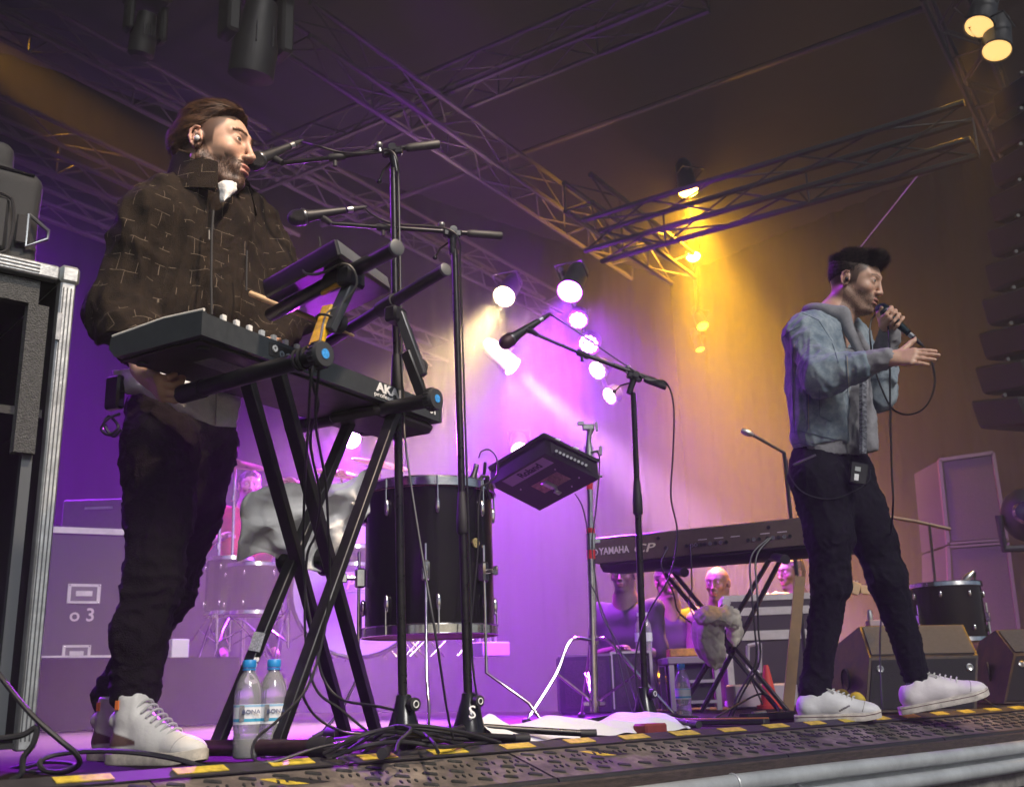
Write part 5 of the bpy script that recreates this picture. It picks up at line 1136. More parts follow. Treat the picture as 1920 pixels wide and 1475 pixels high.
def seg_param(P, segs):
    """nearest limb segment: index, t along, angle, distance"""
    best = np.full(len(P), 1e9); si = np.zeros(len(P), int); T_ = np.zeros(len(P)); PH = np.zeros(len(P)); Ls = np.zeros(len(P))
    for i, (a, b, r, ref) in enumerate(segs):
        a, b = A(a, float), A(b, float); ab = b-a; t = np.clip(((P-a)@ab)/(ab@ab), 0, 1); q = P-a-t[:, None]*ab; d = np.linalg.norm(q, axis=1)-r
        z = nrm(ab); x = nrm(A(ref, float)-z*(A(ref, float)@z)); y = np.cross(z, x); m_ = d < best
        best[m_] = d[m_]; si[m_] = i; tu = ((P-a)@ab)/(ab@ab); T_[m_] = (tu*np.linalg.norm(ab))[m_]; PH[m_] = np.arctan2(q@y, q@x)[m_]; Ls[m_] = np.linalg.norm(ab)
    return si, T_, PH, best
def folds(v, f, segs, spec, seed=0):
    """cloth folds as ridged waves round each limb: spec per segment (amp, rings per metre, twist, along-amp)"""
    N_ = vnormals(v, f); si, T_, PH, _ = seg_param(v, segs); d = np.zeros(len(v)); w1 = wob(v, 14, seed+1); w2 = wob(v, 30, seed+2); w3 = wob(v, 7, seed+3)
    for i, (amp, fr, tw, al) in enumerate(spec):
        m_ = si == i
        ph = T_*fr*6.283+tw*np.sin(PH+seed+i)+1.6*w1+1.3*np.sin(2*PH+w3)
        ring = (1-np.abs(np.sin(ph/2)))**1.6-.35
        ph2 = 3*PH+2.2*w3+T_*6; lon = (1-np.abs(np.sin(ph2)))**1.8-.3
        d += m_*(amp*ring*(.55+.45*np.tanh(w2+.5))+al*lon)
    # smooth seams between segments
    for _ in range(2):
        a = np.zeros(len(v)); c = np.zeros(len(v))
        fm_ = d[f].mean(1)
        for q in range(4): np.add.at(a, f[:, q], fm_); np.add.at(c, f[:, q], 1)
        d = a/np.maximum(c, 1)
    return v+N_*d[:, None], (si, T_, PH)
def wrinkle(v, f, layers, seed):
    """ridged creases: layers of (amplitude, wavelength, stretch along z, warp)"""
    N_ = vnormals(v, f); d = np.zeros(len(v)); rg = np.random.RandomState(seed)
    for amp, wl, st, wp in layers:
        P = v*A([1, 1, 1/st])/wl*6.283
        w1, w2 = wob(P, .45, rg.randint(999)), wob(P, .45, rg.randint(999)); acc = np.zeros(len(v))
        for k in range(3):
            w = nrm(rg.randn(3)*A([1, 1, .5])); acc += (1-np.abs(np.sin(.5*(P@w)+wp*w1+rg.rand()*6)))**2.2*np.clip(.5+.8*w2*(-1)**k, 0, 1)
        d += amp*(acc-.45)
    return v+N_*d[:, None]
def person_part(T, name, v, f, mt, attrs=None, label=None, parent=None):
    me = mesh_from(name, v-T.loc, f, 0); me.materials.append(mt)
    for k_, a in (attrs or {}).items():
        if a.ndim == 2 and a.shape[1] == 4:
            at_ = me.color_attributes.new(k_, 'FLOAT_COLOR', 'POINT'); at_.data.foreach_set('color', a.astype(np.float32).ravel())
        else:
            at_ = me.attributes.new(k_, 'FLOAT_VECTOR', 'POINT'); at_.data.foreach_set('vector', a.astype(np.float32).ravel())
    o = bpy.data.objects.new(name, me); col.objects.link(o); o.parent = parent or T.o
    if label: o['label'] = label
    return o
def basis(f, up=(0, 0, 1)):
    f = nrm(f); l = nrm(np.cross(up, f)); u = np.cross(f, l); return np.array([f, l, u])       # rows: forward, left, up
class Head:
    def __init__(s, c, B, sc=1.): s.c = A(c, float); s.B = B; s.k = sc
    def w(s, p): return s.c+(A(p, float)*s.k)@s.B
    def loc(s, P): return ((P-s.c)@s.B.T)/s.k
    def add(s, F, jaw=1., nose=1., neck=None, open_=.0):
        k = s.k; w = s.w; B = s.B
        def E(p, r, kk=.012, op='u', B2=None): F.ell(w(p), [q*k for q in r], B if B2 is None else B2, kk*k, op)
        def Cc(a, b, ra, rb, kk=.012, op='u', flat=None): F.cap(w(a), w(b), ra*k, rb*k, kk*k, op, flat)
        E((-.018, 0, .034), (.092, .076, .084), .02); E((.025, 0, .03), (.062, .066, .062), .03)
        E((.035, 0, -.02), (.052, .057, .080), .025)
        for y in (-1, 1):
            Cc((-.012, y*.056, -.045), (.052, y*.024, -.098*jaw), .020, .015, .022); E((.058, y*.040, -.018), (.024, .022, .020), .018)
            Cc((.084, y*.010, .034), (.066, y*.046, .033), .0095, .0075, .014)
        E((.074, 0, -.098*jaw), (.020, .023, .017), .016); Cc((.03, 0, -.086*jaw), (.06, 0, -.098*jaw), .022, .018, .02)
        # muzzle and lips
        E((.076, 0, -.060), (.022, .030, .028), .016)
        # nose
        Cc((.088, 0, .026), (.108*nose, 0, -.024), .0065, .0088, .010); E((.1075*nose, 0, -.028), (.0115, .0112, .0092), .007)
        for y in (-1, 1):
            E((.097, y*.0125, -.031), (.0105, .0072, .0072), .006); E((.100, y*.0068, -.0378), (.0055, .0032, .0035), .003, 'd')
            # eye: socket, lid mound, almond slit
            E((.092, y*.031, .012), (.014, .018, .012), .010, 'd'); E((.0755, y*.031, .0105), (.0150, .0165, .0140), .005)
            E((.0905, y*.032, .0105), (.010, .0135, .0048), .0022, 'd')
        E((.0945, 0, -.0565), (.0085, .021, .0048), .005); E((.0925, 0, -.0695-open_*.6), (.0095, .0185, .0058), .005)
        Cc((.100, -.017, -.0627-open_*.3), (.100, .017, -.0627-open_*.3), .0022+open_*.4, .0022+open_*.4, .002, 'd'); Cc((.104, 0, -.0627-open_*.3), (.098, 0, -.0627-open_*.3), .0025+open_*.6, .002+open_*.5, .002, 'd')
        # ears
        for y in (-1, 1):
            E((-.010, y*.078, -.004), (.0165, .0075, .029), .006)
            pts = [(-.002, .026), (-.014, .030), (-.026, .020), (-.028, .002), (-.020, -.018), (-.008, -.030), (.000, -.024)]
            for (x0, z0_), (x1, z1_) in zip(pts[:-1], pts[1:]): Cc((x0, y*.0855, z0_), (x1, y*.0855, z1_), .0036, .0036, .003)
            Cc((-.012, y*.087, .016), (-.016, y*.087, -.008), .0028, .0028, .004)
            E((-.004, y*.0895, -.006), (.0085, .007, .0115), .004, 'd'); E((.004, y*.083, -.006), (.004, .004, .007), .003)
        if neck is not None:
            F.cap(w((-.026, 0, -.045)), neck, .056*k, .062*k, .03); F.cap(w((.03, 0, -.085)), neck+B[0]*.03, .02*k, .035*k, .04)
def hand(F, wr, f, n, thumb, curls, sc=1., thumb_dir=None, spread=.05, fl=1., thumb_l=None):
    """wr wrist, f towards the knuckles, n palm normal (fingers curl that way), thumb = +1/-1 side along cross(n, f)"""
    f = nrm(f); n = nrm(A(n)-f*(A(n)@f)); s_ = nrm(np.cross(n, f))*thumb; tips = []
    off = [.028, .0095, -.009, -.027]; ln = [.072, .080, .074, .058]; rr = [.0092, .0094, .009, .008]
    for i in range(4):
        kn = wr+(f*(.088-.004*abs(i-1))+s_*off[i]+n*-.004)*sc
        F.cap(wr+s_*off[i]*.55*sc+f*.008*sc, kn, .0135*sc, .0125*sc, .014*sc, flat=(n, .95))
        d = nrm(f+s_*spread*(1.5-i)); p = kn; c = curls[i] if not np.isscalar(curls[i]) else (curls[i], curls[i], curls[i]*.8); th = 0
        for j, q in enumerate((.45, .31, .24)):
            th += c[j]; dd = nrm(d*math.cos(th)+n*math.sin(th)); e = p+dd*ln[i]*q*sc*fl; r0 = rr[i]*sc*(1-.10*j); F.cap(p, e, r0, r0*.93, .0035*sc); p = e
        tips.append(p)
    t0 = wr+(s_*.022+f*.022+n*.006)*sc; td = nrm(thumb_dir) if thumb_dir is not None else nrm(f*.75+s_*.7+n*.25)
    t1 = t0+nrm(s_*.8+f*.9+n*.15)*.038*sc if thumb_dir is None else t0+nrm(nrm(s_*.8+f*.9)+td)*.038*sc
    t2 = t1+td*.032*sc; t3 = t2+nrm(td+f*.15)*.026*sc if thumb_l is None else t2+nrm(thumb_l)*.026*sc
    F.cap(t0, t1, .015*sc, .0118*sc, .012*sc); F.cap(t1, t2, .0112*sc, .0102*sc, .004*sc); F.cap(t2, t3, .0102*sc, .0085*sc, .004*sc)
    F.cap(wr-f*.03*sc, wr+f*.015*sc, .024*sc, .022*sc, .02*sc, flat=(n, .8))
def skin_cols(H, v, skin, hair, beard=.8, stub=.3, fade=True, bz=-.030):
    L = H.loc(v); x, y, z = L.T; ay = np.abs(y); n = len(v); c = np.tile(A([*skin, 1.]), (n, 1))
    inh = (np.abs(L) < .2).all(1)
    def sm(a, b, t): q = np.clip((t-a)/(b-a), 0, 1); return q*q*(3-2*q)
    def mixc(w, k):
        nonlocal c; w = (w*inh)[:, None]; c[:, :3] = c[:, :3]*(1-w)+A(k)*w
    w0 = wob(v, 160, 3)*.5+.5
    # warmth on cheeks, nose, ears
    mixc(.22*sm(.03, .0, np.sqrt((x-.075)**2+(ay-.04)**2+(z+.022)**2)), (.62, .26, .2)); mixc(.25*sm(.02, .005, np.sqrt((x-.112)**2+y**2+(z+.02)**2)), (.6, .25, .2)); mixc(.25*(ay > .076)*(x < .01), (.6, .22, .18))
    # beard: lower face, up the jaw to the sideburns
    line = np.where(x > .06, -.036-(.0)*x, np.interp(x, [-.02, .0, .02, .06], [.02, .008, -.034, bz]))
    b = sm(.006, -.006, z-line)*(x > -.012)*sm(-.135, -.118, z)
    b *= 1-sm(.0, .004, .012-np.abs(z+.063))*(ay < .021)*(x > .085)            # lips stay clear
    b *= 1-(z > -.042)*(x > .085)
    b = np.clip(b, 0, 1)*(.75+.25*w0)
    mixc(b*beard, hair)
    mixc((sm(.0035, -.0015, np.abs(z+.0565)-.0045)+sm(.0035, -.0015, np.abs(z+.071)-.005))*(ay < .020)*(x > .088)*.75, (.42, .15, .13))
    mixc(.8*(np.abs(z+.0635) < .0022)*(ay < .018)*(x > .08)*(x < .098), (.06, .015, .012))
    # brows
    br = np.interp(ay, [.008, .03, .05], [.0315, .0375, .031]); mixc(.6*sm(.0045, .001, np.abs(z-br))*(ay > .009)*(ay < .052)*(x > .05), hair)
    mixc(.5*sm(.004, .0, np.abs(z-.0165))*(ay > .018)*(ay < .046)*(x > .07), (.10, .045, .03))
    if fade:
        hl = np.interp(x, [-.09, -.03, .0, .028, .034, .055], [-.035, -.02, -.02, -.012, .022, .045]); mixc(sm(-.010, .012, z-hl)*sm(.060, .052, x)*(ay > .03)*(1-(ay > .0785)*(z < .03))*.85, hair)
        mixc(sm(.062, .068, z)*1.0*(x < .07), hair)
    c[:, :3] *= (.94+.10*(w0-.5))[:, None]; return c
def skin_mat(name):
    M = bpy.data.materials.new(name); M.use_nodes = True; nt = M.node_tree; b = nt.nodes['Principled BSDF']
    a = nt.nodes.new('ShaderNodeVertexColor'); a.layer_name = 'Col'; nt.links.new(a.outputs[0], b.inputs['Base Color']); b.inputs['Roughness'].default_value = .48
    b.inputs['Subsurface Weight'].default_value = .12; b.inputs['Subsurface Radius'].default_value = (.012, .005, .003); b.inputs['Subsurface Scale'].default_value = 1.
    tc = nt.nodes.new('ShaderNodeTexCoord'); n = nt.nodes.new('ShaderNodeTexNoise'); n.inputs['Scale'].default_value = 500; n.inputs['Detail'].default_value = 2; nt.links.new(tc.outputs['Object'], n.inputs['Vector'])
    bp = nt.nodes.new('ShaderNodeBump'); bp.inputs['Strength'].default_value = .15; bp.inputs['Distance'].default_value = .002; nt.links.new(n.outputs[0], bp.inputs['Height']); nt.links.new(bp.outputs[0], b.inputs['Normal']); return M
skin_m = skin_mat('skin')
eye_w = mat('eye_white', (.62, .58, .55), .15); eye_i = mat('iris', (.06, .05, .035), .1)
def eyes(T, H, gaze):
    for y in (-1, 1):
        c = H.w((.0755, y*.031, .0105)); r = .0132*H.k; o = T.part('eyeball', MB().sph(c, r, 10), eye_w); g = nrm(gaze)
        T.part('iris', MB().lathe(c+g*(r-.0022), g, [(0, .0058*H.k), (.0020, .0050*H.k), (.0028, .002)], 14), eye_i, o)
def strands(T, name, H, mesh_v, mesh_n, mask, flow, count, ln, wd, mt, lift=.15, seed=0, curl=0., clump=0.):
    rg = np.random.RandomState(seed); L = H.loc(mesh_v); ids = np.nonzero(mask(L))[0]
    if len(ids) == 0: return
    ids = rg.choice(ids, count); P = mesh_v[ids]+rg.randn(count, 3)*.0012; N_ = mesh_n[ids]; Lp = L[ids]; D = flow(Lp)@H.B
    D = D+rg.randn(count, 3)*.10; D = D-N_*(D*N_).sum(1, keepdims=True)*(1-curl*0); D /= np.linalg.norm(D, axis=1, keepdims=True)+1e-9
    le = ln*(.6+.7*rg.rand(count)); n = 4; side = np.cross(D, N_); V_ = []; sw = rg.randn(count)
    for j in range(n+1):
        t = j/n; li = lift*math.sin(t*2.2)*le if curl == 0 else le*(lift*t)
        p = P+D*(le*t*(1-.15*t))[:, None]+N_*(.0008+li)[:, None]+side*(curl*le*np.sin(t*4+sw)*.35+clump*sw*le*t*t)[:, None]
        w = wd*(1-.85*t**2); V_.append(p-side*w/2); V_.append(p+side*w/2)
    V_ = np.stack(V_, 1).reshape(-1, 3); k = 2*(n+1); F = []
    base = np.arange(count)*k
    for j in range(n): F.append(np.stack([base+2*j, base+2*j+1, base+2*j+3, base+2*j+2], 1))
    return V_, np.concatenate(F)
def hair_mat(name, c, c2, aniso=.6, rough=.42):
    m_ = mat(name, c, .55, c2=c2, vs=90, spec=.25); return m_

# ---------------------------------------------------------------- keyboard player
def keyboard_player():
    az = math.radians(-12); HB = basis((math.cos(az), math.sin(az), -.06)); k = 1.08
    ear = V(372, 259, 2.60); H = Head(ear+HB[1]*.075*k-HB[0]*(-.008)*k, HB, k)
    neck0 = V(388, 352, 2.70)
    base = A([V(290, 1400, 2.62)[0], 2.66, .004])
    T = Thing('person', 'bearded man in a brown flecked wool coat leaning at the keyboard, lips at a microphone', 'person', base)
    sh_r, el_r, wr_r = V(268, 408, 2.56), V(222, 588, 2.55), V(272, 700, 2.40)
    sh_l, el_l, wr_l = V(478, 420, 2.90), V(548, 590, 2.92), V(505, 655, 2.72)
    ch, be, hp = V(375, 460, 2.73), V(372, 610, 2.74), V(335, 800, 2.74)
    hip_r, kn_r, an_r = V(300, 835, 2.66), V(288, 1085, 2.60), V(254, 1300, 2.62)
    hip_l, kn_l, an_l = V(384, 835, 2.84), V(322, 1110, 2.84), V(205, 1310, 2.92)
    # body
    hw = V(305, 745, 2.36)
    F = Field(np.minimum.reduce([H.c, an_l, an_r, wr_r, sh_r])-.2, np.maximum.reduce([H.c, sh_l, el_l, kn_l])+.2, .014, [(H.c-.145*k, H.c+.145*k, .0027), (hw-.08, hw+.085, .0032)])
    H.add(F, 1., 1., neck0, .003)
    F.cap(neck0, be, .07, .08, .04); F.cap(sh_r, sh_l, .045, .045, .04); F.cap(be, hp, .08, .06, .04)
    for a, b, c in ((sh_r, el_r, wr_r), (sh_l, el_l, wr_l)): F.cap(a, b, .045, .038, .03); F.cap(b, c, .036, .024, .02)
    for a, b, c in ((hip_r, kn_r, an_r), (hip_l, kn_l, an_l)): F.cap(a, b, .05, .04, .03); F.cap(b, c, .036, .028, .02); None
    # near hand grips the support arm end from below
    ad = nrm(A1b-A1a); g = A1a+ad*.03
    fdir = nrm(g+A([-.01, -.035, -.028])-wr_r+A([0, 0, -.01])); nn_ = nrm(ad*.2+A([.55, .45, .35]))
    hand(F, wr_r+fdir*.005, fdir, nn_, 1, [(.55, .9, .7), (.6, 1., .8), (.65, 1., .8), (.7, 1., .8)], 1.0, thumb_dir=ad*.9+A([0, 0, .3]))
    hand(F, wr_l, nrm(A([.2, -.9, -.1])), (0, 0, -1), 1, [.3, .35, .4, .4], 1.)
    v, f = F.mesh(); c = skin_cols(H, v, (.60, .36, .25), (.04, .02, .013), .9, fade=True, bz=-.044)
    # hand and wrist stay plain skin
    body = person_part(T, 'body', v, f, skin_m, {'Col': c}); N_ = vnormals(v, f)
    eyes(T, H, HB[0]*1+HB[1]*-.25)
    T.part('earpiece', MB().sph(H.w((-.003, -.090, -.008)), (.0075*k, .006*k, .008*k), 8, H.B), mat('ear_white', (.7, .7, .7), .3))
    # hair: side-swept top
    HF = Field(H.c-.15*k, H.c+.16*k, .0032)
    B = H.B
    HF.ell(H.w((-.022, 0, .046)), [q*k for q in (.097, .080, .088)], B, .01); HF.ell(H.w((.030, -.004, .084)), [q*k for q in (.058, .058, .038)], B, .025)
    HF.ell(H.w((-.010, -.012, .092)), [q*k for q in (.080, .062, .042)], B, .02); HF.ell(H.w((.062, -.030, .072)), [q*k for q in (.026, .030, .018)], B, .012)
    HF.ell(H.w((-.085, 0, .02)), [q*k for q in (.036, .062, .062)], B, .02)
    # cut off the face and the shaved sides
    HF.plane(H.w((.070, 0, .060)), B[0]*.55-B[2]*.84); HF.plane(H.w((-.02, 0, .020)), -B[2]*.75+B[0]*.66)
    HF.plane(H.w((0, 0, .040)), -B[2]+B[0]*-.05) if False else None
    v, f = HF.mesh()
    L = H.loc(v); d = .0022*np.sin(L@A([30, 260, 140])+2*np.sin(L@A([40, 30, 60])))+.0015*wob(L, 220, 8); Nn = vnormals(v, f); v = v+Nn*d[:, None]
    hm = hair_mat('hair_brown', (.035, .016, .009), (.11, .052, .024)); hair = person_part(T, 'hair', v, f, hm)
    fl = lambda L: np.stack([np.where(L[:, 0] > .03, -.75, -.9), np.where(L[:, 2] > .08, -.55, -.15), np.where(L[:, 2] > .09, -.05, -.45)], 1)
    V1, F1 = strands(T, 'hair', H, v, Nn, lambda L: (L[:, 2] > .0), fl, 8000, .034, .0016, hm, .10, 1); person_part(T, 'hair_strands', V1, F1, hm, parent=hair)
    bm = hair_mat('beard_brown', (.03, .014, .009), (.085, .035, .016)); L = H.loc(np.asarray(F.mesh()[0])); vb, fb = F.mesh(); nb = vnormals(vb, fb)
    def bmask(L):
        x, y, z = L.T; ay = np.abs(y); line = np.where(x > .06, -.040, np.interp(x, [-.02, .0, .02, .06], [.018, .004, -.038, -.048]))
        return (z < line)*(z > -.13)*(x > -.012)*~((np.abs(z+.063) < .0125)*(ay < .021)*(x > .085))*(np.abs(L) < .18).all(1)
    V1, F1 = strands(T, 'beard', H, vb, nb, bmask, lambda L: np.tile([.25, 0, -1.], (len(L), 1)), 3800, .0065, .0010, bm, .35, 2); person_part(T, 'beard', V1, F1, bm)
    V1, F1 = strands(T, 'brow', H, vb, nb, lambda L: (np.abs(L[:, 2]-np.interp(np.abs(L[:, 1]), [.008, .03, .05], [.0315, .0375, .031])) < .0028)*(np.abs(L[:, 1]) > .01)*(np.abs(L[:, 1]) < .05)*(L[:, 0] > .05), lambda L: np.stack([L[:, 0]*0-.2, np.sign(L[:, 1]), L[:, 0]*0+.3], 1), 420, .007, .0008, bm, .3, 3); person_part(T, 'eyebrows', V1, F1, bm)
    # coat
    M = bpy.data.materials.new('coat_wool'); M.use_nodes = True; nt = M.node_tree; b = nt.nodes['Principled BSDF']; ln_ = nt.links.new
    at_ = nt.nodes.new('ShaderNodeAttribute'); at_.attribute_name = 'cloth_uv'
    tc = nt.nodes.new('ShaderNodeTexCoord'); nz_ = nt.nodes.new('ShaderNodeTexNoise'); nz_.inputs['Scale'].default_value = 24; nz_.inputs['Detail'].default_value = 8; nz_.inputs['Roughness'].default_value = .75; ln_(tc.outputs['Object'], nz_.inputs['Vector'])
    r1 = nt.nodes.new('ShaderNodeValToRGB'); r1.color_ramp.elements[0].position = .34; r1.color_ramp.elements[0].color = (.014, .011, .0095, 1); r1.color_ramp.elements[1].position = .72; r1.color_ramp.elements[1].color = (.030, .021, .015, 1); ln_(nz_.outputs[0], r1.inputs[0])
    # broken thin white threads: brick joints gated by cell noise
    def bricks(w, h, off, gate_scale, gate, sw=False):
        br = nt.nodes.new('ShaderNodeTexBrick'); br.inputs['Color1'].default_value = (0, 0, 0, 1); br.inputs['Color2'].default_value = (0, 0, 0, 1); br.inputs['Mortar'].default_value = (1, 1, 1, 1)
        br.inputs['Scale'].default_value = 1.; br.inputs['Mortar Size'].default_value = .0009; br.inputs['Mortar Smooth'].default_value = .2; br.inputs['Brick Width'].default_value = w; br.inputs['Row Height'].default_value = h; br.offset = off; br.offset_frequency = 2
        ln_(at_.outputs['Vector'], br.inputs['Vector'])
        g_ = nt.nodes.new('ShaderNodeTexNoise'); g_.inputs['Scale'].default_value = gate_scale; g_.inputs['Detail'].default_value = 0; ln_(at_.outputs['Vector'], g_.inputs['Vector'])
        gt = nt.nodes.new('ShaderNodeMath'); gt.operation = 'GREATER_THAN'; gt.inputs[1].default_value = gate; ln_(g_.outputs[0], gt.inputs[0])
        mu = nt.nodes.new('ShaderNodeMath'); mu.operation = 'MULTIPLY'; ln_(br.outputs['Color'], mu.inputs[0]); ln_(gt.outputs[0], mu.inputs[1]); return mu
    m1 = bricks(.058, .047, .5, 22, .51)
    fz = nt.nodes.new('ShaderNodeTexNoise'); fz.inputs['Scale'].default_value = 350; ln_(tc.outputs['Object'], fz.inputs['Vector'])
    mu = nt.nodes.new('ShaderNodeMath'); mu.operation = 'MULTIPLY'; ln_(m1.outputs[0], mu.inputs[0]); ln_(fz.outputs[0], mu.inputs[1])
    mx = nt.nodes.new('ShaderNodeMixRGB'); mx.inputs[2].default_value = (.24, .19, .145, 1); ln_(mu.outputs[0], mx.inputs[0]); ln_(r1.outputs[0], mx.inputs[1]); ln_(mx.outputs[0], b.inputs['Base Color'])
    b.inputs['Roughness'].default_value = .95; b.inputs['Specular IOR Level'].default_value = .1
    bp = nt.nodes.new('ShaderNodeBump'); bp.inputs['Strength'].default_value = .7; bp.inputs['Distance'].default_value = .004; ln_(fz.outputs[0], bp.inputs['Height']); ln_(bp.outputs[0], b.inputs['Normal'])
    coat_m = M
    JF = Field(np.minimum.reduce([sh_r, el_r, wr_r, hp])-.2, np.maximum.reduce([sh_l, el_l, neck0])+.2, .0075)
    cr_, cl_ = V(268, 388, 2.58), V(482, 402, 2.88); hem = V(352, 690, 2.74); wst = V(362, 600, 2.74)
    fwd = nrm(A([.93, -.36, 0])); side = nrm(cl_-cr_)
    JF.cap(V(300, 375, 2.62), V(455, 392, 2.84), .075, .070, .05); JF.cap(V(390, 350, 2.72), V(378, 430, 2.74), .095, .13, .05)
    for sx, r_ in ((-.085, .125), (.085, .125), (0, .145)):
        JF.cap(V(372, 430, 2.74)+side*sx, wst+side*sx*1.15+fwd*.02, r_*.95, r_, .05); JF.cap(wst+side*sx*1.15+fwd*.02, hem+side*sx*1.1, r_, r_*.88, .04)
    JF.cap(sh_r+A([0.01, 0, 0]), el_r, .084, .078, .035); JF.cap(el_r, wr_r+A([-.005, 0, .01]), .080, .050, .03); JF.cap(el_r+A([-.0, 0, .02]), el_r*.6+wr_r*.4, .078, .072, .03)
    JF.cap(sh_l, el_l, .080, .068, .035); JF.cap(el_l, wr_l, .066, .050, .03)
    JF.plane(hem-ZS*.015, (-.05, 0, -1)); 
    JF.cap(V(392, 300, 2.72), V(388, 352, 2.70), .072, .085, .01, 'd')
    v, f = JF.mesh()
    segs = [(V(375, 380, 2.74), hem, .17, -fwd), (sh_r, el_r, .08, A([.5, .9, 0])), (el_r, wr_r, .07, A([.5, .9, 0])), (sh_l, el_l, .08, A([0, 1, 0])), (el_l, wr_l, .06, A([0, 1, 0]))]
    v, (si, T_, PH) = folds(v, f, segs, [(.006, 3.2, 1.2, .016), (.012, 7, 2.2, .010), (.013, 9, 2., .006), (.010, 8, 2, .006), (.010, 9, 2, .004)], 4)
    v = wrinkle(v, f, [(.013, .17, 2.4, 1.4), (.0035, .08, 1.6, 1.5)], 5)
    R_ = A([.17, .085, .07, .08, .065])[si]; uv = np.stack([PH*R_+si*.7, T_, np.zeros(len(T_))], 1)
    coat = person_part(T, 'coat', v, f, coat_m, {'cloth_uv': uv})
    # standing collar
    nb_ = HB[0]; cen = V(380, 338, 2.71); rows = []
    for iz in range(9):
        u = iz/8; r = []
        for ia in range(41):
            an = -2.35+4.7*ia/40; bx = -fwd*math.cos(an)+np.cross(ZS, -fwd)*math.sin(an)
            fr = max(0, abs(an)-1.2)/1.15
            rad = .112-.026*u+.018*fr; hgt = -.050-.035*fr+(.135-.040*fr)*u
            r.append(cen+bx*rad*A([1, 1, 1])+ZS*(hgt-.012+.008*math.cos(an*2))-fwd*(-.012)*fr*3)
        rows.append(r)
    G = np.array(rows); mb = MB(); mb.grid(G); inner = G.copy(); ctr = cen; 
    inner = G+(ctr-G)*A([.07, .07, 0]); mb.grid(inner[::-1]); mb.grid(np.stack([G[-1], inner[-1]])); 
    vv = np.concatenate(mb.v); ff = np.array(mb.f); uv2 = np.stack([np.arctan2(vv[:, 1]-cen[1], vv[:, 0]-cen[0])*.09, vv[:, 2], vv[:, 2]*0], 1); person_part(T, 'collar', vv, ff, coat_m, {'cloth_uv': uv2})
    mb = MB().tube([p+ZS*.001 for p in G[-1][4:37]], .0022, 6); T.part('collar_edge', mb, mat('collar_tan', (.22, .13, .07), .8))
    # white shirt collar and tails
    shirt = mat('shirt_white', (.84, .82, .80), .8, var=.08, vs=30, bump=.3, bs=200)
    cloth(None, None, [[(408, 345, 2.60), (420, 338, 2.585), (436, 340, 2.60), (444, 345, 2.64)], [(410, 358, 2.59), (424, 352, 2.575), (438, 350, 2.59), (444, 356, 2.63)], [(412, 380, 2.585), (420, 376, 2.57), (428, 372, 2.58), (434, 366, 2.60)]], shirt, 6, .003, .003, 60, 5, T, 'shirt_collar')
    cloth(None, None, [[(212, 695, 2.60), (250, 690, 2.56), (320, 690, 2.52), (400, 700, 2.54), (448, 705, 2.62)], [(214, 712, 2.60), (252, 718, 2.55), (320, 735, 2.50), (400, 745, 2.52), (449, 750, 2.62)], [(222, 728, 2.60), (262, 735, 2.56), (340, 765, 2.51), (402, 778, 2.53), (446, 778, 2.62)], [(235, 735, 2.61), (290, 745, 2.57), (368, 785, 2.53), (404, 798, 2.545), (444, 801, 2.63)]], shirt, 8, .003, .006, 34, 6, T, 'shirt_tail')
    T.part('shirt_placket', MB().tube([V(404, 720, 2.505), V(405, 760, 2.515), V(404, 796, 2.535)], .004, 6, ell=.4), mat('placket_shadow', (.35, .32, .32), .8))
    # zip, chest pocket flap
    T.part('zip', MB().tube([V(400, 395, 2.565), V(397, 440, 2.545), V(396, 520, 2.53), V(397, 590, 2.52)], .0035, 6), black_matte)
    T.part('zip_pull', MB().tube([V(392, 432, 2.54), V(392, 450, 2.535)], .0028, 6), mat('zip_metal', (.08, .075, .07), .6, .3))
    T.part('pocket_zip', MB().tube([V(463, 470, 2.62), V(462, 545, 2.60)], .0025, 6), black_matte)
    # trousers
    tm = mat('trousers_black', (.011, .008, .0075), .9, var=.25, vs=18, bump=.4, bs=250, spec=.15)
    TF = Field(np.minimum.reduce([an_l, an_r, hip_r])-.18, np.maximum.reduce([hp, hip_l, kn_l])+.2, .0065)
    TF.cap(V(305, 770, 2.70), V(378, 775, 2.80), .098, .090, .05); TF.cap(hip_r, V(300, 960, 2.62), .105, .085, .03); TF.cap(V(300, 960, 2.62), kn_r, .084, .069, .03)
    TF.cap(kn_r, V(262, 1190, 2.60), .069, .067, .03); TF.cap(V(262, 1190, 2.60), an_r+ZS*.005, .066, .058, .03)
    TF.cap(hip_l, V(362, 960, 2.82), .095, .076, .03); TF.cap(V(362, 960, 2.82), kn_l, .075, .06, .03); TF.cap(kn_l, an_l, .058, .05, .03)
    TF.plane(V(340, 745, 2.74), (0, 0, 1)); v, f = TF.mesh()
    m_ = v[:, 2] > an_r[2]-.045
    segs = [(hip_r+ZS*.1, kn_r, .09, fwd), (kn_r, an_r, .065, fwd), (hip_l+ZS*.1, kn_l, .08, fwd), (kn_l, an_l, .055, fwd)]
    v, _ = folds(v, f, segs, [(.003, 5, 1.5, .003), (.005, 11, 3., .003), (.003, 6, 1, .003), (.005, 12, 2, .002)], 9)
    kw = np.exp(-((v[:, 2]-kn_r[2]+.03)/.09)**2)+.8*np.exp(-((v[:, 2]-an_r[2]-.03)/.06)**2); Nn = vnormals(v, f); v = v+Nn*(kw*.006*(1-np.abs(np.sin(v[:, 2]*70+3*wob(v, 14, 21)))) )[:, None]
    v = wrinkle(v, f, [(.005, .10, 1., 1.6), (.004, .045, .8, 1.8)], 8)
    person_part(T, 'trousers', v, f, tm)
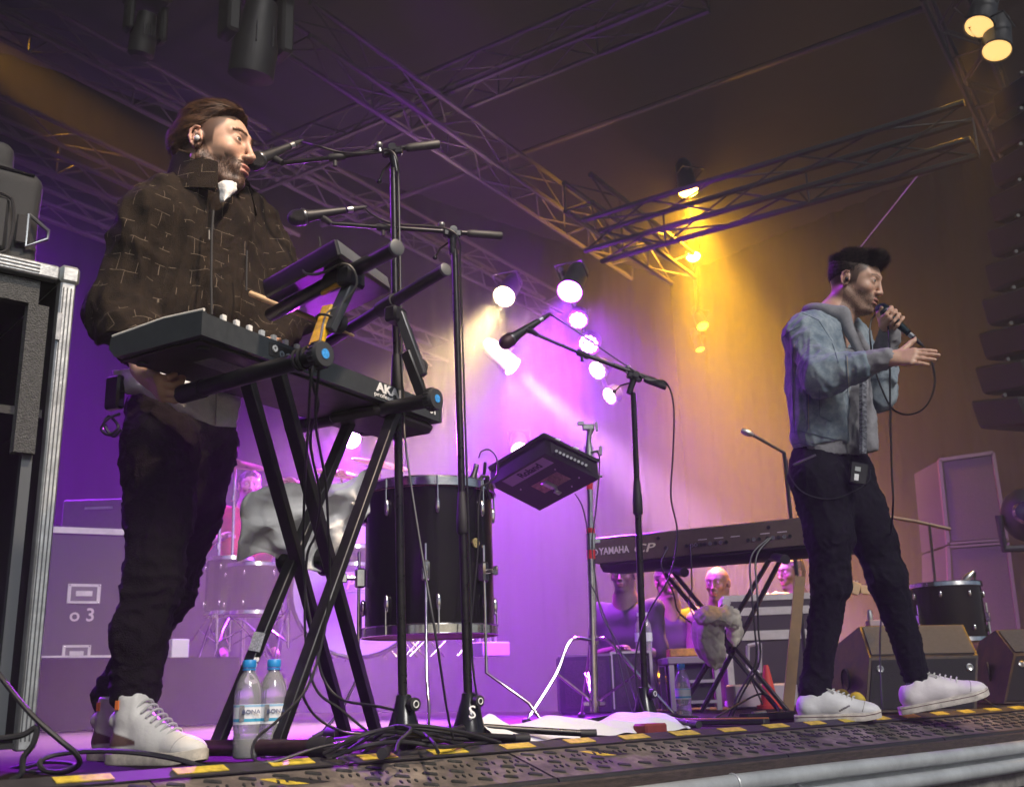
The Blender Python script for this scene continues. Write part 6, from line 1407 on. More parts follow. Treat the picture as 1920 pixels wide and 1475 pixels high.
    # belt pack
    bp_ = V(232, 740, 2.60); T.part('belt_pack', MB().box(bp_+A([-.015, -.02, 0]), (.8, -.4, 0), (.45, .9, 0), ZS, .028, .014, .045, .006), black_gloss)
    T.part('cable_loops', MB().tube(smooth_path([V(225, 775, 2.56), V(203, 785, 2.55), V(190, 805, 2.55), V(205, 815, 2.55), V(222, 800, 2.55), V(205, 780, 2.56), V(196, 795, 2.56), V(212, 818, 2.56), V(228, 805, 2.56)], 5), .0038, 6), black)
    # shoes
    shoe(T, V(212, 1425, 2.62), math.radians(-26), (.72, .69, .64), True, .285, 'shoe')
    shoe(T, V(176, 1420, 2.84), math.radians(-24), (.68, .64, .56), True, .28, 'shoe')
    return T
def shoe(T, heel, az, c, high, L_, name, pitch=0., swoosh=True, laces=True, z=None, star=False):
    """white trainer: heel = back end of the sole on the floor"""
    h = A(heel, float); h[2] = .0 if z is None else z; fx_ = A([math.cos(az)*math.cos(pitch), math.sin(az)*math.cos(pitch), math.sin(pitch)]); ly = nrm(np.cross(ZS, fx_)); uz = np.cross(fx_, ly); B = np.array([fx_, ly, uz]); s_ = L_/.30
    q = lambda x, y, z_: h+(A([x, y, z_])*s_)@B
    allp = np.array([q(x, y, z_) for x in (-.03, .33) for y in (-.07, .07) for z_ in (-.02, .20)])
    F = Field(allp.min(0), allp.max(0), .0032)
    F.cap(q(.045, -.004, .05), q(.15, -.003, .048), .036*s_, .037*s_, .02); F.cap(q(.15, 0, .048), q(.228, .003, .036), .037*s_, .031*s_, .02)
    F.cap(q(.05, 0, .05), q(.05, 0, .105 if high else .065), .038*s_, .036*s_, .02); F.cap(q(.12, 0, .06), q(.075, 0, .12 if high else .085), .035*s_, .034*s_, .02)
    if high: F.cap(q(.055, 0, .115), q(.058, 0, .150), .040*s_, .042*s_, .015); F.cap(q(.088, 0, .12), q(.085, 0, .168), .032*s_, .026*s_, .012, flat=(fx_, .45)); F.ell(q(.012, 0, .105), [.02*s_, .03*s_, .024*s_], B, .012)
    F.ell(q(.235, .002, .036), [.058*s_, .044*s_, .030*s_], B, .015); F.cap(q(.195, 0, .047), q(.12, 0, .080), .028*s_, .032*s_, .02)
    F.cap(q(.06, 0, .16), q(.062, 0, .22), .034*s_, .04*s_, .008, 'd') if high else F.cap(q(.055, 0, .105), q(.06, 0, .18), .030*s_, .036*s_, .006, 'd')
    sl = h+uz*.012*s_; lo, P = F.sub([a[0] for a in F.ax], [a[-1] for a in F.ax]); F.D = np.maximum(F.D, ((sl-P)@uz).astype(np.float32))
    v, f = F.mesh(); Lq = ((v-h)@B.T)/s_; n = len(v); cc = np.tile(A([*c, 1]), (n, 1)); w = wob(v, 60, 5)*.5
    cc[:, :3] *= (.93+.08*w)[:, None]
    if swoosh:
        sv = np.abs(Lq[:, 2]-.058-.25*np.maximum(0, .045-Lq[:, 0])+.10*np.maximum(0, Lq[:, 0]-.05))-.020+.16*np.maximum(0, Lq[:, 0]-.02)
        ww = (np.clip(.5-sv/.003, 0, 1)*np.clip((Lq[:, 0]+.002)/.004, 0, 1)*np.clip((.115-Lq[:, 0])/.004, 0, 1)*(np.abs(Lq[:, 1]) > .022))[:, None]; cc[:, :3] = cc[:, :3]*(1-ww)+A([.12, .07, .045])*ww
    if star: m_ = (np.abs(Lq[:, 2]-.045-.5*(Lq[:, 0]-.17)) < .003)*(Lq[:, 0] > .15)*(Lq[:, 0] < .19)*(np.abs(Lq[:, 1]) > .02); cc[m_, :3] = (.06, .05, .06)
    up_ = person_part(T, name, v, f, shoe_m, {'Col': cc})
    # sole
    ol = [(.0, -.022), (.0, .022), (.02, .036), (.08, .038), (.14, .036), (.20, .045), (.25, .046), (.285, .032), (.30, .008), (.298, -.012), (.28, -.032), (.24, -.042), (.18, -.040), (.12, -.034), (.05, -.036), (.015, -.032)]
    mb = MB(); hs = .026
    def rise(x): return .012*max(0, (x-.22)/.08)**2
    A0 = [q(x-.004, y*1.03, .0+rise(x)) for x, y in ol]; A1_ = [q(x-.004, y*1.10, .006+rise(x)) for x, y in ol]; A2_ = [q(x-.004, y*1.08, hs+rise(x)) for x, y in ol]; n = len(ol)
    mb.add(A0+A1_+A2_, [tuple(range(n))[::-1], tuple(range(2*n, 3*n))]+[(i, (i+1) % n, n+(i+1) % n, n+i) for i in range(n)]+[(n+i, n+(i+1) % n, 2*n+(i+1) % n, 2*n+i) for i in range(n)])
    T.part('sole', mb, mat('sole_cream', (.60, .54, .44), .7, var=.25, vs=40) if high else mat('sole_white', (.62, .56, .50), .7, var=.3, vs=30), up_)
    if not high: T.part('sole_stripe', MB().tube([q(x-.004, y*1.105, .018+rise(x)) for x, y in ol+ol[:1]], .0012, 5), mat('stripe_dark', (.12, .05, .05), .6), up_)
    F2 = F
    T.part('toe_cap_seam', MB().tube([q(.232+.012*math.cos(a*1.2), .043*math.sin(a), .030+.037*math.cos(a)) for a in np.linspace(-1.45, 1.45, 14)], .0016, 5), mat('shoe_seam', (.35, .33, .31), .8), up_)
    if laces:
        g = MB(); n = 7
        for i in range(n):
            t = i/(n-1); x = .205-.10*t; z_ = .079+.040*t+(.03*t if high else 0); g.tube(smooth_path([q(x-.010, -.026, z_-.014), q(x, -.010, z_+.003), q(x+.006, .008, z_+.003), q(x-.004, .026, z_-.014)], 3), .0030, 6)
        T.part('laces', g, mat('lace_grey', (.5, .49, .46), .8), up_)
        if not high: T.part('lace_bow', MB().tube(smooth_path([q(.09, 0, .10), q(.11, -.02, .115), q(.14, -.03, .10), q(.12, -.02, .09), q(.095, 0, .10), q(.13, .02, .105), q(.16, .01, .085)], 5), .0025, 6), mat('lace_grey', (.5, .49, .46)), up_)
    if high: T.part('heel_tab', MB().box(q(.045, -.0425, .142), fx_, ly, uz, .006, .002, .011, .001), mat('tab_orange', (.8, .2, .03), .6), up_)
    return up_
def shoe_material():
    M = bpy.data.materials.new('shoe_upper'); M.use_nodes = True; nt = M.node_tree; b = nt.nodes['Principled BSDF']; a = nt.nodes.new('ShaderNodeVertexColor'); a.layer_name = 'Col'; nt.links.new(a.outputs[0], b.inputs['Base Color']); b.inputs['Roughness'].default_value = .55
    tc = nt.nodes.new('ShaderNodeTexCoord'); n = nt.nodes.new('ShaderNodeTexNoise'); n.inputs['Scale'].default_value = 60; n.inputs['Detail'].default_value = 5; nt.links.new(tc.outputs['Object'], n.inputs['Vector'])
    bp = nt.nodes.new('ShaderNodeBump'); bp.inputs['Strength'].default_value = .3; bp.inputs['Distance'].default_value = .004; nt.links.new(n.outputs[0], bp.inputs['Height']); nt.links.new(bp.outputs[0], b.inputs['Normal']); return M
shoe_m = shoe_material()
MAN1 = keyboard_player()

# ---------------------------------------------------------------- singer
def singer():
    az = math.radians(-36); HB = basis((math.cos(az), math.sin(az), -.36)); k = 1.0
    ear = V(1588, 522, 3.78); H = Head(ear+HB[1]*.075*k+HB[0]*.008*k, HB, k)
    neck0 = V(1560, 600, 3.88); base = A([V(1560, 1350, 3.87)[0], 3.87, .004])
    T = Thing('person', 'singer in pale denim jacket, mic at his lips and one palm out flat', 'person', base)
    sh_r, el_r, wr_r = V(1512, 632, 3.74), V(1546, 703, 3.62), V(1668, 672, 3.50)
    sh_l, el_l, wr_l = V(1600, 640, 4.02), V(1648, 738, 3.88), V(1666, 618, 3.74)
    ch, be, hp = V(1545, 680, 3.88), V(1550, 800, 3.88), V(1558, 890, 3.88)
    hip_r, kn_r, an_r = V(1535, 900, 3.80), V(1558, 1090, 3.82), V(1528, 1292, 3.90)
    hip_l, kn_l, an_l = V(1590, 900, 3.93), V(1662, 1080, 3.90), V(1718, 1268, 3.98)
    m0, m1 = V(1645, 573, 3.69), V(1712, 632, 3.62)
    F = Field(np.minimum.reduce([H.c, an_r, wr_r, sh_r, hip_r])-.2, np.maximum.reduce([H.c, sh_l, el_l, wr_l, kn_l, an_l, V(1775, 665, 3.45)])+.2, .016, [(H.c-.14, H.c+.14, .0031), (wr_l-.06, wr_l+.10, .0033), (V(1715, 668, 3.46)-A([.12, .1, .05]), V(1715, 668, 3.46)+A([.13, .1, .05]), .0036)])
    H.add(F, 1.0, .98, neck0, .004)
    F.cap(neck0, be, .07, .07, .04); F.cap(sh_r, sh_l, .045, .045, .04); F.cap(be, hp, .07, .06, .04)
    for a, b, c in ((sh_r, el_r, wr_r), (sh_l, el_l, wr_l)): F.cap(a, b, .045, .036, .03); F.cap(b, c, .036, .026, .02)
    for a, b, c in ((hip_r, kn_r, an_r), (hip_l, kn_l, an_l)): F.cap(a, b, .05, .04, .03); F.cap(b, c, .036, .03, .02); None
    # flat palm
    fd = nrm(V(1768, 668, 3.40)-wr_r); hand(F, wr_r, fd, nrm(A([.05, .93, -.30])), -1, [(.10, .10, .08), (.06, .08, .06), (.05, .1, .08), (.1, .12, .1)], .97, thumb_dir=nrm(A([.75, .1, .65])), spread=.03)
    # fist round the microphone
    md_ = nrm(m1-m0); fd2 = nrm(m0+md_*.075-wr_l+A([-.012, .0, .0])); cam_d = nrm(_C-m0)
    gp = m0+md_*.072
    n2 = nrm(np.cross(md_, A([.25, .9, .2]))); pal = nrm(-cam_d)
    pc = gp-A([.0, 0, 0])
    for i in range(4):
        c0 = gp+md_*(-.030+.021*i); r_ = .0205; x_ = cam_d; y_ = nrm(np.cross(md_, cam_d)); y_ = y_ if y_[2] > 0 else -y_; an0 = 3.5; pts = []
        for q in range(6):
            an = 2.9-q*.75; pts.append(c0+(x_*math.cos(an)+y_*math.sin(an))*(r_+.0085)+md_*(.002*q))
        for a, b in zip(pts[:-1], pts[1:]): F.cap(a, b, .0092-.0006*i, .0088-.0006*i, .004)
        F.cap(wr_l+md_*(-.012+.008*i), pts[0], .014, .0115, .012)
    F.cap(wr_l, gp-y_*.035, .022, .020, .015, flat=(cam_d, .8))
    t0 = gp-y_*.030-md_*.02; F.cap(t0, gp-y_*.022-md_*.045+x_*.012, .0125, .011, .01); F.cap(gp-y_*.022-md_*.045+x_*.012, gp-md_*.052+x_*.025+y_*.004, .0105, .009, .004)
    v, f = F.mesh(); c = skin_cols(H, v, (.68, .41, .29), (.05, .032, .025), .5, fade=True, bz=-.04)
    person_part(T, 'body', v, f, skin_m, {'Col': c}); vb, fb, nb = v, f, vnormals(v, f)
    eyes(T, H, HB[0]+HB[1]*-.15)
    T.part('earpiece', MB().sph(H.w((-.003, -.089, -.006)), (.007, .006, .008), 8, H.B), black_gloss)
    hm = hair_mat('hair_dark', (.014, .010, .008), (.055, .036, .026)); B = H.B
    HF = Field(H.c-.15, H.c+.19, .0035)
    HF.ell(H.w((-.020, 0, .042)), (.098, .079, .086), B, .01); HF.ell(H.w((.010, 0, .090)), (.080, .058, .036), B, .02); HF.ell(H.w((.064, -.005, .100)), (.036, .043, .030), B, .02); HF.ell(H.w((-.055, 0, .066)), (.05, .055, .034), B, .02); HF.ell(H.w((.092, -.008, .084)), (.014, .026, .014), B, .012)
    HF.plane(H.w((.072, 0, .058)), B[0]*.35-B[2]*.94); HF.plane(H.w((-.02, 0, .000)), -B[2]*.75+B[0]*.66)
    v, f = HF.mesh(); L = H.loc(v); Nn = vnormals(v, f); v = v+Nn*(.006*wob(L, 75, 8)*(L[:, 2] > .06)+.0012*wob(L, 260, 9))[:, None]
    hair = person_part(T, 'hair', v, f, hm)
    V1, F1 = strands(T, 'hair', H, v, Nn, lambda L: (L[:, 2] > .065), lambda L: np.stack([np.clip(L[:, 0]*6, -.5, .4), L[:, 1]*5, np.full(len(L), 1.0)], 1), 9000, .024, .0017, hm, .6, 1, curl=.6); person_part(T, 'hair_strands', V1, F1, hm, parent=hair)
    V1, F1 = strands(T, 'hair', H, v, Nn, lambda L: (L[:, 2] < .07), lambda L: np.tile([-.3, 0, -1.], (len(L), 1)), 3500, .010, .0013, hm, .2, 2); person_part(T, 'hair_strands', V1, F1, hm, parent=hair)
    bm = hair_mat('beard_light', (.05, .03, .02), (.12, .07, .05))
    def bmask(L):
        x, y, z = L.T; ay = np.abs(y); line = np.where(x > .06, -.038, np.interp(x, [-.02, .0, .02, .06], [.02, .008, -.026, -.042]))
        return (z < line)*(z > -.13)*(x > -.012)*~((np.abs(z+.063) < .0125)*(ay < .021)*(x > .085))*(np.abs(L) < .18).all(1)
    V1, F1 = strands(T, 'beard', H, vb, nb, bmask, lambda L: np.tile([.25, 0, -1.], (len(L), 1)), 2600, .0045, .0009, bm, .35, 2); person_part(T, 'beard', V1, F1, bm)
    # jeans
    jm = mat('jeans_black', (.007, .007, .010), .85, var=.3, vs=25, bump=.35, bs=300, spec=.15)
    TF = Field(np.minimum.reduce([an_r, hip_r, an_l])-.18, np.maximum.reduce([hp, kn_l, an_l, hip_l])+.2, .0075)
    TF.cap(V(1530, 872, 3.83), V(1585, 875, 3.93), .100, .096, .05); TF.cap(hip_r, V(1555, 1000, 3.80), .108, .086, .03); TF.cap(V(1555, 1000, 3.80), kn_r, .084, .068, .03)
    TF.cap(kn_r, an_r, .066, .052, .03); TF.cap(an_r, an_r-ZS*.01, .058, .056, .02)
    TF.cap(hip_l, V(1638, 1010, 3.90), .100, .082, .03); TF.cap(V(1638, 1010, 3.90), kn_l, .080, .070, .03); TF.cap(kn_l, an_l, .068, .050, .03); TF.cap(V(1560, 930, 3.85), V(1610, 960, 3.90), .09, .09, .05)
    TF.plane(V(1555, 842, 3.88), (0, 0, 1)); v, f = TF.mesh(); fw_ = A([.8, -.5, 0])
    segs = [(hip_r+ZS*.1, kn_r, .09, fw_), (kn_r, an_r, .06, fw_), (hip_l+ZS*.1, kn_l, .09, fw_), (kn_l, an_l, .06, fw_)]
    v, _ = folds(v, f, segs, [(.002, 6, 1.5, .003), (.0032, 9, 4., .003), (.002, 6, 1.5, .003), (.0032, 9, 4, .003)], 14)
    kz = kn_r[2]; kw = np.exp(-((v[:, 2]-kz)/.09)**2); Nn = vnormals(v, f); v = v+Nn*(kw*.005*(1-np.abs(np.sin(v[:, 2]*55+3*wob(v, 16, 22)))))[:, None]
    v = wrinkle(v, f, [(.005, .10, 1., 1.6), (.004, .045, .8, 1.8)], 9)
    person_part(T, 'jeans', v, f, jm)
    # hoodie (body hem, sleeves ends, hood)
    hgm = mat('hoodie_grey', (.26, .255, .27), .95, var=.12, vs=60, bump=.2, bs=700)
    JF = Field(np.minimum.reduce([sh_r, wr_r, hp])-.22, np.maximum.reduce([sh_l, el_l, wr_l, neck0])+.2, .0075)
    fwd = nrm(A([.88, -.47, 0])); side = nrm(np.cross(ZS, fwd))
    def torso(Fd, g, top, bot):
        for sx in (-.075, 0, .075): Fd.cap(V(1535, 655, 3.88)+side*sx, V(1545, 740, 3.88)+side*sx, .105+g, .108+g, .04); Fd.cap(V(1545, 740, 3.88)+side*sx, bot+side*sx, .108+g, .100+g, .04)
        Fd.cap(V(1512, 620, 3.78), V(1588, 625, 3.98), .068+g, .068+g, .05)
    torso(JF, -.012, None, V(1552, 850, 3.88)); JF.cap(V(1600, 670, 3.80), V(1622, 830, 3.80), .045, .055, .03)
    JF.cap(el_r*.5+wr_r*.5, wr_r-fd*.02, .054, .040, .02); JF.cap(wr_r-fd*.03, wr_r-fd*.012, .040, .037, .01); JF.cap(el_l*.5+wr_l*.5, wr_l-ZS*.015, .050, .044, .02)
    JF.plane(V(1540, 868, 3.88), (.10, 0, -1)); v, f = JF.mesh()
    segs = [(V(1535, 640, 3.88), V(1552, 850, 3.88), .12, -fwd), (el_r, wr_r, .05, ZS), (el_l, wr_l, .05, A([0, 1, 0]))]
    v, _ = folds(v, f, segs, [(.006, 5, 1, .006), (.007, 14, 2, .004), (.006, 14, 2, .003)], 31); v = wrinkle(v, f, [(.006, .09, 1.5, 1.6), (.003, .045, 1., 1.6)], 15); person_part(T, 'hoodie', v, f, hgm)
    # hood lying on the shoulders
    hd = MB(); P_ = [V(1602, 640, 3.80), V(1590, 605, 3.84), V(1562, 578, 3.90), V(1535, 562, 3.94), V(1515, 566, 3.96), V(1500, 590, 3.98)]
    HD = Field(np.min(P_, 0)-.12, np.max(P_, 0)+.15, .007)
    ring_ = [neck0+(math.cos(a)*fwd+math.sin(a)*side)*.085+ZS*(.035-.055*max(0, math.cos(a))) - fwd*.02 for a in np.linspace(-2.9+.6, 2.9+.6, 18)]
    ring_ = [neck0+(math.cos(a)*-fwd+math.sin(a)*side)*(.088)+ZS*(.012+.028*math.cos(a)) for a in np.linspace(-2.2, 2.2, 16)]
    for a, b in zip(ring_[:-1], ring_[1:]): HD.cap(a, b, .021, .021, .02)
    HD.cap(neck0-fwd*.12+ZS*.0+side*.03, neck0-fwd*.13-ZS*.07, .04, .045, .03); HD.cap(ring_[0], V(1618, 672, 3.76), .024, .016, .02); HD.cap(ring_[-1], V(1640, 680, 3.88), .024, .016, .02)
    v, f = HD.mesh(); Nn = vnormals(v, f); v = v+Nn*(.004*wob(v, 45, 12))[:, None]; person_part(T, 'hood', v, f, hgm)
    # denim jacket
    dm = bpy.data.materials.new('denim'); dm.use_nodes = True; nt = dm.node_tree; b = nt.nodes['Principled BSDF']; ln_ = nt.links.new; tc = nt.nodes.new('ShaderNodeTexCoord')
    n = nt.nodes.new('ShaderNodeTexNoise'); n.inputs['Scale'].default_value = 16; n.inputs['Detail'].default_value = 9; n.inputs['Roughness'].default_value = .68; ln_(tc.outputs['Object'], n.inputs['Vector'])
    r = nt.nodes.new('ShaderNodeValToRGB'); r.color_ramp.elements[0].position = .36; r.color_ramp.elements[0].color = (.15, .20, .25, 1); r.color_ramp.elements[1].position = .66; r.color_ramp.elements[1].color = (.36, .41, .44, 1); ln_(n.outputs[0], r.inputs[0]); ln_(r.outputs[0], b.inputs['Base Color']); b.inputs['Roughness'].default_value = .85
    mp = nt.nodes.new('ShaderNodeMapping'); mp.inputs['Rotation'].default_value = (.3, .5, .7); mp.inputs['Scale'].default_value = (260, 260, 900); ln_(tc.outputs['Object'], mp.inputs[0])
    n2 = nt.nodes.new('ShaderNodeTexNoise'); n2.inputs['Scale'].default_value = 1; ln_(mp.outputs[0], n2.inputs['Vector']); bp = nt.nodes.new('ShaderNodeBump'); bp.inputs['Strength'].default_value = .4; bp.inputs['Distance'].default_value = .003; ln_(n2.outputs[0], bp.inputs['Height']); ln_(bp.outputs[0], b.inputs['Normal'])
    JF = Field(np.minimum.reduce([sh_r, wr_r, hp])-.22, np.maximum.reduce([sh_l, el_l, neck0])+.2, .0065)
    torso(JF, .008, None, V(1545, 822, 3.88)); JF.cap(sh_r+A([0, 0, -.0]), el_r, .084, .074, .03); JF.cap(el_r, el_r*.45+wr_r*.55, .072, .058, .03); JF.cap(el_r+A([-.02, 0, 0]), el_r+A([.02, 0, 0]), .074, .072, .03)
    JF.cap(sh_l, el_l, .078, .064, .03); JF.cap(el_l, el_l*.6+wr_l*.4, .062, .055, .03)
    # cut: neck opening, open front, hem
    JF.cap(neck0+ZS*.05, neck0-ZS*.04+fwd*.02, .085, .080, .01, 'd')
    JF.rbox(V(1660, 770, 3.74), np.array([fwd, side, ZS]), (.115, .055, .45), .01, .005, 'd')
    JF.plane(V(1540, 846, 3.88), (.10, 0, -1)); v, f = JF.mesh()
    segs = [(V(1535, 630, 3.88), V(1545, 830, 3.88), .13, -fwd), (sh_r, el_r, .08, -fwd), (el_r, wr_r, .065, ZS), (sh_l, el_l, .08, A([0, 1, 0])), (el_l, wr_l, .06, A([0, 1, 0]))]
    v, _ = folds(v, f, segs, [(.006, 5, 2, .006), (.010, 9, 2.4, .006), (.010, 12, 2., .004), (.007, 10, 2, .004), (.007, 12, 2, .004)], 33)
    v = wrinkle(v, f, [(.007, .13, 1.8, 1.5), (.0035, .065, 1.3, 1.6), (.001, .03, 1., 1.2)], 7)
    jk = person_part(T, 'denim_jacket', v, f, dm)
    # surface helper: push a pixel polyline onto the jacket surface
    from mathutils.bvhtree import BVHTree
    bv = BVHTree.FromPolygons([Vector(p) for p in v], [tuple(int(i) for i in q) for q in f])
    def on(px, py, lift=.002, fall=3.7):
        d = _fw+_R*(px-960)/FPX-_U*(py-737.5)/FPX; hit = bv.ray_cast(Vector(_C), Vector(d).normalized())
        if hit[0] is None: return None
        return A(hit[0])-nrm(d)*lift
    thr = mat('denim_seam', (.13, .17, .22), .9); thr2 = mat('denim_stitch', (.50, .36, .22), .9)
    def seam(pts, r=.0013, m_=thr, nm='seam'):
        P = []
        for (a, b_), (c_, d_) in zip(pts[:-1], pts[1:]):
            n_ = max(2, int(math.hypot(c_-a, d_-b_)/4))
            for i in range(n_): P.append(on(a+(c_-a)*i/n_, b_+(d_-b_)*i/n_))
        P.append(on(*pts[-1])); P = [p for p in P if p is not None]
        if len(P) > 2: T.part(nm, MB().tube(P, r, 5), m_, jk)
    for pts in ([(1487, 640), (1486, 700), (1487, 770), (1490, 812)], [(1512, 730), (1514, 780), (1513, 812)], [(1462, 812), (1500, 808), (1560, 822), (1612, 836)], [(1464, 838), (1500, 830), (1560, 842), (1608, 850)], [(1459, 640), (1480, 622), (1500, 612)], [(1500, 585), (1535, 600), (1560, 640), (1572, 680)], [(1586, 665), (1590, 740), (1602, 800), (1606, 836)], [(1574, 618), (1594, 624), (1597, 640)], [(1536, 730), (1537, 780), (1560, 790)]): seam(pts); 
    for pts in ([(1489, 645), (1489, 800)], [(1516, 735), (1516, 806)], [(1588, 668), (1593, 740), (1604, 800)]): seam(pts, .0007, thr2, 'stitching')
    for (x, y) in ((1611, 733), (1615, 779), (1603, 842), (1477, 800)):
        p = on(x, y, .002, 3.72)
        if p is not None: T.part('button', MB().sph(p, .0055, 6), mat('button_brass', (.35, .22, .10), .35, .8), jk)
    # striped T-shirt seen in the opening
    T.part('t_shirt', MB().grid([[V(x, y, Y) for (x, Y) in ((1611, 3.70), (1617, 3.69), (1625, 3.70))] for y in (700, 740, 780, 820, 850)]), mat('tee_print', (.015, .018, .03), .8, c2=(.35, .36, .4), vs=55, stretch=(1, 1, 2.2)))
    # belt pack, belt loop shirt tail
    q = V(1609, 888, 3.70); T.part('belt_pack', MB().box(q, nrm((.95, .1, -.2)), nrm((.1, .95, 0)), nrm((.2, 0, .95)), .034, .013, .042, .006), black_gloss); T.part('pack_display', MB().box(q+A([-.006, -.0135, .016]), (.97, 0, -.2), (0, 1, 0), (.2, 0, .97), .013, .001, .008), mat('lcd_grey', (.35, .37, .36), .3)); T.part('pack_sticker', MB().box(q+A([-.014, -.0135, -.014]), (.97, 0, -.2), (0, 1, 0), (.2, 0, .97), .010, .001, .012), white_print)
    T.part('pack_cable', MB().tube(smooth_path([V(1476, 862, 3.72), V(1482, 895, 3.70), V(1510, 925, 3.70), V(1560, 935, 3.70), V(1605, 918, 3.69), V(1630, 900, 3.70), V(1632, 880, 3.71)], 6), .0022, 6), black)
    T.part('phone_in_pocket', MB().bar(V(1487, 872, 3.725), V(1530, 853, 3.72), .008, .012, bev=.003), mat('purple_edge', (.04, .03, .05), .3))
    # shoes
    shoe(T, V(1492, 1352, 3.90), math.radians(-14), (.70, .69, .70), False, .30, 'shoe', swoosh=False, star=True)
    shoe(T, V(1692, 1346, 3.98), math.radians(-8), (.72, .66, .68), False, .325, 'shoe', pitch=.16, swoosh=False, z=.012)
    for a in (an_r, an_l): T.part('sock', MB().cyl(a-ZS*.075, a+ZS*.0, .040, 16), mat('sock_green', (.10, .16, .12), .9))
    # microphone and its cable
    m1 = m0+md_*.172
    Mm = Thing('microphone', "dark blue-green vocal microphone gripped in the singer's hand", 'microphone', m0, 'vocal microphones')
    mic_geo(Mm, m0, m1, mt=mat('mic_teal', (.012, .03, .036), .3, .4, var=.2), grille=mat('mic_grille_teal', (.02, .05, .07), .4, .7, var=.5, vs=400, bump=1, bs=900)); xlr(Mm, m1, md_)
    e = m1+md_*.06
    cable('mic_cable', [e, V(1738, 660, 3.58), V(1750, 690, 3.56), V(1752, 725, 3.56), V(1735, 762, 3.56), V(1705, 777, 3.58), V(1675, 768, 3.62), V(1656, 735, 3.68), V(1640, 690, 3.75), V(1632, 640, 3.80), V(1632, 605, 3.82), V(1645, 588, 3.8), V(1662, 600, 3.70), V(1668, 650, 3.62), V(1669, 760, 3.62), V(1672, 880, 3.64), V(1674, 960, 3.66), V(1660, 1080, 4.2), V(1650, 1200, 4.25), V(1655, 1330, 4.2)], .0036, black, "black cable looping from the singer's microphone down past his hip")
singer()
# ================================================================ ROAD CASE, BAG, FLOOR CABLES, FAR PEOPLE
# big open road case at the left
cA = V(126, 520, 2.4); zt = cA[2]; cx_ = ES.copy(); RC = Thing('road_case', 'large open-fronted road case with aluminium edges at the left edge', 'flight case', A([cA[0]-.4*cx_[0], cA[1]-.4*cx_[1]+.2, 0.004]))
Wd, Dp = .95, .62
o = A([cA[0], cA[1], 0.])-cx_*Wd           # front bottom left
case_out = mat('case_black', (.015, .015, .016), .6, var=.3, vs=20, bump=.2, bs=300); foam = mat('grey_foam', (.075, .078, .08), .95, var=.25, vs=90, bump=.8, bs=260)
def cpt(u, v, z): return o+cx_*u+PS*v+ZS*z
t_ = .012
for nm, a, b in (('top_panel', (0, 0, zt-t_), (Wd, Dp, zt)), ('bottom_panel', (0, 0, .05), (Wd, Dp, .05+t_)), ('side_panel', (0, 0, .05+t_), (t_, Dp, zt-t_)), ('side_panel', (Wd-t_, 0, .05+t_), (Wd, Dp, zt-t_)), ('back_panel', (t_, Dp-t_, .05+t_), (Wd-t_, Dp, zt-t_))):
    a, b = A(a), A(b); c = (a+b)/2; h = (b-a)/2; RC.part(nm, MB().box(cpt(*c), cx_, PS, ZS, *h), case_out)
e_ = .018
RC.part('edge_profile', MB().box(cpt(Wd-.0, .0, (zt+.03)/2+.0), cx_, PS, ZS, e_, e_, (zt-.06)/2, .004), alu)
RC.part('edge_profile', MB().box(cpt(Wd/2-.02, 0, zt), cx_, PS, ZS, Wd/2-.004, e_, e_, .004), alu)
for k in (-1, 0, 1):
    RC.part('edge_groove', MB().box(cpt(Wd+k*.009-.002, -e_-.0008, (zt+.03)/2), cx_, PS, ZS, .0014, .001, (zt-.1)/2), mat('groove_dark', (.08, .085, .09), .5)); RC.part('edge_groove', MB().box(cpt(Wd/2-.03, -e_-.0008, zt+k*.009), cx_, PS, ZS, Wd/2-.04, .001, .0014), mat('groove_dark', (.08, .085, .09), .5))
RC.part('side_edge', MB().box(cpt(Wd, Dp/2+.02, zt), cx_, PS, ZS, e_*.8, Dp/2, e_*.8, .003), alu)
RC.part('corner_cap', MB().box(cpt(Wd+.001, -.001, zt+.0), cx_, PS, ZS, .024, .024, .024, .008), alu)
RC.part('corner_clamp', MB().box(cpt(Wd-.016, -e_-.004, zt-.14), cx_, PS, ZS, .006, .003, .035, .001), steel)
RC.part('foam_strip', MB().box(cpt(Wd/2-.03, .02, zt-.055), cx_, PS, ZS, Wd/2-.03, .016, .030), foam)
RC.part('foam_strip', MB().box(cpt(Wd-.058, .02, zt-.27), cx_, PS, ZS, .024, .016, .185), foam)
RC.part('inner_rail', MB().box(cpt(Wd-.045, .035, zt*.42), cx_, PS, ZS, .012, .012, zt*.36), mat('rail_grey', (.09, .1, .11), .5, .5))
RC.part('inner_shelf', MB().box(cpt(Wd/2, .30, zt*.70), cx_, PS, ZS, Wd/2-.02, .27, .01), case_out)
for u in (.1, Wd-.1):
    for v in (.08, Dp-.08): RC.part('caster', MB().cyl(cpt(u-.012, v, .028), cpt(u+.012, v, .028), .026, 16), rubber)
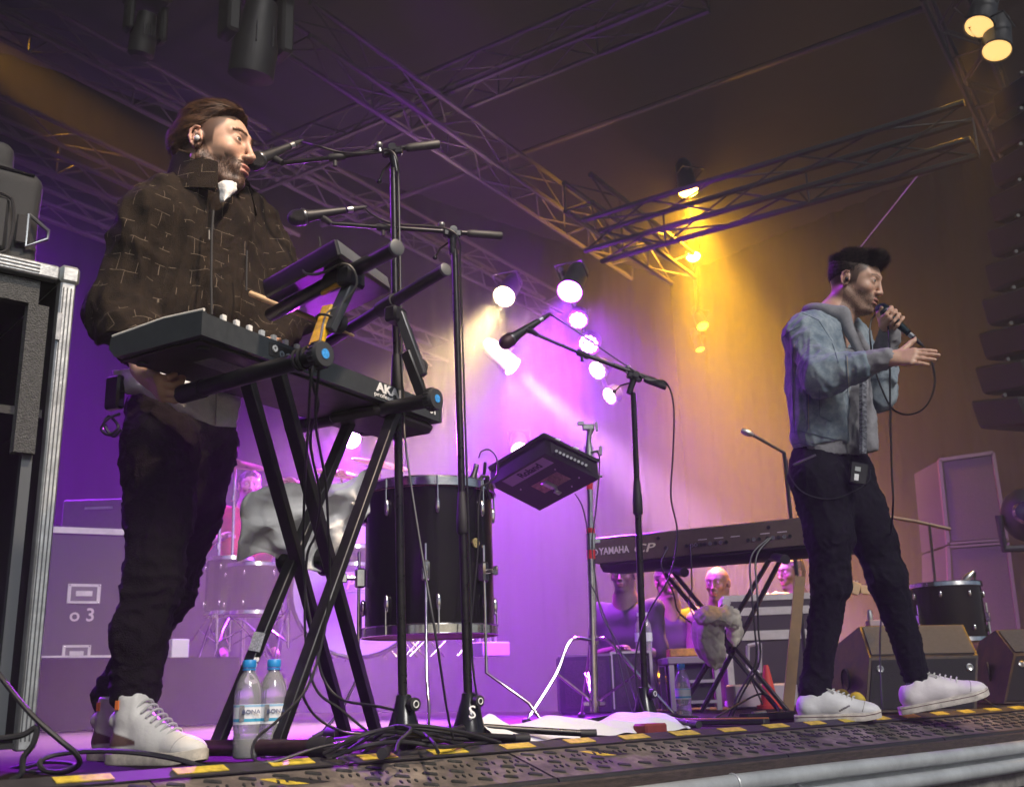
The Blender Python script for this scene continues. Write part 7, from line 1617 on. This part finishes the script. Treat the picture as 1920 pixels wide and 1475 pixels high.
# black bag on it
bc = V(-20, 400, 2.5); BG = Thing('gear_bag', 'black nylon gear bag with a triangular strap ring on top of the road case', 'bag', A([bc[0], bc[1], zt+.02]))
nyl = mat('black_nylon', (.022, .025, .028), .7, var=.2, vs=14, bump=.3, bs=500)
bz0 = zt+.020; bz1 = V(60, 330, 2.5)[2]; br = V(78, 420, 2.5); bl = br-ES*.62
pr = []
for (du, z_) in ((-.012, bz0), (.0, bz0+.03), (.006, bz0+.1), (.006, bz0+.2), (.0, bz1-.05), (-.025, bz1-.015), (-.05, bz1+.0)): pr.append((du, z_))
F = Field(A([bl[0]-.1, bl[1]-.35, bz0-.03]), A([br[0]+.12, br[1]+.45, bz1+.2]), .009)
cB = A([(br[0]+bl[0])/2, (br[1]+bl[1])/2, 0])+PS*.17
F.rbox(cB+ZS*(bz0+(bz1-bz0)/2), np.array([ES, PS, ZS]), (.31, .17, (bz1-bz0)/2), .035, .01); F.rbox(cB+ZS*(bz1+.028)-ES*.04, np.array([nrm(ES-ZS*.0), PS, ZS]), (.27, .16, .045), .03, .012)
v, f = F.mesh(); v = v+vnormals(v, f)*(.004*wob(v, 16, 3))[:, None]; v[:, 2] = np.maximum(v[:, 2], bz0); person_part(BG, 'bag_body', v, f, nyl)
fb_ = lambda u, z_, d=0.: cB+ES*u-PS*(.17+d)+ZS*z_
hh = bz1-bz0
BG.part('front_pocket', MB().box(fb_(.13, bz0+hh*.46, .010), ES, PS, ZS, .095, .012, .075, .010), nyl); BG.part('pocket_piping', MB().tube(smooth_path([fb_(.03, bz0+hh*.70, .024), fb_(.20, bz0+hh*.70, .024), fb_(.232, bz0+hh*.6, .024), fb_(.232, bz0+hh*.3, .024), fb_(.20, bz0+hh*.18, .024), fb_(.03, bz0+hh*.16, .024)], 5), .0045, 6), black_matte)
rc_ = fb_(.285, bz0+hh*.45, .014); BG.part('strap_ring', MB().tube([rc_+ZS*.045-ES*.012, rc_-ZS*.045-ES*.012, rc_-ZS*.012+ES*.040, rc_+ZS*.012+ES*.040, rc_+ZS*.045-ES*.012], .0055, 8), mat('ring_metal', (.12, .13, .14), .35, .7))
BG.part('strap_loop', MB().box(rc_-ES*.022, ES, PS, ZS, .018, .004, .04, .003), black_matte); BG.part('stud', MB().sph(fb_(.10, bz0+hh*.55, .026), .007, 8), steel)
BG.part('zip_line', MB().tube([cB+ES*u-PS*(.172)+ZS*(bz1-.012) for u in np.linspace(-.28, .28, 12)], .004, 6), black_gloss)
# thick black cables at the lower left and along the floor
def floor_pts(L_, r=.006):
    out = []
    for (x, y, Y, h) in L_:
        p = V(x, y, Y); 
        if h is not None: p[2] = h
        out.append(p)
    return out
cable('power_cable', [V(-30, 1225, 2.25), V(10, 1280, 2.22), V(60, 1340, 2.2), V(110, 1385, 2.2), V(142, 1412, 2.22), V(148, 1432, 2.25), V(120, 1446, 2.28), V(85, 1444, 2.3), V(75, 1428, 2.33), V(100, 1415, 2.36), V(160, 1408, 2.36), V(240, 1409, 2.34), V(320, 1420, 2.34), V(392, 1440, 2.34), V(430, 1450, 2.34)], .0058, rubber, 'thick black power cable dropping from the road case and curling across the floor')
cable('power_cable', [V(-20, 1386, 2.2), V(40, 1378, 2.2), V(68, 1364, 2.2), V(62, 1395, 2.2), V(44, 1420, 2.2), V(40, 1450, 2.2), V(20, 1462, 2.2)], .0062, rubber, 'bent stiff black cable end at the lower left corner')
cable('power_cable', [V(20, 1440, 2.6), V(80, 1428, 2.5), V(140, 1432, 2.4), V(100, 1448, 2.35), V(40, 1442, 2.4), V(70, 1432, 2.5)], .0045, rubber, 'flat loop of black cable on the boards below the road case')
rg = np.random.RandomState(12)
fc = 'cables coiled between the stand bases'
for k in range(11):
    x0 = rg.uniform(560, 700); x1 = rg.uniform(860, 960); ym = 1372+rg.uniform(-14, 16); Y0 = 2.42+rg.uniform(-.05, .25)
    P = [V(x0, 1412+rg.uniform(-4, 6), Y0)]; 
    for j, u in enumerate((.25, .5, .75)): P.append(V(x0+(x1-x0)*u, ym+rg.uniform(-5, 8)+abs(u-.45)*36, Y0+.1*j+rg.uniform(-.03, .03)))
    P.append(V(x1, 1398+rg.uniform(-6, 4), Y0+.40))
    for p in P: p[2] = max(p[2], .012)
    cable('floor_cable', P, rg.uniform(.0035, .0055), rubber, ['black cable arching over the others at the base of the front mic stand', 'black cable lying low in the bundle behind the yellow dashes'][k % 2] if k < 2 else 'one of the black cables bundled on the floor at the mic stand bases', fc, smooth=6)
for k, (P, lb) in enumerate((([(700, 1386, 2.6), (735, 1362, 2.5), (770, 1366, 2.45), (748, 1390, 2.4), (742, 1410, 2.36)], 'short black cable looping down in front of the first hub'), ([(795, 1375, 2.6), (812, 1390, 2.5), (822, 1410, 2.42)], 'short black cable tail hanging towards the yellow dashes'), ([(1228, 1368, 3.6), (1300, 1362, 3.8), (1360, 1345, 4.1), (1420, 1352, 4.2), (1480, 1344, 4.2)], 'brown-black cable running along the boards towards the singer'), ([(1330, 1352, 4.0), (1380, 1322, 4.3), (1430, 1300, 4.5), (1460, 1330, 4.4), (1440, 1352, 4.2)], 'thin cable looping up under the piano stand'), ([(1560, 1322, 4.3), (1585, 1308, 4.3), (1600, 1320, 4.25), (1612, 1345, 4.2)], 'pale pink cable arching behind the rear shoe'), ([(1790, 1345, 4.7), (1840, 1310, 4.9), (1870, 1330, 4.8), (1920, 1322, 5.0)], 'black cable behind the raised shoe at the right'))):
    Q = [V(*p) for p in P]
    for q in Q: q[2] = max(q[2], .008)
    cable('floor_cable', Q, .0042 if k != 4 else .006, rubber if k != 4 else mat('cable_pink', (.6, .35, .3), .5), lb, fc if k < 2 else None)
# low rods and boxes on the floor
T = Thing('cable_tray', 'long low black ramp-like tray with an orange edge on the boards behind the towel', 'tray', V(1340, 1366, 3.9)); a, b = V(1262, 1352, 3.9), V(1440, 1366, 3.7); a[2] = b[2] = .014; T.part('tray', MB().bar(a, b, .05, .02, bev=.004), rubber); T.part('orange_edge', MB().tube([a+A([0, -.026, .011]), b+A([0, -.026, .011])], .0025, 5), mat('edge_orange', (.5, .2, .04), .5))
T = Thing('multi_socket', 'black multi socket strip with white plugs on the floor before the rear shoe', 'socket strip', V(1430, 1354, 4.0)); a, b = V(1395, 1356, 4.0), V(1485, 1350, 4.15); a[2] = b[2] = .018; T.part('strip', MB().bar(a, b, .05, .03, bev=.005), black_gloss); T.part('plug', MB().cyl(b-(b-a)*.08, b+A([.01, .0, 0]), .012, 10), white_print); T.part('plug', MB().cyl(a+(b-a)*.2+ZS*.012, a+(b-a)*.45+ZS*.014, .009, 10), steel)
q = V(1574, 1308, 4.25); Thing('yellow_tape_roll', 'yellow cap-like disc behind the laces of the rear shoe', 'tape roll', (q[0], q[1], .03), None, MB().lathe(A([q[0], q[1], q[2]]), (.2, -1, .2), [(0, .03), (.03, .03), (.034, .02)], 20), tape_y)
q = V(1608, 1328, 4.3); Thing('yellow_tape_roll', 'yellow tape lump between the two white shoes', 'tape roll', (q[0], q[1], .0), None, MB().sph(A([q[0], q[1], .05]), (.038, .03, .045), 8), tape_y)
T = Thing('small_amp_stand', 'small pinkish box with a jar on top of the monitor wedge, between the singer\'s legs', 'box', V(1640, 1170, 4.9)); q = V(1641, 1168, 4.85); T.part('box', MB().box(q, (1, 0, 0), (0, 1, 0), ZS, .035, .03, .014, .003), mat('pink_box', (.4, .3, .33), .6)); T.part('jar', MB().lathe(q+ZS*.015-A([.02, 0, 0]), ZS, [(0, .012), (.02, .013), (.035, .009), (.045, .009)], 14), steel)
# guitar neck glimpsed between the singer's legs
T = Thing('guitar', 'wooden guitar headstock and neck seen between the legs of the singer', 'guitar', V(1600, 1100, 5.8)); T.part('headstock', MB().bar(V(1592, 1098, 5.8), V(1612, 1106, 5.8), .02, .07, bev=.005), stk); T.part('neck', MB().bar(V(1612, 1104, 5.8), V(1690, 1112, 5.9), .022, .045), stk)
for i in range(3): T.part('tuning_peg', MB().cyl(V(1595+6*i, 1094, 5.8), V(1595+6*i, 1088, 5.8), .006, 8), steel)
# amber drape / post behind the rear leg
T = Thing('amber_post', 'amber-lit leaning wooden post behind the rear leg of the singer', 'post', V(1480, 1330, 5.5)); a = V(1478, 1335, 5.5); a[2] = .004; T.part('board', MB().bar(a, V(1500, 1080, 5.6), .02, .055, up=(1, 0, 0)), mat('amber_wood', (.18, .10, .03), .6, var=.2))

def simple_person(label, head, yaw, neck, shs, els, wrs, hips, kns, ans, shirt, trous, skin, hairc, bald=False, scale=1., shirt_r=.13, sleeves=True):
    az = math.radians(yaw); HB = basis((math.cos(az), math.sin(az), -.08)); H = Head(head, HB, scale)
    pts = np.array([head, neck, *shs, *els, *wrs, *hips, *kns, *ans]); T = Thing('person', label, 'person', A([hips[0][0], hips[0][1], pts[:, 2].min()-.05]))
    F = Field(pts.min(0)-.22, pts.max(0)+.24, .018, [(H.c-.13, H.c+.13, .006)]); H.add(F, 1., 1., neck); mid = (A(hips[0])+A(hips[1]))/2
    F.cap(neck, mid, .09, .09, .04)
    for s_, e, w, i in zip(shs, els, wrs, (1, -1)): F.cap(s_, e, .045, .038, .03); F.cap(e, w, .036, .025, .02); d = nrm(A(w)-A(e)); hand(F, A(w), d, ZS*-1, i, [.5, .55, .6, .6], .95)
    for h_, k_, a_ in zip(hips, kns, ans): F.cap(h_, k_, .07, .045, .04); F.cap(k_, a_, .042, .032, .02); F.cap(a_, A(a_)+A([math.cos(az), math.sin(az), 0])*.14-ZS*.05, .032, .028, .02)
    v, f = F.mesh(); c = skin_cols(H, v, skin, hairc, .5, fade=not bald); person_part(T, 'body', v, f, skin_m, {'Col': c}); eyes(T, H, HB[0])
    if not bald:
        HF = Field(H.c-.14, H.c+.15, .007); HF.ell(H.w((-.022, 0, .044)), (.104, .086, .090), HB, .01); HF.ell(H.w((-.05, 0, .0)), (.07, .075, .08), HB, .02); HF.plane(H.w((.062, 0, .058)), HB[0]*.7-HB[2]*.7); v, f = HF.mesh(); v = v+vnormals(v, f)*(.003*wob(v, 120, 4))[:, None]; person_part(T, 'hair', v, f, mat('hair_far_%d' % (int(hairc[0]*1000)), hairc, .6, var=.4, vs=80))
    SF = Field(pts.min(0)-.22, pts.max(0)+.24, .013); sd = A(shs[1])-A(shs[0])
    for q in (.22, .5, .78): a = A(shs[0])+sd*q-ZS*.10; b = A(hips[0])+(A(hips[1])-A(hips[0]))*q-ZS*.02; SF.cap(a, b, shirt_r*.9, shirt_r*.86, .04)
    SF.cap(A(shs[0])-ZS*.01, A(shs[1])-ZS*.01, .068, .068, .04)
    for s_, e, w in zip(shs, els, wrs): SF.cap(s_, e if sleeves else A(s_)*.4+A(e)*.6, .064, .058, .03); (SF.cap(e, w, .056, .042, .02) if sleeves is True else None)
    SF.plane(mid-ZS*.08, -ZS); v, f = SF.mesh(); v = v+vnormals(v, f)*(.006*wob(v, 22, 5))[:, None]; person_part(T, 'shirt', v, f, shirt)
    LF = Field(pts.min(0)-.22, pts.max(0)+.24, .013); LF.cap(hips[0], hips[1], .10, .10, .04)
    for h_, k_, a_ in zip(hips, kns, ans): LF.cap(h_, k_, .095, .068, .03); LF.cap(k_, a_, .066, .055, .02)
    v, f = LF.mesh(); v = v+vnormals(v, f)*(.005*wob(v, 30, 6))[:, None]; person_part(T, 'trousers', v, f, trous); return T
dark_cloth = mat('dark_tshirt', (.008, .008, .010), .85, var=.2); blue_cloth = mat('dark_trousers', (.01, .01, .014), .85, var=.2); red_lit_cloth = mat('red_lit_tshirt', (.40, .03, .035), .8, var=.15); sand = mat('tan_jacket', (.05, .035, .02), .8, var=.2)
def standing(px, py_head, Y, yaw, label, arms='crossed', gz=-.95, **kw):
    hd = V(px, py_head, Y); f_ = A([math.cos(math.radians(yaw)), math.sin(math.radians(yaw)), 0]); l_ = np.cross(ZS, f_); g = A([hd[0], hd[1], 0]); h = hd[2]; k = (h-gz)/1.66; g[2] = gz
    nk = hd-ZS*.15*k-f_*.03; sh = [nk-l_*.19-ZS*.07, nk+l_*.19-ZS*.07]
    if arms == 'crossed': el = [sh[0]-ZS*.29-l_*.03+f_*.04, sh[1]-ZS*.29+l_*.03+f_*.04]; wr = [el[0]+f_*.16+l_*.20+ZS*.03, el[1]+f_*.18-l_*.20+ZS*.0]
    elif arms == 'reach': el = [sh[0]-ZS*.27+f_*.08, sh[1]-ZS*.28]; wr = [el[0]+f_*.2-ZS*.12, el[1]+f_*.1-ZS*.2]
    else: el = [sh[0]-ZS*.29-l_*.03, sh[1]-ZS*.29+l_*.03]; wr = [el[0]-ZS*.24+f_*.06, el[1]-ZS*.24+f_*.06]
    hp_ = [g-l_*.09+ZS*.93*k, g+l_*.09+ZS*.93*k]; kn = [g-l_*.1+ZS*.50*k+f_*.02, g+l_*.1+ZS*.50*k+f_*.02]; an = [g-l_*.11+ZS*.09, g+l_*.11+ZS*.09]
    return simple_person(label, hd, yaw, nk, sh, el, wr, hp_, kn, an, **kw)
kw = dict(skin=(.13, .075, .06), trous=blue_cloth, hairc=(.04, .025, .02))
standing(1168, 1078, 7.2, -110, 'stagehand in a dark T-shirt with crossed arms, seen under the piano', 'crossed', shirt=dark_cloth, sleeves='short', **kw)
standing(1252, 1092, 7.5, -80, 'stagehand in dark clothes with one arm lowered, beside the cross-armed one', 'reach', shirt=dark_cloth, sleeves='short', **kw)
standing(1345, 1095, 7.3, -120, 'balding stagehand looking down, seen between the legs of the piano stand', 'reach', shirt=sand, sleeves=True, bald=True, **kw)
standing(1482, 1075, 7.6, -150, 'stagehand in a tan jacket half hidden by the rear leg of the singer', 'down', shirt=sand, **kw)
# drummer; the red light on him is put into the top's colour
dh = V(468, 912, 8.1); f_ = nrm(A([.35, -.93, 0])); l_ = np.cross(ZS, f_); nk = dh-ZS*.15-f_*.02; sh = [nk-l_*.2-ZS*.07, nk+l_*.2-ZS*.07]; mid = nk-ZS*.58-f_*.04
seat = A([mid[0], mid[1], mid[2]-.1])
simple_person('drummer in a top tinted for red light, sitting behind the kit in purple haze', dh, math.degrees(math.atan2(f_[1], f_[0])), nk, sh, [sh[0]-ZS*.25-l_*.12+f_*.05, sh[1]-ZS*.25+l_*.12+f_*.05], [sh[0]-ZS*.22+f_*.32, sh[1]-ZS*.24+f_*.30], [mid-l_*.1, mid+l_*.1], [mid-l_*.16+f_*.42-ZS*.0, mid+l_*.16+f_*.42], [A([*(mid-l_*.18+f_*.44)[:2], RZ+.1]), A([*(mid+l_*.18+f_*.44)[:2], RZ+.1])], red_lit_cloth, blue_cloth, (.6, .3, .3), (.06, .03, .03), sleeves='short')
T = Thing('drum_stool', 'round stool under the drummer', 'stool', A([seat[0], seat[1], RZ])); T.part('seat', MB().lathe(A([seat[0], seat[1], seat[2]-.07]), ZS, [(0, .15), (.03, .17), (.06, .16)], 24), black_matte); T.part('pole', MB().cyl(A([seat[0], seat[1], RZ]), seat-ZS*.07, .02, 10), chrome)
